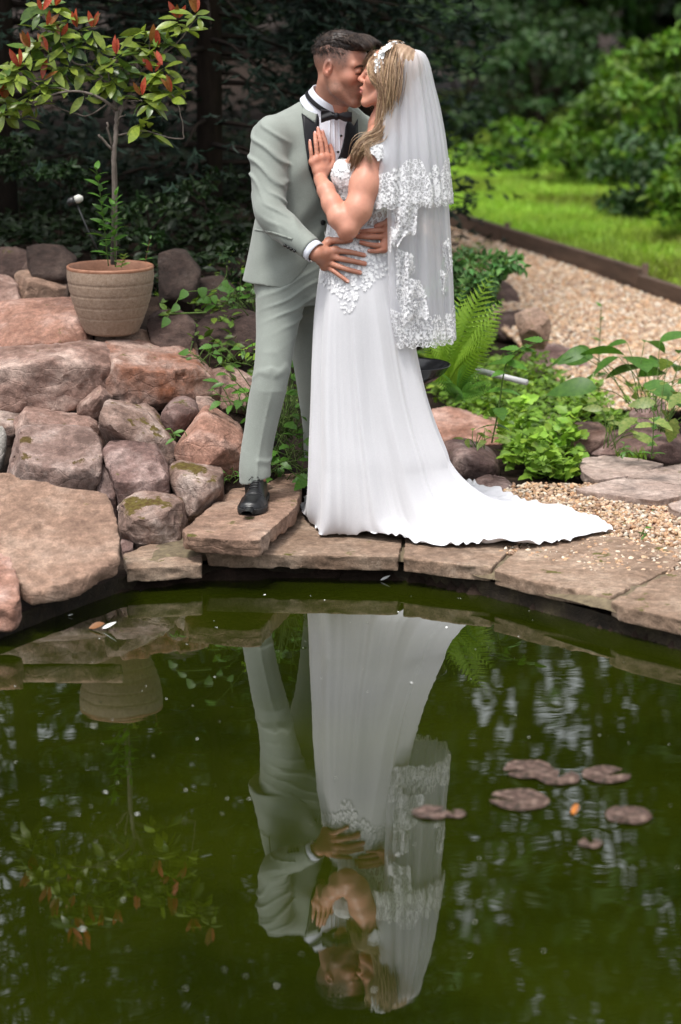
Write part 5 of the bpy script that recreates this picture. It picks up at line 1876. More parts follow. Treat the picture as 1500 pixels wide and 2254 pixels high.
# swept back from the face, over the ear, down behind the shoulder; one thick lock falls forward over it
locks([(832, 122, 8.03), (820, 145, 8.00), (822, 170, 7.985), (836, 188, 7.98), (850, 205, 7.985), (852, 240, 8.0), (846, 285, 8.0)], 224, .006, 0.00137, 0.00094, (0.90, 1.35))
locks([(846, 112, 8.04), (838, 140, 7.995), (842, 175, 7.975), (852, 205, 7.975), (855, 240, 7.985), (845, 275, 7.985), (843, 305, 7.98)], 299, .009, 0.00144, 0.00094, (0.73, 1.25))
locks([(868, 108, 8.05), (858, 140, 8.0), (854, 180, 7.975), (850, 225, 7.98), (846, 265, 7.985), (840, 300, 7.97)], 336, .010, 0.00144, 0.00094, (0.68, 1.19))
locks([(880, 112, 8.06), (872, 150, 8.0), (864, 200, 7.98), (858, 250, 7.98), (850, 300, 7.98)], 261, .012, 0.00144, 0.00094, (0.65, 1.08))
locks([(852, 235, 7.985), (846, 275, 7.97), (832, 300, 7.955), (808, 312, 7.94), (790, 332, 7.935), (780, 356, 7.945), (771, 384, 7.955)], 336, .009, 0.00137, 0.00072, (0.73, 1.30), .006)
locks([(846, 290, 7.96), (822, 306, 7.935), (808, 318, 7.925), (812, 345, 7.905), (818, 366, 7.90)], 59, .004, 0.00101, 0.00043, (0.90, 1.30), .006)
locks([(850, 200, 7.975), (842, 240, 7.975), (838, 275, 7.975), (828, 300, 7.965), (800, 320, 7.95), (782, 345, 7.945)], 149, .008, 0.00115, 0.00058, (0.84, 1.35), .008)
locks([(826, 118, 8.12), (814, 140, 8.14), (812, 165, 8.15), (820, 200, 8.16), (830, 250, 8.17)], 187, .010, 0.00137, 0.00086, (0.68, 1.03))
locks([(860, 110, 8.09), (880, 130, 8.12), (898, 180, 8.12), (900, 240, 8.13), (890, 300, 8.13)], 224, .02, 0.00151, 0.00094, (0.62, 0.97))
v, f = hb.arrays()
wear('hair', v, f, H_BLOND, bride, cols=np.concatenate(hb.c))

# floral headband
tb = Geo()
hbp = [(838, 170, 7.985), (835, 150, 7.985), (840, 130, 7.995), (850, 114, 8.02), (866, 105, 8.06), (880, 106, 8.10), (892, 116, 8.14)]
bp = spline(np.array([at(*q) for q in hbp]), 60)
pet = (np.array([[0, 0, 0], [.5, .38, .18], [1, 0, .22], [.5, -.38, .18]]), np.array([[0, 3, 2, 1]]))
cb = bO + bS * np.array([-.02, 0, .03]) @ bA
for k in range(120):
    p = bp[r.integers(2, 58)] + r.normal(size=3) * .0055
    n_ = unit(p - cb)
    t = unit(np.cross(n_, r.normal(size=3))); b = np.cross(n_, t)
    a = np.linspace(0, 2 * np.pi, 5, endpoint=False) + r.uniform(0, 6)
    d = np.cos(a)[:, None] * t + np.sin(a)[:, None] * b + .45 * n_
    V, F, c = scatter(pet, np.tile(p + n_ * .006, (5, 1)), d, np.tile(n_, (5, 1)), np.full(5, r.uniform(.007, .013)))
    tb.add(V, F)
v, f = tube(bp + unit(bp - cb) * .004, .0022, 5); tb.add(v, f)
_m = Mat('porcelain_flowers'); _m.set(color=(0.80, 0.80, 0.79), rough=0.35); 
wear('floral_headband', *tb.arrays(), _m.m, bride, smooth=False)
# ================================================================ the man: shirt, tie, lapels, hands, shoe
shirt_poly = [(694, 206), (704, 226), (700, 250), (706, 290), (716, 330), (735, 356), (752, 350), (762, 300), (772, 262), (756, 246), (735, 244)]
p = patch([(690, 205), (700, 240), (702, 290), (712, 340), (726, 372), (742, 356), (756, 330), (764, 296), (774, 258), (760, 240), (735, 238), (712, 222)], JB, .004, 5, .003)
shirt = wear('shirt', *p, C_SHIRT, man)
for x0, x1 in ((726, 724), (735, 737), (746, 748)):         # pleats of the dress shirt
    p = patch([(x0 - 1.5, 262), (x0 + 1.5, 262), (x1 + 1.5, 345), (x1 - 1.5, 345)], JB, .0065, 5, .003)
    wear_sub('pleat', *p, C_SHIRT, shirt, man)
# standing collar: a band round the neck, tilted with it
cc = at(719, 222, 8.268); ca = unit(np.array([.50, -.26, .80]))
e1 = unit(np.cross(ca, [0, 1., 0])); e2 = np.cross(ca, e1)
tht = np.linspace(0, 2 * np.pi, 40, endpoint=False)
rows = []
for hgt, rr, in ((-.045, .088), (-.02, .079), (.012, .073), (.020, .072), (.020, .069), (.0, .068), (-.045, .078)):
    rows.append(cc + ca * hgt + rr * (np.cos(tht)[:, None] * e1 + np.sin(tht)[:, None] * e2))
CVv = np.array(rows).transpose(1, 0, 2).reshape(-1, 3)
wear_sub('collar', CVv, grid_faces(40, len(rows), True), C_SHIRT, shirt, man)
for hx_, hy_, yy in ((748, 300, 0), (742, 335, 0)):
    q, n = hit(JB, hx_, hy_, .009)
    v, f = tube([q - n * .003, q + n * .004], .0042, 10)
    wear_sub('stud', v, f, M_BUTTON, shirt, man)

# satin lapels
LAP_R = [(664, 251), (693, 272), (699, 247), (702, 262), (702, 290), (706, 320), (711, 350), (716, 380), (722, 410), (728, 440), (733, 468), (728, 492), (712, 462), (700, 430), (690, 400), (680, 372), (674, 330), (670, 300), (667, 272)]
p = patch(LAP_R, JB, .0085, 5, .007)
wear_sub('lapel', *p, C_SATIN, jacket, man)
LAP_L = [(786, 262), (777, 278), (766, 262), (760, 280), (758, 300), (753, 322), (746, 345), (738, 362), (752, 372), (766, 352), (780, 330), (787, 300)]
p = patch(LAP_L, JB, .0085, 5, .007)
wear_sub('lapel', *p, C_SATIN, jacket, man)
# cloth collar of the jacket lying round the neck
p = patch([(690, 196), (684, 208), (668, 240), (666, 252), (693, 271), (700, 246), (697, 222)], JB, .008, 5, .007)
wear_sub('jacket_collar', *p, C_SUIT, jacket, man)
p = patch([(762, 234), (775, 240), (790, 252), (787, 262), (777, 278), (766, 264), (764, 250)], JB, .008, 5, .007)
wear_sub('jacket_collar', *p, C_SUIT, jacket, man)


def disc(px, py, rad, bvh, mat, name, owner, part=None, h=.003, off=.002):
    q, n = hit(bvh, px, py, off)
    v, f = tube([q, q + n * h * .7, q + n * h], [rad, rad, rad * .85], 14)
    return wear_sub(name, v, f, mat, part, owner) if part else wear(name, v, f, mat, owner)


disc(711, 490, .0105, JB, M_BUTTON, 'button', man, jacket)
for x, y in ((629, 539), (636, 543), (643, 547), (650, 551)): disc(x, y, .0062, JB, M_BUTTON, 'cuff_button', man, jacket, .006)
# pocket line and side seam
p = patch([(560, 507), (563, 503), (606, 511), (645, 524), (643, 529), (604, 516)], JB, .0022, 5, .002)
wear_sub('pocket_flap', *p, C_SUIT, jacket, man)

# bow tie
bw = Vol(at(690, 290, 8.1) - [.01, .12, 0], at(795, 215, 8.1) + [.01, .14, 0], .0022)
kq, kn_ = hit(JB, 741, 262, .03)
Yk = at(741, 256, 8.13)[1]
ky = 8.135
K0 = at(741, 256, ky)
for pts in (((734, 256, .011, 0), (721, 254, .019, .006), (708, 255, .026, .012)), ((748, 256, .011, 0), (761, 257, .018, .012), (774, 257, .023, .026))):
    q = [(at(x, y, ky + dy), rr) for x, y, rr, dy in pts]
    for (a, ra_), (b, rb_) in zip(q[:-1], q[1:]):
        bw.cone(a, b, ra_, rb_, .004)
sl, X, Y, Z = bw.block()
yb_ = ky + .10 * np.abs(X - K0[0]) * (1 + .6 * (X > K0[0]))
bw.d = np.maximum(bw.d, np.abs(Y - yb_) - .0075 - .004 * np.sin((Z - K0[2]) * 180 + 60 * np.abs(X - K0[0]))).astype(np.float32)
bw.d = np.maximum(bw.d, np.abs(X - at(741, 256, ky)[0]) - .0575).astype(np.float32)
bw.ell(K0 + [0, -.004, 0], (.011, .012, .0145), None, .002)
BWv, BWf = bw.surf()
bow = wear('bow_tie', BWv, BWf, C_SATIN, man)
st = [cc + ca * (-.008) + .0805 * (math.cos(a) * e1 + math.sin(a) * e2) for a in np.linspace(0, 2 * np.pi, 41)]
sv_ = []
for a in np.linspace(0, 2 * np.pi, 40, endpoint=False):
    dr = math.cos(a) * e1 + math.sin(a) * e2
    sv_ += [cc + ca * (-.017) + .0835 * dr, cc + ca * (-.001) + .0795 * dr]
wear_sub('neck_strap', np.array(sv_), grid_faces(40, 2, True), C_SATIN, bow, man)

# ---------------------------------------------------------------- the man's hands
z5 = lambda L: [(660 + x * .16854, 260 + y * .16854, e) for x, y, e in L]
ALLB = bvh_of((SKv, SKf), (BV, BFc), (AV, AF))
mv = Vol((at(660, 560, 7.9)[0], 7.62, at(750, 640, 7.8)[2]), (at(825, 500, 8.0)[0], 8.08, at(690, 500, 8.0)[2]), .0027)
wrR = arm[-1, :3] + ax_ * .018
mh = hand(mv, DB, tuple(wrR), .031, [z5([(492, 1735, .014), (600, 1745, .012), (690, 1758, .008), (838, 1793, .001)]), z5([(436, 1812, .016), (560, 1838, .014), (670, 1862, .010), (848, 1903, .001)]),
                                   z5([(398, 1885, .014), (500, 1925, .012), (605, 1968, .008), (785, 2018, .001)]), z5([(362, 1935, .009), (450, 1985, .008), (530, 2050, .005), (632, 2130, .0)])],
          z5([(420, 1610, .012), (500, 1600, .010), (590, 1605, .004), (672, 1592, .0)]), r=(.0108, .0088), palm=.0165, sm=.014)
mv.cone(arm[-8, :3], wrR, .030, .030, .01)
MV, MF = mv.surf()
MC = hand_colour(MV, *mh, SKIN_M * np.array([.96, .90, .86]))
bodyG.add(MV, MF, MC)
nails(bodyG, mh[3], mh[2], .0082, (0.55, 0.33, 0.27))
nv = Vol((at(775, 520, 8.0)[0], 7.70, at(820, 565, 8.0)[2]), (at(885, 500, 8.2)[0], 8.40, at(840, 470, 8.1)[2]), .0027)
wrL = at(862, 500, 8.055)
nh = hand(nv, DB, tuple(wrL), .028, [z5([(1100, 1470, .010), (1000, 1468, .010), (900, 1472, .008), (805, 1482, .002)]), z5([(1110, 1555, .014), (980, 1552, .012), (870, 1552, .009), (755, 1545, .003)]),
                                   z5([(1090, 1635, .013), (1010, 1668, .012), (900, 1655, .008), (800, 1625, .002)]), z5([(1070, 1705, .010), (1020, 1735, .010), (960, 1742, .007), (900, 1735, .003)])],
          z5([(1170, 1345, .010), (1110, 1358, .012), (1040, 1385, .008), (985, 1412, .003)]), r=(.0106, .0086), palm=.0165, sm=.014)
nv.cone(wrL, at(872, 470, 8.30), .029, .036, .01)
NV, NF = nv.surf()
NC = hand_colour(NV, *nh, SKIN_M * np.array([.90, .80, .76]))
bodyG.add(NV, NF, NC)
nails(bodyG, nh[3], nh[2], .0080, (0.5, 0.29, 0.24))
# the rest of his body, inside the clothes
xv = Vol(jv.lo, jv.lo + jv.h * (jv.n - 1), .009)
sl, X, Y, Z = xv.block(); xv.d[:] = np.maximum(torso(X, Y, Z) + .018, zh + .03 - Z)
xv.chain(arm[:, :3], arm[:, 3] - .016, .01); xv.chain(lar, [.05, .045, .036], .02)
XV, XF = xv.surf(); bodyG.add(XV, XF, SKIN_M)
xv = Vol(tv.lo, tv.lo + tv.h * (tv.n - 1), .009)
for L in (legR, legL): xv.chain(L[:-6, :3], np.minimum(L[:-6, 3] - .014, .09), .012)
XV, XF = xv.surf(); bodyG.add(XV, XF, SKIN_M)
v, f = bodyG.arrays()
wear('body', v, f, M_SKIN, man, cols=np.concatenate(bodyG.c))
rp = nh[1][2] + (nh[3][2][0] - nh[1][2]) * .30
wear('ring', *ring_mesh(rp, unit(nh[3][2][0] - nh[1][2]), .0122, .0018), M_SILVER, man)


# shirt cuffs
def cuff(c, axis, r0, r1, L, name='shirt_cuff'):
    a = unit(np.cross(axis, [.2, .3, 1.])); b = np.cross(axis, a)
    t = np.linspace(0, 2 * np.pi, 36, endpoint=False)
    rows = []
    for s1_, rr in ((-.03, r0), (0, r0), (L * .5, (r0 + r1) / 2 + .001), (L, r1), (L, r1 - .003), (0, r0 - .004)):
        rows.append(c + axis * s1_ + (rr + .0012 * np.sin(2 * t))[:, None] * (np.cos(t)[:, None] * a + np.sin(t)[:, None] * b))
    return np.array(rows).transpose(1, 0, 2).reshape(-1, 3), grid_faces(36, 6, True)


q_ = cuff(ce, ax_, .0400, .0415, .026)
ck = wear_sub('shirt_cuff', *q_, C_SHIRT, shirt, man)
CB = bvh_of(q_)
q, n = hit(CB, 684, 575, .001)
if q is not None:
    v, f = tube([q, q + n * .006], .0065, 12)
    wear_sub('cufflink', v, f, M_SILVER, shirt, man)
la = unit(wrL - lar[2])
wear_sub('shirt_cuff', *cuff(wrL - la * .045, la, .038, .040, .028), C_SHIRT, shirt, man)


# ---------------------------------------------------------------- shoes
def shoe(toe, d, owner, z0):
    """a black derby shoe; toe: tip on the ground, d: the way it points"""
    d = unit(np.array([d[0], d[1], 0.])); l = np.cross([0, 0, 1.], d)
    Ls = .295
    heel = np.array([toe[0], toe[1], 0]) - d * Ls
    S = [0, .04, .12, .22, .36, .5, .62, .74, .85, .93, .98, 1.0]
    Wd = [.010, .028, .034, .0345, .033, .036, .043, .0480, .0470, .0410, .0330, .0200]
    Ht = [.060, .088, .098, .100, .098, .086, .070, .057, .050, .044, .037, .028]
    lo = np.minimum(heel, heel + d * Ls) - .07; hi = np.maximum(heel, heel + d * Ls) + .07
    sv = Vol((lo[0], lo[1], z0 - .006), (hi[0], hi[1], z0 + .12), .0028)
    so = Vol((lo[0], lo[1], z0 - .012), (hi[0], hi[1], z0 + .05), .0028)

    def upper(X, Y, Z):
        s = ((X - heel[0]) * d[0] + (Y - heel[1]) * d[1]) / Ls
        y = (X - heel[0]) * l[0] + (Y - heel[1]) * l[1] - .006 * np.sin(np.pi * np.clip(s, 0, 1))
        w = np.interp(s, S, Wd); h = np.interp(s, S, Ht)
        q = (np.abs(y / w) ** 2.3 + np.abs((Z - z0 - .018) / (h - .018)) ** 2.0) ** .5
        dd = (q - 1) * np.minimum(w, h) * .7
        cap = .0016 * np.exp(-((s - .80 + .10 * np.abs(y) / .04) / .010) ** 2) - .0016 * (s > .80 - .10 * np.abs(y) / .04) * (s < .97)
        crs = .0012 * np.sin(s * 150) * np.exp(-((s - .70) / .04) ** 2)
        return np.maximum(dd + cap + crs, z0 + .016 - Z)

    def sole(X, Y, Z):
        s = ((X - heel[0]) * d[0] + (Y - heel[1]) * d[1]) / Ls
        y = (X - heel[0]) * l[0] + (Y - heel[1]) * l[1] - .006 * np.sin(np.pi * np.clip(s, 0, 1))
        w = np.where((s < -.015) | (s > 1.02), -.02, np.interp(s, S, Wd) + .0065)
        dd = (np.abs(y) - w) * .8
        zt = z0 + .019
        zb = z0 + np.where((s > .30) & (s < .55), .008, -.001)
        return np.maximum(np.maximum(dd, Z - zt), zb - Z)
    sl, X, Y, Z = sv.block(); sv.d[:] = upper(X, Y, Z)
    sl, X, Y, Z = so.block(); so.d[:] = sole(X, Y, Z)
    V, F = sv.surf(); up = wear('shoe', V, F, M_SHOE, owner)
    V2, F2 = so.surf(); wear_sub('sole', V2, F2, M_RUBBER, up, owner)
    b = bvh_of((V, F))
    lg = Geo()
    for k, s in enumerate((.44, .49, .54, .59)):
        h = np.interp(s, S, Ht)
        pts = []
        for yy in np.linspace(-.017, .017, 9):
            o_ = heel + d * (s * Ls) + l * yy
            loc, nor, i_, ds = b.ray_cast(Vector((o_[0], o_[1], z0 + .2)), Vector((0, 0, -1)))
            if loc is not None: pts.append(np.array(loc) + [0, 0, .0016])
        if len(pts) > 3: lg.add(*tube(pts, .0021, 5))
    a0 = heel + d * (.42 * Ls); a0[2] = z0 + .098
    for sg in (-1, 1): lg.add(*tube([a0, a0 + l * sg * .012 + d * .01 + [0, 0, .006], a0 + l * sg * .022 + d * .022 - [0, 0, .006]], .0016, 5))
    if lg.n: wear_sub('laces', *lg.arrays(), M_BUTTON, up, owner)
    return up


gg = Geo()
gg.add(*tube([legR[-8, :3], legR[-1, :3] - [0, 0, .03]], [.040, .036], 16)); gg.add(*tube([legL[-8, :3], legL[-1, :3] - [0, 0, .05]], [.040, .036], 16))
for (v, f), q in zip((tube([legR[-8, :3], legR[-1, :3] - [0, 0, .03]], [.040, .036], 16), tube([legL[-8, :3], legL[-1, :3] - [0, 0, .05]], [.040, .036], 16)), (0, 1)):
    wear('sock', v, f, M_RUBBER, man)
toe = on(549, 1132, STAND_Z)
shoe(toe, (-.10, -1.0), man, STAND_Z + .001)
shoe(np.array([at(705, 1040, 8.5)[0] + .02, 8.33, 0]), (.25, -1.0), man, .12)
# ================================================================ the veil
def veil_mat(name, lo, hi):
    M = Mat(name)
    M.n.remove(M.p)
    tr = M.new('ShaderNodeBsdfTransparent')
    df = M.new('ShaderNodeBsdfDiffuse'); df.inputs['Color'].default_value = (.82, .82, .86, 1)
    tl_ = M.new('ShaderNodeBsdfTranslucent'); tl_.inputs['Color'].default_value = (.85, .85, .89, 1)
    m1 = M.new('ShaderNodeMixShader'); m1.inputs[0].default_value = .45
    M.link(df.outputs[0], m1.inputs[1]); M.link(tl_.outputs[0], m1.inputs[2])
    lw = M.new('ShaderNodeLayerWeight'); lw.inputs['Blend'].default_value = .35
    fac = M.ramp(lw.outputs['Facing'], [(0.0, lo), (0.75, (lo + hi) / 2), (1.0, hi)])
    m2 = M.new('ShaderNodeMixShader')
    M.link(fac, m2.inputs[0]); M.link(tr.outputs[0], m2.inputs[1]); M.link(m1.outputs[0], m2.inputs[2])
    M.link(m2.outputs[0], M.n['Material Output'].inputs['Surface'])
    return M.m


TULLE = veil_mat('tulle', .52, .92)


def veil_tier(levels, Yc, seed, nphi=260, nt=120, amp=(.001, .011), ph=(-98, 98), off=0.0):
    """levels: photo row, left and right outline, half depth; returns a (nphi, nt) sheet"""
    L = np.array([[at(l, y, Yc)[0], at(r_, y, Yc)[0], at((l + r_) / 2, y, Yc)[2], d] for y, l, r_, d in levels])
    t = np.linspace(0, 1, nt)
    S = spline(L, nt)
    phi = np.radians(np.linspace(*ph, nphi))[:, None]
    xl, xr, z, d = [S[None, :, i] for i in range(4)]
    f = 0.6 * np.sin(13 * phi + seed + .8 * np.sin(3 * phi)) + .45 * np.sin(21 * phi + 2.1 * seed) + .35 * np.sin(34 * phi + 1.3 * np.sin(4 * phi))
    a = amp[0] + (amp[1] - amp[0]) * sstep(0, .8, t)[None]
    f = f + .5 * fbm(phi * 3 + 0 * xl, t[None] * 1.5 + 0 * phi, 0 * phi + seed + 0 * xl, 2, int(seed * 7))
    w = (xr - xl)
    x = xl + (w + a * f + off) * np.cos(phi) ** 0.8 * np.sign(np.cos(phi)) if False else xl + (w + a * f * .6 + off) * np.where(np.cos(phi) > 0, np.abs(np.cos(phi)) ** .85, -np.abs(np.cos(phi)))
    y = Yc + (d + a * f + off) * np.sin(phi)
    return np.stack([x, y, z + 0 * x], -1)


def sheet_arrays(S):
    return S.reshape(-1, 3), grid_faces(S.shape[0], S.shape[1])


up = veil_tier([(109, 893, 915, .012), (112, 882, 926, .045), (122, 872, 937, .078), (145, 862, 946, .102), (190, 856, 956, .114), (240, 852, 968, .130), (310, 847, 980, .158), (380, 842, 988, .178), (436, 838, 994, .190)], 8.095, 1.0)
veil = wear('veil', *sheet_arrays(up), TULLE, bride)
lo_t = veil_tier([(114, 884, 924, .030), (130, 874, 934, .072), (160, 866, 942, .094), (200, 861, 950, .100), (300, 862, 972, .130), (400, 866, 982, .150), (480, 868, 988, .160), (590, 870, 994, .168), (690, 876, 998, .175), (738, 886, 1000, .178)], 8.10, 2.3, amp=(.001, .012))
wear_sub('veil_lower_tier', *sheet_arrays(lo_t), TULLE, veil, bride)


def hem_lace(S, frac, drop, n_sc, seed, lift=.003, j0=None):
    """lace border: follows the last part of a veil sheet and hangs below it in scallops"""
    nphi, nt, _ = S.shape
    k = int(nt * (1 - frac))
    B = S[:, k:].copy()
    c = np.array([B[..., 0].mean(), 8.1, 0])
    n_ = B - np.array([B[..., 0].min(), 8.1, 0]); n_[..., 2] = 0; n_ = unit(n_)
    B = B + n_ * lift
    arc = np.concatenate([[0], np.cumsum(np.linalg.norm(np.diff(B[:, -1], axis=0), axis=1))])
    sc = np.abs(np.sin(np.pi * n_sc * arc / arc[-1])) * .75 + .25 * np.abs(np.sin(np.pi * 3.7 * n_sc * arc / arc[-1]))
    topw = .35 + .65 * np.clip(.5 + .9 * vnoise(arc * 11, 0 * arc, 0 * arc + seed, seed), 0, 1)
    m = 26
    u = np.linspace(0, 1, m)
    Z0 = B[:, -1, 2] + (B[:, 0, 2] - B[:, -1, 2]) * topw
    Z1 = B[:, -1, 2] - drop * (.45 + .55 * sc)
    z = Z0[:, None] + (Z1 - Z0)[:, None] * u[None]
    out = np.empty((nphi, m, 3))
    zz_ = B[:, :, 2]
    for i in range(nphi):
        out[i, :, 0] = np.interp(-z[i], -zz_[i], B[i, :, 0]); out[i, :, 1] = np.interp(-z[i], -zz_[i], B[i, :, 1]); out[i, :, 2] = z[i]
    return out


hl_up = hem_lace(up, .20, .022, 17, 3)
wear_sub('lace_trim', *sheet_arrays(hl_up), LACE, veil, bride)
hl_lo = hem_lace(lo_t, .16, .022, 15, 5)
wear_sub('lace_trim', *sheet_arrays(hl_lo), LACE, veil, bride)
UB = bvh_of(sheet_arrays(hl_up), sheet_arrays(up))
LB_ = bvh_of(sheet_arrays(hl_lo), sheet_arrays(lo_t))
gg = Geo()
for poly, n, b, sz in (([(866, 372), (878, 368), (890, 380), (898, 425), (870, 432), (856, 410)], 90, UB, .0085), ([(948, 366), (962, 362), (972, 400), (985, 430), (950, 432), (940, 410)], 150, UB, .0085),
                       ([(838, 425), (996, 425), (996, 448), (838, 448)], 240, UB, .0065), ([(886, 700), (998, 690), (1000, 745), (890, 748)], 300, LB_, .0085), ([(868, 690), (905, 690), (905, 735), (880, 735)], 40, LB_, .0085)):
    g = lace_bits(n, inpoly(poly), b, sz, .003, seed=n)
    if g.n: gg.add(*[a if i == 0 else a[0] for i, a in enumerate(g.arrays())])
wear_sub('lace_flowers', *gg.arrays(), M_THREAD, veil, bride, smooth=False)


def flounce(ctrl, y0, sc, seed, drop=.016, bow=.03):
    """a falling fold of the lace edge: four corners (photo) joined by a wavy sheet"""
    (a, b, c, d) = [at(x, y, y0) for x, y in ctrl]          # top left, top right, bottom right, bottom left
    n, m = 70, 26
    u = np.linspace(0, 1, n)[:, None, None]; v = np.linspace(0, 1, m)[None, :, None]
    P = (a * (1 - u) + b * u) * (1 - v) + (d * (1 - u) + c * u) * v
    w = .010 * np.sin(9 * u[..., 0] + seed + 2 * v[..., 0]) + .006 * np.sin(17 * u[..., 0] + 2 * seed)
    P[..., 1] += w * (.3 + v[..., 0]) - bow * np.sin(np.pi * u[..., 0]) * .6
    P[..., 2] -= drop * (np.abs(np.sin(np.pi * sc * u[..., 0])) * .8 + .3 * np.sin(8 * u[..., 0] + seed)) * v[..., 0] ** 2
    return sheet_arrays(P)


for k, (ct, yy, sc) in enumerate((([(864, 452), (920, 456), (916, 508), (862, 512)], 7.925, 4), ([(861, 500), (906, 510), (880, 528), (857, 548)], 7.915, 3), ([(873, 545), (908, 560), (914, 600), (872, 604)], 7.925, 4),
                                  ([(874, 600), (925, 618), (941, 650), (871, 664)], 7.92, 5), ([(880, 665), (940, 660), (945, 690), (880, 708)], 7.922, 4), ([(972, 540), (988, 520), (997, 585), (984, 598)], 8.02, 2), ([(970, 590), (984, 600), (980, 640), (972, 644)], 8.0, 2))):
    q_ = flounce(ct, yy, sc, k * 1.7)
    wear_sub('lace_flounce', *q_, LACE, veil, bride)
    g = lace_bits(80, inpoly(ct), bvh_of(q_), .0080, .003, seed=20 + k)
    if g.n: wear_sub('lace_flowers', *g.arrays(), M_THREAD, veil, bride, smooth=False)
# ================================================================ GRAVEL, LAWN, TIMBER
_ico = bmesh.new(); bmesh.ops.create_icosphere(_ico, subdivisions=1, radius=1.0)
ICO_V = np.array([v.co[:] for v in _ico.verts]); ICO_F = np.array([[v.index for v in f.verts] for f in _ico.faces]); _ico.free()


def pebbles(P, size, seed, pal):
    r = np.random.default_rng(seed)
    n = len(P)
    ax = unit(r.normal(size=(n, 3))); b = unit(np.cross(ax, r.normal(size=(n, 3)))); c = np.cross(ax, b)
    # lie flat: shortest axis close to vertical
    up = unit(np.array([0, 0, 1.]) + .45 * r.normal(size=(n, 3))); a = unit(np.cross(up, r.normal(size=(n, 3)))); bb = np.cross(up, a)
    s = size * r.uniform(.55, 1.35, n)
    sx, sy, sz = s, s * r.uniform(.6, .95, n), s * r.uniform(.38, .7, n)
    lump = 1 + .16 * r.normal(size=(n, len(ICO_V))).clip(-2, 2)
    L = ICO_V[None] * lump[..., None]
    V = P[:, None] + L[..., 0:1] * (a * sx[:, None])[:, None] + L[..., 1:2] * (bb * sy[:, None])[:, None] + L[..., 2:3] * (up * sz[:, None])[:, None]
    F = (ICO_F[None] + (np.arange(n) * len(ICO_V))[:, None, None]).reshape(-1, 3)
    pc = np.array(pal)[r.integers(len(pal), size=n)] * r.uniform(.62, 1.15, (n, 1))
    return V.reshape(-1, 3), F, np.repeat(pc, len(ICO_V), 0)


M_pebble = Mat('pebbles')
_c = M_pebble.mix(.35, M_pebble.attr('col'), M_pebble.ramp(M_pebble.noise(160, 4, .6), [(.3, .25), (.7, .75)]), 'OVERLAY')
M_pebble.set(color=_c, rough=.6, spec=.35)
PAL = [(.50, .32, .185), (.55, .385, .245), (.57, .46, .34), (.45, .26, .145), (.36, .245, .17), (.60, .52, .42), (.52, .355, .24), (.31, .20, .135)]
M_gravelbed = Mat('gravel_bed')
_v = M_gravelbed.voro(75, out='Color')
_c = M_gravelbed.mix(.5, M_gravelbed.ramp(M_gravelbed.noise(90, 3, .6), [(.3, (.24, .145, .085)), (.7, (.42, .29, .19))]), _v, 'SOFT_LIGHT')
M_gravelbed.set(color=_c, rough=.9, spec=.2)
M_gravelbed.bump(M_gravelbed.voro(75), .7, .012)

# gravel bed sheet between the pond rim and the timber edging
gx = np.linspace(.42, 8, 90); gy = np.concatenate([np.linspace(7.3, 9.6, 60), np.linspace(9.65, 24, 110)])
GXX, GYY = np.meshgrid(gx, gy, indexing='ij')


def gravel_z(x, y):
    return bank(np.asarray(x, float), np.minimum(np.asarray(y, float), 60)) * 0 + .092 + np.clip((y - 8.5) * .02, 0, .12)


GZ2 = gravel_z(GXX, GYY) + .008 * fbm(GXX * 3, GYY * 3, 0 * GXX, 2, 6)
ld = lawn_d(GXX, GYY)
me_f = grid_faces(len(gx), len(gy))
bad = (ld > .02) | (pond_dist(GXX, GYY) < .12) | ((GYY > 8.75) & (GYY < 10.4 + 1.0 * np.clip(1.6 - GXX, 0, 1)) & (GXX < 2.4)) | ((GXX < 1.15 - .12 * (GYY - 10.4)) & (GYY > 8.55))
keepf = ~bad.reshape(-1)[me_f].any(1)
grav = obj('gravel_path', raw_mesh('gravel_path', np.stack([GXX, GYY, GZ2], -1).reshape(-1, 3), me_f[keepf]), M_gravelbed.m)
tag(grav, 'tan gravel between the pond rim and the lawn', kind='structure')
r = np.random.default_rng(77)
# near pebbles beside the train, one by one; farther ones larger apart
cand = np.stack([r.uniform(.5, 1.75, 16000), r.uniform(7.4, 8.75, 16000)], -1)
ok = (pond_dist(cand[:, 0], cand[:, 1]) > .28)
cand = cand[ok][:9000]
PN = np.column_stack([cand, gravel_z(cand[:, 0], cand[:, 1]) + .004 + .010 * r.uniform(size=len(cand))])
far = np.stack([r.uniform(.6, 4.2, 90000), 10.2 + 9 * r.uniform(size=90000) ** 1.3], -1)
ld = lawn_d(far[:, 0], far[:, 1])
ok = (ld < -.03) & (far[:, 0] > 1.15 - .12 * (far[:, 1] - 10.4)) & (far[:, 0] < far[:, 1] * .19)
far = far[ok][:24000]
PF = np.column_stack([far, gravel_z(far[:, 0], far[:, 1]) + .006])
G = Geo()
V, F, c = pebbles(PN, .0115, 1, PAL); G.add(V, F, c)
V, F, c = pebbles(PF, .0155, 2, PAL); G.add(V, F, c)
tag(obj('gravel', G.mesh('gravel'), M_pebble.m), 'loose tan and cream pebbles of the gravel', kind='stuff')

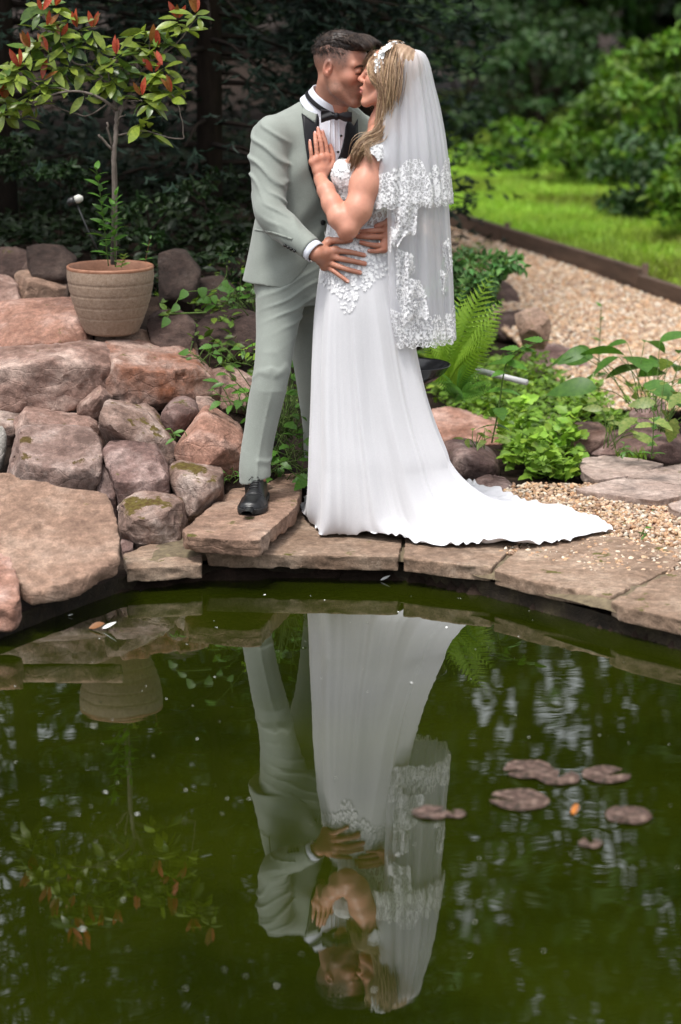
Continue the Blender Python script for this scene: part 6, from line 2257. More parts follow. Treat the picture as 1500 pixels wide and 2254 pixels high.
# timber edging
M_timber = Mat('weathered_timber')
_n = M_timber.noise(18, 5, .65, M_timber.mapped((.15, 1, 1)))
M_timber.set(color=M_timber.ramp(_n, [(.3, (.045, .026, .017)), (.7, (.12, .075, .05))]), rough=.9)
M_timber.bump(_n, .5, .01)
te = empty('timber_edging', (float(LA[0]), float(LA[1]), .1), 'dark timber board edging between gravel and lawn', 'edging')
rot = math.atan2(_ld[1], _ld[0])
for k in range(5):
    a = -1.2 + k * 2.4
    bm = bmesh.new(); bmesh.ops.create_cube(bm, size=1)
    for v in bm.verts:
        v.co.x *= 2.38; v.co.y *= .045; v.co.z *= .17
    bmesh.ops.bevel(bm, geom=bm.edges[:], offset=.006, segments=1, affect='EDGES')
    me = bpy.data.meshes.new('board'); bm.to_mesh(me); bm.free()
    o = obj('board', me, M_timber.m, te)
    c = LA + _ld * (a + 1.2)
    zc = float(gravel_z(c[0], c[1])) + .042
    o.matrix_basis = Matrix.Translation(Vector((c[0], c[1], zc)) - te.location) @ Matrix.Rotation(rot, 4, 'Z')
    pv, pf = tube([(0, 0, 0), (0, 0, .245)], .022, 8)
    q = LA + _ld * (a + 2.36) + _ln * .05
    o2 = obj('peg', raw_mesh('peg', pv, pf), M_timber.m, te)
    o2.location = Vector((q[0], q[1], zc - .14)) - te.location

# grass blades of the lawn
n = 130000
uu = r.uniform(-7, 7.5, n); vv = .03 + 11 * r.uniform(size=n) ** 1.3
gxx, gyy = LA[0] + _ld[0] * uu + _ln[0] * vv, LA[1] + _ld[1] * uu + _ln[1] * vv
ok = (gxx > .3) & (gxx < gyy * .18)
gxx, gyy = gxx[ok], gyy[ok]
gp = np.column_stack([gxx, gyy, bank(np.maximum(gxx, -.29), gyy) + .0])
d = unit(np.column_stack([r.normal(size=len(gp)) * .5, r.normal(size=len(gp)) * .5, np.ones(len(gp))]))
patchy = fbm(gxx * 1.1, gyy * 1.1, 0 * gxx, 3, 41)
tint = np.clip(.92 + .75 * patchy, .35, 1.8) * r.uniform(.7, 1.3, len(gp))
col = np.stack([tint * (1 + .45 * np.clip(-patchy, 0, 1)), tint, tint * 1.2], -1)
BL = (np.array([[0, .06, 0], [.55, .05, .02], [1, 0, -.1], [.55, -.05, .02], [0, -.06, 0]]), np.array([[0, 1, 3, 4]]))
BL = (np.array([[0, .10, 0], [0, -.10, 0], [1, -.01, -.12], [1, .01, -.12]]), np.array([[0, 1, 2, 3]]))
V, F, c = scatter(BL, gp, d, r.normal(size=(len(gp), 3)), r.uniform(.03, .075, len(gp)), col)
G = Geo(); G.add(V, F, c)
tag(obj('grass', G.mesh('grass', smooth=False), leaf_mat('lawn_grass', (.23, .40, .03), (.31, .50, .05), .3, .6, .05, useattr=True)), 'short bright grass of the lawn', kind='stuff')

# ================================================================ PLANT POT AND POTTED TREE
M_pot = Mat('ribbed_stoneware')
_n = M_pot.noise(70, 5, .7)
_c = M_pot.ramp(_n, [(.3, (.20, .135, .092)), (.5, (.27, .192, .138)), (.72, (.33, .25, .19))])
_c = M_pot.mix(.35, _c, M_pot.ramp(M_pot.noise(260, 2, .6), [(.35, .35), (.65, .65)]), 'OVERLAY')
_c = M_pot.mix(M_pot.ramp(M_pot.noise(5, 4, .6), [(.45, 0.), (.7, .45)]), _c, (.15, .10, .07))
M_pot.set(color=_c, rough=.85)
M_pot.bump(_n, .3, .006)
M_rim = Mat('terracotta_rim'); M_rim.set(color=M_rim.ramp(M_rim.noise(30, 4, .6), [(.3, (.20, .085, .045)), (.7, (.33, .155, .09))]), rough=.6)
POTY = 9.06
pc = at(243, 584, POTY)
pot = empty('plant_pot', (pc[0], pc[1], pc[2] - .285), 'wide round stoneware pot with ribbed rings and terracotta rim', 'plant pot')


def lathe(prof, n=72):
    th_ = np.linspace(0, 2 * np.pi, n, endpoint=False)
    P = np.array(prof)
    V = np.stack([P[None, :, 0] * np.cos(th_)[:, None], P[None, :, 0] * np.sin(th_)[:, None], P[None, :, 1] + 0 * th_[:, None]], -1)
    return V.reshape(-1, 3), grid_faces(n, len(P), True)


prof = [(.0, .0), (.098, .0), (.104, .004)]
zsr = np.linspace(.008, .272, 67)
for z in zsr:
    t = z / .285
    rr = .108 + .076 * (1 - (1 - t) ** 1.9) - .004 * sstep(.8, 1, t)
    k = min(abs(z - q) for q in (.075, .122, .170, .218))
    rr -= .0035 * math.exp(-(k / .0022) ** 2)
    prof.append((rr, z))
V, F = lathe(prof); obj('pot_body', raw_mesh('pot_body', V, F), M_pot.m, pot)
V, F = lathe([(.1795, .270), (.1815, .276), (.181, .283), (.177, .286), (.172, .284), (.169, .277), (.160, .255), (.155, .22)]); obj('rim', raw_mesh('rim', V, F), M_rim.m, pot)
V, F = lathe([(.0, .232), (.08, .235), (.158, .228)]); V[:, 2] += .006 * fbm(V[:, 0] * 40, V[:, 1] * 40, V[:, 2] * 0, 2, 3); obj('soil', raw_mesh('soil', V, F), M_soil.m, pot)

zt = lambda L: [(x * .34667, y * .34667, *q) for x, y, *q in L]
zsoil = pc[2] - .05
tr0 = np.array([at(720 * .34667, 1600 * .34667, POTY)[0], POTY, zsoil])
phot = empty('photinia_tree', tuple(tr0), 'small potted tree with green leaves and red young shoots', 'tree')
g = Geo()
P3 = lambda L, j=0.0: np.array([at(x, y, POTY + dy) for x, y, dy in zt(L)])


def limb(L, r0, r1, n=14):
    p = spline(P3(L), n)
    p = p + .0022 * np.random.default_rng(int(L[0][0])).normal(size=p.shape) * np.linspace(0, 1, n)[:, None]
    g.add(*tube(p, np.linspace(r0, r1, n), 7))


limb([(722, 1680, 0), (728, 1400, 0), (730, 1150, 0), (725, 1000, .0), (735, 880, .0), (742, 780, .0), (745, 700, .01)], .0135, .0085, 26)
limb([(745, 700, .01), (650, 630, -.02), (540, 585, -.04), (440, 580, -.06), (300, 612, -.08), (210, 655, -.08)], .0070, .0028)
limb([(440, 580, -.06), (380, 560, -.04), (310, 560, -.03)], .0035, .002)
limb([(300, 612, -.08), (240, 540, -.06), (160, 490, -.05), (120, 470, -.05)], .003, .0018)
limb([(690, 650, .0), (640, 690, .0), (560, 735, .01), (470, 720, .02), (270, 650, .03), (100, 660, .0), (40, 690, .0)], .0035, .0016, 20)
limb([(745, 700, .01), (700, 560, .03), (640, 480, .03), (560, 420, .02), (470, 400, .0), (400, 280, .0), (340, 190, .0), (290, 120, .0)], .0062, .0018, 20)
limb([(700, 560, .03), (690, 440, .0), (700, 380, -.02), (745, 370, -.04)], .0038, .0018)
limb([(560, 420, .02), (540, 300, .04), (580, 230, .04)], .003, .0016)
limb([(742, 780, .0), (800, 640, .03), (870, 530, .05), (900, 450, .05), (860, 370, .05), (840, 350, .04)], .0058, .0025)
limb([(900, 450, .05), (960, 390, .04), (1060, 330, .02), (1130, 270, .0), (1190, 190, -.02), (1250, 115, -.03)], .0042, .0018)
limb([(960, 390, .04), (950, 290, .06), (960, 210, .06)], .003, .0016)
limb([(870, 530, .05), (960, 540, .02), (1050, 520, .0), (1070, 470, -.02)], .0032, .0016)
limb([(800, 640, .03), (860, 640, .0), (905, 640, -.03)], .003, .0018)
limb([(750, 860, .0), (840, 840, -.02), (930, 832, -.02), (1050, 868, -.02), (1160, 884, -.03), (1166, 860, -.03), (1155, 760, -.03), (1125, 650, -.03), (1090, 600, -.03)], .0040, .0018, 24)
limb([(930, 832, -.02), (960, 840, -.04)], .002, .0015, 6)
limb([(715, 950, .0), (660, 895, -.02), (625, 850, -.03)], .0062, .0045, 8)
limb([(712, 930, .0), (695, 850, -.02), (680, 778, -.03)], .0050, .0042, 8)
limb([(742, 790, .0), (760, 745, -.03), (800, 735, -.04)], .003, .002, 8)
part_mesh('trunk', g, B_GREY, phot)
# leaves: whorls at the shoot ends, every leaf an object
PL = [leaf_mesh('leaf', leaf_tpl(6, w, fd, cu, peak=pk), L_PHOT) for w, fd, cu, pk in ((.19, .25, .20, .56), (.165, .35, .10, .52), (.205, .15, .30, .58))]
CL = [(270, 90, .0), (300, 190, .0), (390, 250, .0), (430, 300, .02), (590, 200, .04), (560, 250, .04), (310, 350, -.02), (130, 450, -.05), (110, 490, -.05), (30, 650, .0), (45, 700, .0), (110, 655, .0), (270, 530, -.03), (450, 420, .0), (540, 430, .02), (690, 430, .0), (745, 370, -.04),
      (640, 500, .03), (820, 480, .05), (870, 410, .05), (925, 210, .06), (1000, 200, .05), (1130, 140, .02), (1250, 105, -.03), (960, 300, .06), (1120, 275, .0), (1040, 440, -.02), (1070, 520, -.02), (905, 630, -.03), (955, 660, -.02), (1040, 590, .0), (1095, 610, -.03), (890, 790, -.03), (960, 840, -.04),
      (700, 560, .03), (540, 620, .0), (180, 630, -.08), (210, 665, -.08), (850, 350, .05), (1060, 255, .02), (340, 440, .0), (380, 180, .0), (470, 300, .0), (700, 500, .03), (780, 600, .03), (620, 400, .02), (240, 580, -.06), (60, 500, -.06),
      (350, 60, .02), (250, 40, .02), (430, 150, .03), (200, 330, -.02), (240, 260, -.02), (640, 330, .04), (500, 200, .04), (780, 430, .02), (900, 300, .05), (1010, 330, .03), (1180, 200, -.01), (850, 230, .06), (20, 560, -.04), (320, 500, -.02), (420, 500, .02), (980, 480, .02), (30, 740, .0), (130, 760, -.02), (10, 600, .0), (60, 420, -.05), (180, 400, -.03)]
REDC = {0, 1, 6, 7, 9, 4, 22, 23, 16, 26, 28, 2, 31, 24, 12}
r = np.random.default_rng(101)
LS = []
for ci, (cxq, cyq, dy) in enumerate(CL):
    base = at(cxq * .34667, cyq * .34667, POTY + dy)
    nl = int(r.integers(5, 8))
    a0 = r.uniform(0, 6.28)
    for k in range(nl):
        a = a0 + k * 2.399 + r.normal() * .25
        el = r.uniform(-.75, .50)
        d = np.array([math.cos(a) * math.cos(el), .8 * math.sin(a) * math.cos(el), math.sin(el)])
        up_ = np.array([-.3 * d[0], -.55, 1.0]) + .4 * r.normal(size=3)
        LS.append((r.uniform(.060, .108), int(r.integers(3)), base + d * .004 + r.normal(size=3) * .006, d, up_, L_PHOTD if r.uniform() < .30 else L_PHOT))
    if ci in REDC or (ci > 47 and ci % 3 == 0):
        for k in range(int(r.integers(2, 4))):
            d = unit(np.array([r.normal() * .5, -.25 + r.normal() * .3, 1.0]))
            LS.append((r.uniform(.055, .085), 1, base + d * .010 + np.array([0, -.015, .008]), d, rdir(1, r)[0] + np.array([0, -1.2, 0]), L_RED if r.uniform() < .62 else L_ORANGE))
LS.sort(key=lambda q: -q[0] - .02 * (q[5] in (L_RED, L_ORANGE)) + .12 * (q[2][1] - POTY))
for s1_, mi, p_, d_, u_, mt in LS[:290]:
    put('leaf', PL[mi], phot, p_, d_, u_, s1_, mt if mt is not L_PHOT else None)
RG, RI = Geo(), []
MT = [L_PHOT, L_PHOTD, L_RED, L_ORANGE]
for s1_, mi, p_, d_, u_, mt in LS[290:]:
    v, f, c = scatter(leaf_tpl(6, .19, .25, .2, peak=.56), np.array([p_]), np.array([d_]), np.array([u_]), np.array([s1_]))
    RG.add(v, f); RI += [MT.index(mt)] * len(f)
me = RG.mesh('foliage', off=phot.location)
for mt in MT: me.materials.append(mt)
me.polygons.foreach_set('material_index', np.array(RI, np.int32))
tag(obj('foliage', me, None, phot), kind='stuff')


# ---------------------------------------------------------------- herb plants in the pot
def stem_plant(name, label, path, pairs, lsize, mat, stem_mat, seed, leaf=(6, .20, .3, .3), parent_cat='plant', up0=.35, r0=.0028, whorl=2, group=None, dec=0.35, droop=0.0):
    """upright plant: stem through photo points (x, y, Y), leaf pairs along it, each leaf an object"""
    r = np.random.default_rng(seed)
    p = spline(np.array([at(*q) for q in path]), 30)
    root = empty(name, tuple(p[0]), label, parent_cat, group)
    gg = Geo(); gg.add(*tube(p, np.linspace(r0, r0 * .45, 30), 6))
    part_mesh('stem', gg, stem_mat, root)
    lm = leaf_mesh('leaf', leaf_tpl(*leaf[:4], peak=.42) if len(leaf) == 4 else leaf_tpl(*leaf[:4], **leaf[4]), mat)
    for k in range(pairs):
        t = .12 + .88 * k / max(1, pairs - 1)
        b = p[min(29, int(t * 29))]
        a0 = k * 1.57 + r.normal() * .3
        for j in range(whorl):
            a = a0 + j * 2 * math.pi / whorl + r.normal() * .2
            e = up0 + .5 * t - droop + r.normal() * .12
            d = np.array([math.cos(a) * math.cos(e), math.sin(a) * math.cos(e), math.sin(e)])
            put('leaf', lm, root, b, d, np.array([0, -.25, 1.]) + .25 * r.normal(size=3), lsize * (1.0 - dec * t) * r.uniform(.75, 1.2))
    return root


zp = lambda L, Y: [(x * .34667, y * .34667, Y) for x, y in L]
stem_plant('herb_plant', 'taller leafy green herb stem growing in the pot', zp([(690, 1690), (665, 1450), (640, 1250), (615, 1080)], POTY - .06), 14, .080, L_HERB, B_GREEN, 1, whorl=2, r0=.0026)
stem_plant('herb_plant', 'shorter leafy green herb stem at the front of the pot', zp([(735, 1695), (730, 1500), (725, 1380), (738, 1240)], POTY - .09), 12, .074, L_HERB, B_GREEN, 2, whorl=2)
stem_plant('herb_plant', 'small red-stemmed seedling at the right rim of the pot', zp([(925, 1665), (938, 1590), (955, 1520)], POTY - .02), 4, .036, L_HERB, B_RED, 3, whorl=2, r0=.0018)
stem_plant('herb_plant', 'tiny yellowish seedling at the foot of the herbs', zp([(770, 1700), (780, 1660), (790, 1630)], POTY - .10), 4, .038, L_VARIEG, B_GREEN, 4, whorl=3, r0=.0016)

# little garden lamp on a dark stake behind the pot
lampY = 9.5
lb = at(160, 455, lampY)
lamp = empty('garden_lamp', tuple(at(230, 570, lampY)), 'small garden spot lamp with pale cap on a thin dark stake', 'lamp')
_m = Mat('lamp_plastic'); _m.set(color=(.02, .02, .02), rough=.4); M_lampb = _m.m
_m = Mat('lamp_cap'); _m.set(color=(.55, .55, .50), rough=.5); _m.bump(_m.noise(300, 2, .6), .4, .004); M_lampw = _m.m
gg = Geo(); gg.add(*tube([at(228, 575, lampY), at(195, 510, lampY), at(170, 450, lampY)], .004, 6)); part_mesh('stake', gg, M_lampb, lamp)
gg = Geo(); gg.add(*tube([at(150, 450, lampY), at(156, 444, lampY), at(166, 440, lampY)], [.010, .019, .019], 12)); part_mesh('lamp_head', gg, M_lampb, lamp)
gg = Geo(); gg.add(*tube([at(166, 440, lampY), at(175, 437, lampY), at(183, 436, lampY)], [.017, .019, .009], 12)); part_mesh('lamp_cap', gg, M_lampw, lamp)

# ================================================================ PLANTS ROUND THE COUPLE
heart = dict(peak=.30)


def rosette(name, label, base, n, size, mat, seed, tpl, el=(.15, 1.1), cat='plant', group=None, stalk=True, spread=.02, height=.0, stem_mat=None, arc=None):
    """leaves on stalks rising from one crown; each leaf an object"""
    r = np.random.default_rng(seed)
    root = empty(name, tuple(base), label, cat, group)
    lm = [leaf_mesh('leaf', leaf_tpl(*t[:4], **(t[4] if len(t) > 4 else {})), mat) for t in tpl]
    gg = Geo()
    for k in range(n):
        a = r.uniform(*(arc or (0, 2 * math.pi))); e = r.uniform(*el)
        L = size * r.uniform(.5, 1.5) * (1.2 if stalk else .2) + height * r.uniform(.1, 1)
        d = np.array([math.cos(a) * math.cos(e), math.sin(a) * math.cos(e), math.sin(e)])
        b0 = np.asarray(base) + np.array([r.normal() * spread, r.normal() * spread, 0])
        b1 = b0 + d * L
        g1 = Geo(); g1.add(*tube(spline(np.array([b0, (b0 + b1) / 2 + [0, 0, .12 * L], b1]), 6), [.0022, .002, .002, .0018, .0016, .0014], 4))
        part_mesh('stem', g1, stem_mat or B_GREEN, root)
        e2 = e * .35 - r.uniform(.0, .6)
        d2 = np.array([math.cos(a + r.normal() * .5) * math.cos(e2), math.sin(a + r.normal() * .5) * math.cos(e2), math.sin(e2)])
        put('leaf', lm[r.integers(len(lm))], root, b1, d2, np.array([0, -.45, 1.]) + .35 * r.normal(size=3), size * r.uniform(.7, 1.35))
    return root


LOB = (9, .34, .15, .25, dict(lobes=2.5, peak=.42))
LAN = (7, .20, .25, .30, dict(peak=.45))
SER = (12, .30, .15, .25, dict(teeth=1, tamp=.16, peak=.40))
HRT = (7, .38, .15, .2, dict(peak=.30))
GP = 'leafy plants behind the man\'s legs'
gz = lambda x, y, off=0.0: np.array([x, y, float(bank(np.array(x), np.array(y))) + off])


def gp(px, py, Y=None):
    p = bank_hit(px, py)
    return p if Y is None else at(px, py, Y)


rosette('hellebore', 'tall green leafy plant between the man\'s legs and the dress', gp(640, 960, 8.62), 58, .062, L_GREEN, 11, [LAN, SER], (.35, 1.5), group=GP, height=.42, spread=.05)
rosette('hellebore', 'dark leafy plant low behind the man\'s shin', gp(640, 1010, 8.52), 40, .058, L_GREEN, 12, [SER, LOB], (.1, 1.2), group=GP, height=.18, spread=.06)
rosette('leafy_weed', 'ivy-like plant with big lobed leaves at the back of the slab', gp(655, 1045, 8.42), 26, .072, L_GREEN, 13, [LOB, SER], (.05, .9), group=GP, height=.08, spread=.05)
rosette('leafy_weed', 'bright leafy weed left of the man\'s knee', gp(545, 905, 8.62), 16, .060, L_HERB, 14, [LAN, SER], (.2, 1.2), group=GP, height=.10, spread=.03)
rosette('leafy_weed', 'light green weed beside the red boulder', gp(480, 800, 8.9), 18, .042, L_HERB, 15, [LAN, HRT], (.2, 1.1), group=GP, height=.04, spread=.05)
rosette('leafy_weed', 'yellow-green curled fern tip left of the man\'s knee', gp(555, 800, 8.7), 14, .036, L_FERN, 16, [LAN], (.3, 1.3), group=GP, height=.06)
rosette('leafy_weed', 'small leafy weed under the red triangular boulder', gp(508, 1062, 8.22), 14, .022, L_HERB, 17, [LAN, HRT], (.2, 1.2), height=.02, spread=.03)
rosette('leafy_weed', 'tiny green sprout between the mossy rocks', gp(390, 968, 8.30), 5, .036, L_HERB, 18, [LAN], (.4, 1.3))
rosette('ivy_clump', 'dark ivy clump behind the jacket hem', gp(540, 680, 9.5), 26, .058, L_GREEN, 19, [HRT, LOB], (.2, 1.3), height=.12, spread=.07)
# bindweed trailing beside the pot
bp_ = [(365, 705, 9.0), (385, 672, 9.02), (405, 645, 9.05), (440, 640, 9.1), (475, 636, 9.15), (497, 610, 9.2), (500, 585, 9.2)]
p = spline(np.array([at(*q) for q in bp_]), 30)
bw_ = empty('bindweed', tuple(p[0]), 'thin bindweed runner with heart-shaped leaves right of the pot', 'plant')
gg = Geo(); gg.add(*tube(p, .0022, 5)); part_mesh('stem', gg, B_GREEN, bw_); gg = Geo(); gg.add(*tube(spline(np.array([at(372, 690, 9.0), at(400, 690, 9.0), at(455, 688, 9.02)]), 10), [.004] * 10, 5)); part_mesh('stem', gg, B_GREEN, bw_)
hm = leaf_mesh('leaf', leaf_tpl(*HRT[:4], **HRT[4]), L_HERB)
for (x, y, Y, s, dx) in ((412, 640, 9.03, .05, -.6), (445, 632, 9.08, .055, .1), (395, 672, 9.0, .045, -.9), (372, 700, 8.98, .05, -.5), (492, 618, 9.18, .04, .5), (470, 650, 9.1, .04, .2)):
    put('leaf', hm, bw_, at(x, y, Y), (dx, -.3, -.6), (.1, -.8, .5), s)

# ================================================================ FERN AND WEEDS ON THE RIGHT
def frond_mesh(n=19, L=1.0):
    G = Geo()
    t = np.linspace(0, 1, 30)
    mid = np.stack([t, 0 * t, .10 * np.sin(t * 2.2) - .22 * t ** 2.2], -1)
    G.add(*tube(mid, np.linspace(.006, .001, 30), 4))
    tip = leaf_tpl(10, .085, .2, .35, teeth=1, tamp=.35, peak=.3)
    tt = np.linspace(.10, .98, n)
    for sg in (-1, 1):
        P = np.stack([np.interp(tt, t, mid[:, k]) for k in range(3)], -1)
        s = .25 * np.sin(np.pi * np.clip(tt * .82 + .16, 0, 1)) ** 1.0 * (1 - .35 * tt)
        d = np.stack([.42 + .2 * tt, sg * np.ones(n), -.12 + 0 * tt], -1)
        V, F, c = scatter(tip, P, d, np.tile([0, 0, 1.], (n, 1)), s)
        G.add(V, F)
    return G.mesh('frond')


fm = frond_mesh(); fm.materials.append(L_FERN)
fb = gp(985, 850, 9.15)
fern = empty('fern', tuple(fb), 'bright yellow-green fern behind the bride\'s veil', 'fern')
r = np.random.default_rng(55)
for k, (tx, ty, tY, s) in enumerate(((1085, 625, 9.1, 1), (1060, 660, 9.0, 1), (1100, 720, 8.95, 1), (1020, 650, 9.2, 1), (960, 700, 9.25, 1), (1075, 770, 8.85, 1), (930, 760, 9.1, 1), (1040, 700, 9.3, 1), (1000, 740, 8.9, 1), (1110, 680, 9.25, 1), (945, 800, 8.9, .8), (1050, 800, 8.8, .8))):
    e = at(tx, ty, tY)
    d = e - fb
    L = float(np.linalg.norm(d))
    put('frond', fm, fern, fb + .1 * d, unit(d + np.array([0, 0, .22 * L])), np.array([-.2, -.9, .5]), L * 1.0)
fb2 = gp(1010, 870, 8.95)
fern2 = empty('fern', tuple(fb2), 'darker low fern spreading under the bright one', 'fern')
fmd = fm.copy(); fmd.materials.clear(); fmd.materials.append(L_GREEN)
for k, (tx, ty, tY) in enumerate(((1060, 850, 8.7), (1085, 870, 8.8), (960, 850, 8.75), (1030, 830, 8.75), (985, 880, 8.65), (1050, 900, 8.7))):
    e = at(tx, ty, tY); d = e - fb2; L = float(np.linalg.norm(d)) * 1.2
    put('frond', fmd, fern2, fb2, unit(d + np.array([0, 0, .2 * L])), np.array([0, -.8, .6]), L)

# tall weeds standing out of the ground cover
w1 = stem_plant('tall_weed', 'tall bluish-green weed with drooping toothed leaves right of the fern', [(1083, 975, 8.75), (1098, 900, 8.75), (1108, 830, 8.76), (1120, 790, 8.78), (1150, 765, 8.8), (1195, 752, 8.82)], 9, .085, L_GREEN, B_GREEN, 31, leaf=SER, whorl=2, r0=.004, dec=.15, up0=.1, droop=.35)
stem_plant('tall_weed', 'thin blurred weed spike standing in the gravel', [(1316, 845, 10.9), (1320, 760, 10.9), (1324, 675, 10.9)], 7, .05, L_GREEN, B_GREEN, 32, whorl=2, r0=.004)
rosette('dock_plant', 'big-leaved dock plant at the right edge', gp(1425, 905, 9.5), 22, .17, L_HERB, 33, [(8, .26, .2, .5, dict(peak=.45))], (.3, 1.3), height=.14, spread=.04)
rosette('variegated_plant', 'yellow-variegated leafy plant in front of the dock plant', gp(1460, 950, 9.1), 20, .11, L_VARIEG, 34, [(10, .24, .2, .35, dict(teeth=1, tamp=.12, peak=.45))], (.35, 1.35), height=.12, spread=.02)
rosette('variegated_plant', 'pale variegated plant left of the pointed rock', gp(1340, 985, 9.0), 9, .085, L_VARIEG, 35, [LAN], (.5, 1.4), height=.08)
stem_plant('tall_weed', 'young nettle-like weed beside the long low rock', [(1434, 1010, 8.7), (1438, 960, 8.7), (1440, 905, 8.7)], 6, .06, L_GREEN, B_GREEN, 36, whorl=2, r0=.003)
rosette('leafy_weed', 'small green weed in the gravel by the train', gp(1420, 1180, 7.85), 7, .022, L_HERB, 37, [LAN], (.2, 1.0), spread=.006)
rosette('leafy_weed', 'small weed in the joint before the long low rock', gp(1385, 1000, 8.55), 9, .03, L_HERB, 38, [LAN], (.2, 1.2))
rosette('broad_leaf_plant', 'leafy plant with pale oval leaf left of the buttercup mound', gp(1052, 985, 8.6), 10, .06, L_VARIEG, 39, [LAN], (.2, 1.2))

# buttercup mound and ground cover
LB3 = leaf_tpl(9, .42, .15, .2, lobes=2.5, peak=.4)


def cover(name, label, region, n, size, mat, seed, zlift=.0, hump=None, tpl=SIX_LEAF, tr_=(.5, 1.5)):
    r = np.random.default_rng(seed)
    pk = inpoly(region)
    Q = np.array([pk(r) for _ in range(n)])
    z = np.full(n, .1)
    for _ in range(12):                                    # settle the points on the earth
        P = np.array([on(x, y, zq) for (x, y), zq in zip(Q, z)])
        z = .5 * z + .5 * np.minimum(bank(P[:, 0], P[:, 1]), 1.2)
    cl = fbm(P[:, 0] * 6, P[:, 1] * 6, 0 * P[:, 0], 3, seed)
    P[:, 2] += zlift * r.uniform(.1, 1, n) ** .7 * np.clip(.6 + .7 * cl, .15, 1.3)
    a = r.uniform(0, 6.28, n); e = r.uniform(-.3, .8, n)
    d = np.stack([np.cos(a) * np.cos(e), np.sin(a) * np.cos(e), np.sin(e)], -1)
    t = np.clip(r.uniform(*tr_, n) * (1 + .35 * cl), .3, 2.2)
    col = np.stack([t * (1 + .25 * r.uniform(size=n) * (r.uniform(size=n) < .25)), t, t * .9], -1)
    V, F, c = scatter(tpl, P, d, np.array([0, -.3, 1.]) + .5 * r.normal(size=(n, 3)), size * r.uniform(.6, 1.4, n), col)
    G = Geo(); G.add(V, F, c)
    return tag(obj(name, G.mesh(name, smooth=False), mat), label, kind='stuff')


cover('ground_cover', 'low leafy ground cover behind the train', [(935, 830), (1060, 800), (1180, 830), (1300, 870), (1420, 870), (1440, 920), (1390, 960), (1260, 960), (1240, 985), (1130, 1000), (1090, 960), (1030, 950), (960, 900)], 4200, .040, L_COVER, 61, .14)
cover('buttercup_mound', 'dense mound of lobed buttercup leaves beside the boulder', [(1100, 985), (1150, 965), (1230, 975), (1285, 1010), (1290, 1048), (1240, 1066), (1170, 1072), (1120, 1045), (1108, 1010)], 750, .050, L_COVER, 62, .17, tpl=LB3, tr_=(.7, 1.5))
cover('ground_cover', 'green undergrowth behind the couple and the fern', [(880, 700), (960, 690), (1010, 560), (1080, 560), (1100, 640), (1080, 800), (940, 840)], 1500, .050, L_COVER, 63, .16, tr_=(.35, .9))
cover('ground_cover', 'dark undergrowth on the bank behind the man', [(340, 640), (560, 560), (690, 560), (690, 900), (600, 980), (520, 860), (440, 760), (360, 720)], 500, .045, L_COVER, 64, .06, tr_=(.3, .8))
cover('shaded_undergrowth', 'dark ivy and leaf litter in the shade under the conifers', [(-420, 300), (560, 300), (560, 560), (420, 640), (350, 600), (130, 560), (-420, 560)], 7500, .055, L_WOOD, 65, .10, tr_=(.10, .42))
# grass tuft between the slabs
r = np.random.default_rng(66)
q = gp(1392, 1035)
n = 60
P = q + np.column_stack([r.normal(size=n) * .035, r.normal(size=n) * .02, np.full(n, .05)])
V, F, c = scatter(BL, P, np.column_stack([r.normal(size=n) * .5, r.normal(size=n) * .5, np.ones(n)]), r.normal(size=(n, 3)), r.uniform(.03, .06, n), np.ones((n, 3)))
G = Geo(); G.add(V, F, c)
tag(centred('grass_tuft', *G.arrays(), L_FERN, smooth=False), 'little tuft of grass in the joint between two stepping slabs', 'grass tuft')

# black dish and pale pipe among the ferns
_m = Mat('black_glazed'); _m.set(color=(.010, .010, .011), rough=.18, spec=.5); 
dc = at(908, 818, 8.58)
V, F = lathe([(.0, -.045), (.05, -.045), (.095, -.030), (.132, .0), (.150, .026), (.154, .030), (.150, .032), (.140, .026), (.09, -.018), (.0, -.030)], 56)
dish = obj('dish', raw_mesh('dish', V, F), _m.m, None, tuple(dc)); tag(dish, 'shiny black bowl half hidden behind the bride\'s skirt', 'bowl')
V, F = tube([at(908, 840, 8.58) + [0, 0, -.5], at(908, 838, 8.58)], [.05, .035], 10)
obj('stand', raw_mesh('stand', V - np.array(dc), F), M_lampb, dish)
_m = Mat('grey_pipe_plastic'); _m.set(color=(.42, .42, .42), rough=.45)
V, F = tube([at(1015, 806, 9.35), at(1160, 842, 9.1)], .013, 12)
tag(centred('pipe', V, F, _m.m), 'straight pale grey pipe lying among the plants', 'pipe')

# ================================================================ ON THE WATER
M_pad = Mat('lily_pad')
_sep = M_pad.new('ShaderNodeSeparateXYZ'); M_pad.link(M_pad.coord(), _sep.inputs[0])
_ang = M_pad.math('ARCTAN2', _sep.outputs[1], _sep.outputs[0])
_vein = M_pad.ramp(M_pad.math('ABSOLUTE', M_pad.math('SINE', M_pad.math('MULTIPLY', _ang, 8.0))), [(0.0, 1.0), (0.16, 0.0)])
_c = M_pad.ramp(M_pad.noise(38, 5, .65), [(.36, (.022, .018, .010)), (.5, (.065, .036, .028)), (.62, (.17, .115, .09))])
_c = M_pad.mix(M_pad.math('MULTIPLY', _vein, .35), _c, (.22, .17, .12))
M_pad.set(color=_c, rough=.45, spec=.35)
M_pad.bump(M_pad.noise(60, 3, .6), .4, .004)
GLP = 'reddish lily pads on the pond'


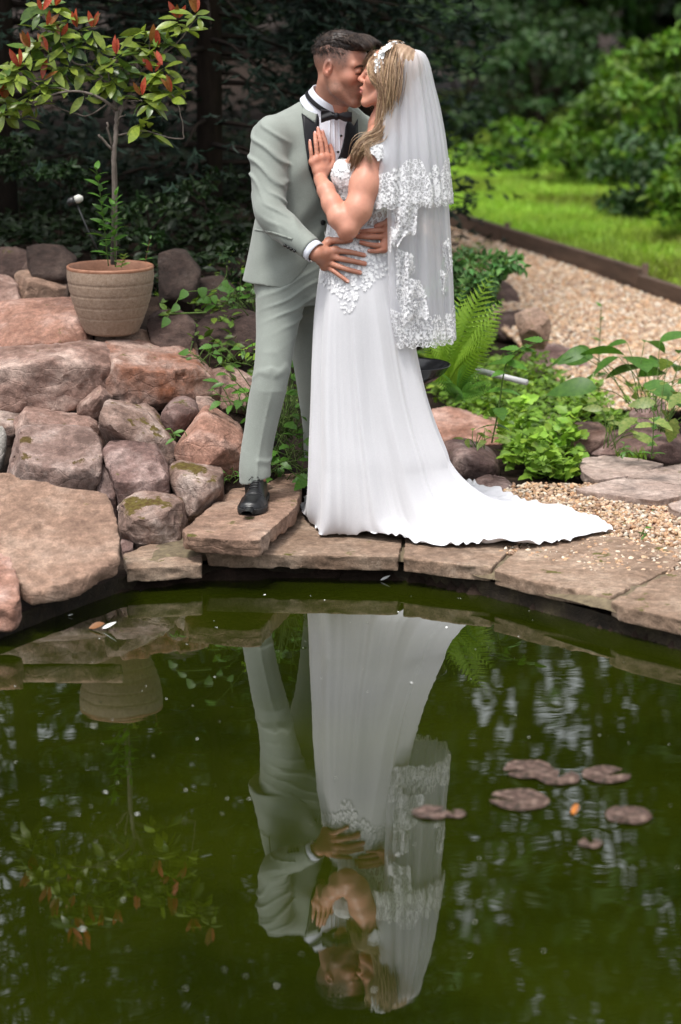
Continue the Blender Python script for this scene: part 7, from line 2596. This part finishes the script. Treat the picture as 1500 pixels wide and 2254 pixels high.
def pad(px, py, rx, label, rot, seed, notch=.35):
    c = on(px, py, .002)
    r_ = rx * np.linalg.norm(c - EYE) / FPX
    n = 44
    th_ = np.linspace(notch / 2, 2 * np.pi - notch / 2, n)
    rr = r_ * (1 + .05 * vnoise(th_ * 2.2, 0 * th_, 0 * th_, seed))
    rows = [np.zeros((n, 3))]
    for q, zq in ((.25, .001), (.5, .002), (.75, .002), (.95, .002), (1.0, .0035)):
        rows.append(np.stack([q * rr * np.cos(th_ + rot), q * rr * np.sin(th_ + rot), zq + .0015 * np.sin(5 * th_ + seed) * q], -1))
    V = np.array(rows).transpose(1, 0, 2).reshape(-1, 3)
    o = obj('lily_pad', raw_mesh('lily_pad', V, grid_faces(n, 6)), M_pad.m, None, tuple(c))
    return tag(o, label, 'lily pad', GLP)


pad(1165, 1695, 56, 'left of two touching lily pads, farthest from the camera', 3.4, 1)
pad(1228, 1712, 48, 'right of two touching lily pads, farthest from the camera', 1.1, 2, .6)
pad(1335, 1707, 52, 'far right lily pad behind the round one', .4, 3, .7)
pad(1145, 1762, 63, 'largest lily pad, left of the orange fish', 2.9, 4, .3)
pad(1384, 1796, 52, 'round lily pad nearest the right edge', 4.0, 5, .1)
pad(1300, 1858, 26, 'smallest lily pad, nearest the camera', 1.5, 6, .8)
pad(948, 1790, 40, 'brown lily pad lying over the veil\'s reflection', .5, 7, .3)
pad(1002, 1793, 24, 'small brown pad touching the one over the veil\'s reflection', 2.0, 8, .6)
# goldfish at the surface
fv = Vol((-.05, -.02, -.03), (.08, .02, .02), .0025)
fv.ell((.0, 0, -.004), (.040, .011, .014), None, 0); fv.cone((-.034, 0, -.004), (-.048, 0, -.002), .004, .010, .006)
fv.cone((.0, 0, .006), (-.012, 0, .014), .003, .0015, .006)
V, F = fv.surf()
_m = Mat('goldfish_scales'); _m.set(color=(.40, .13, .015), rough=.4)
fc = on(1266, 1782, -.002)
gf = obj('goldfish', raw_mesh('goldfish', V, F), _m.m, None, tuple(fc)); gf.rotation_euler = (0, 0, RAD(75)); tag(gf, 'orange goldfish at the surface among the lily pads', 'fish')
_m = Mat('white_down'); _m.set(color=(.75, .75, .73), rough=.8); M_down = _m.m
_m = Mat('dead_leaf'); _m.set(color=(.20, .085, .03), rough=.6); M_dead = _m.m
FT = leaf_tpl(8, .16, .5, -.35, peak=.45)
feat = ((402, 1266, .050, 80, 'upright white feather by the left coping stone'), (352, 1277, .075, 0, 'white feather lying flat by the left coping stone'), (838, 1277, .060, 20, 'white feather under the middle coping stone'), (280, 1280, .045, 60, 'faint white feather under the tan slab'), (690, 1268, .03, 40, 'tiny white feather under the long coping stone'),
        (20, 1352, .06, 20, 'white feather at the left edge of the pond'), (1472, 1410, .05, 60, 'fluffy white feather by the right edge of the pond'), (150, 1355, .03, 0, 'white fleck left of the floating dead leaf'))
FM = leaf_mesh('feather', FT, M_down)
for x, y, s, e, lab in feat:
    p = on(x, y, .004)
    o = bpy.data.objects.new('feather', FM); C.objects.link(o)
    o.matrix_basis = mat4(p, (1, .2, math.tan(RAD(min(e, 80))) * .5), (0, -.6, 1), s * .62)
    tag(o, lab, 'feather', 'white feathers on the pond')
dl = bpy.data.objects.new('floating_leaf', leaf_mesh('floating_leaf', leaf_tpl(8, .3, .4, -.3), M_dead)); C.objects.link(dl)
dl.matrix_basis = mat4(on(196, 1383, .004), (1, .1, .05), (0, -.4, 1), .055); tag(dl, 'orange dead leaf floating near the left rocks', 'leaf')
o = bpy.data.objects.new('feather', FM); C.objects.link(o)
o.matrix_basis = mat4(on(225, 1383, .006), (1, -.2, .2), (0, -.6, 1), .06); tag(o, 'white feather caught on the floating dead leaf', 'feather', 'white feathers on the pond')
# specks of down and petals: too many to count
r = np.random.default_rng(88)
n = 110
pp = np.column_stack([r.uniform(0, 1500, n), 1290 + 900 * r.uniform(size=n) ** 1.5])
P = np.array([on(x, y, .002) for x, y in pp])
V, F, c = scatter(SIX_LEAF, P, np.column_stack([r.normal(size=n), r.normal(size=n), .1 * r.normal(size=n)]), np.tile([0, 0, 1.], (n, 1)) + .2 * r.normal(size=(n, 3)), r.uniform(.003, .0075, n) * (1 + 1.0 * (r.uniform(size=n) < .08)))
tag(obj('floating_specks', raw_mesh('floating_specks', V, F), M_down), 'tiny pale specks of down floating on the pond', kind='stuff')
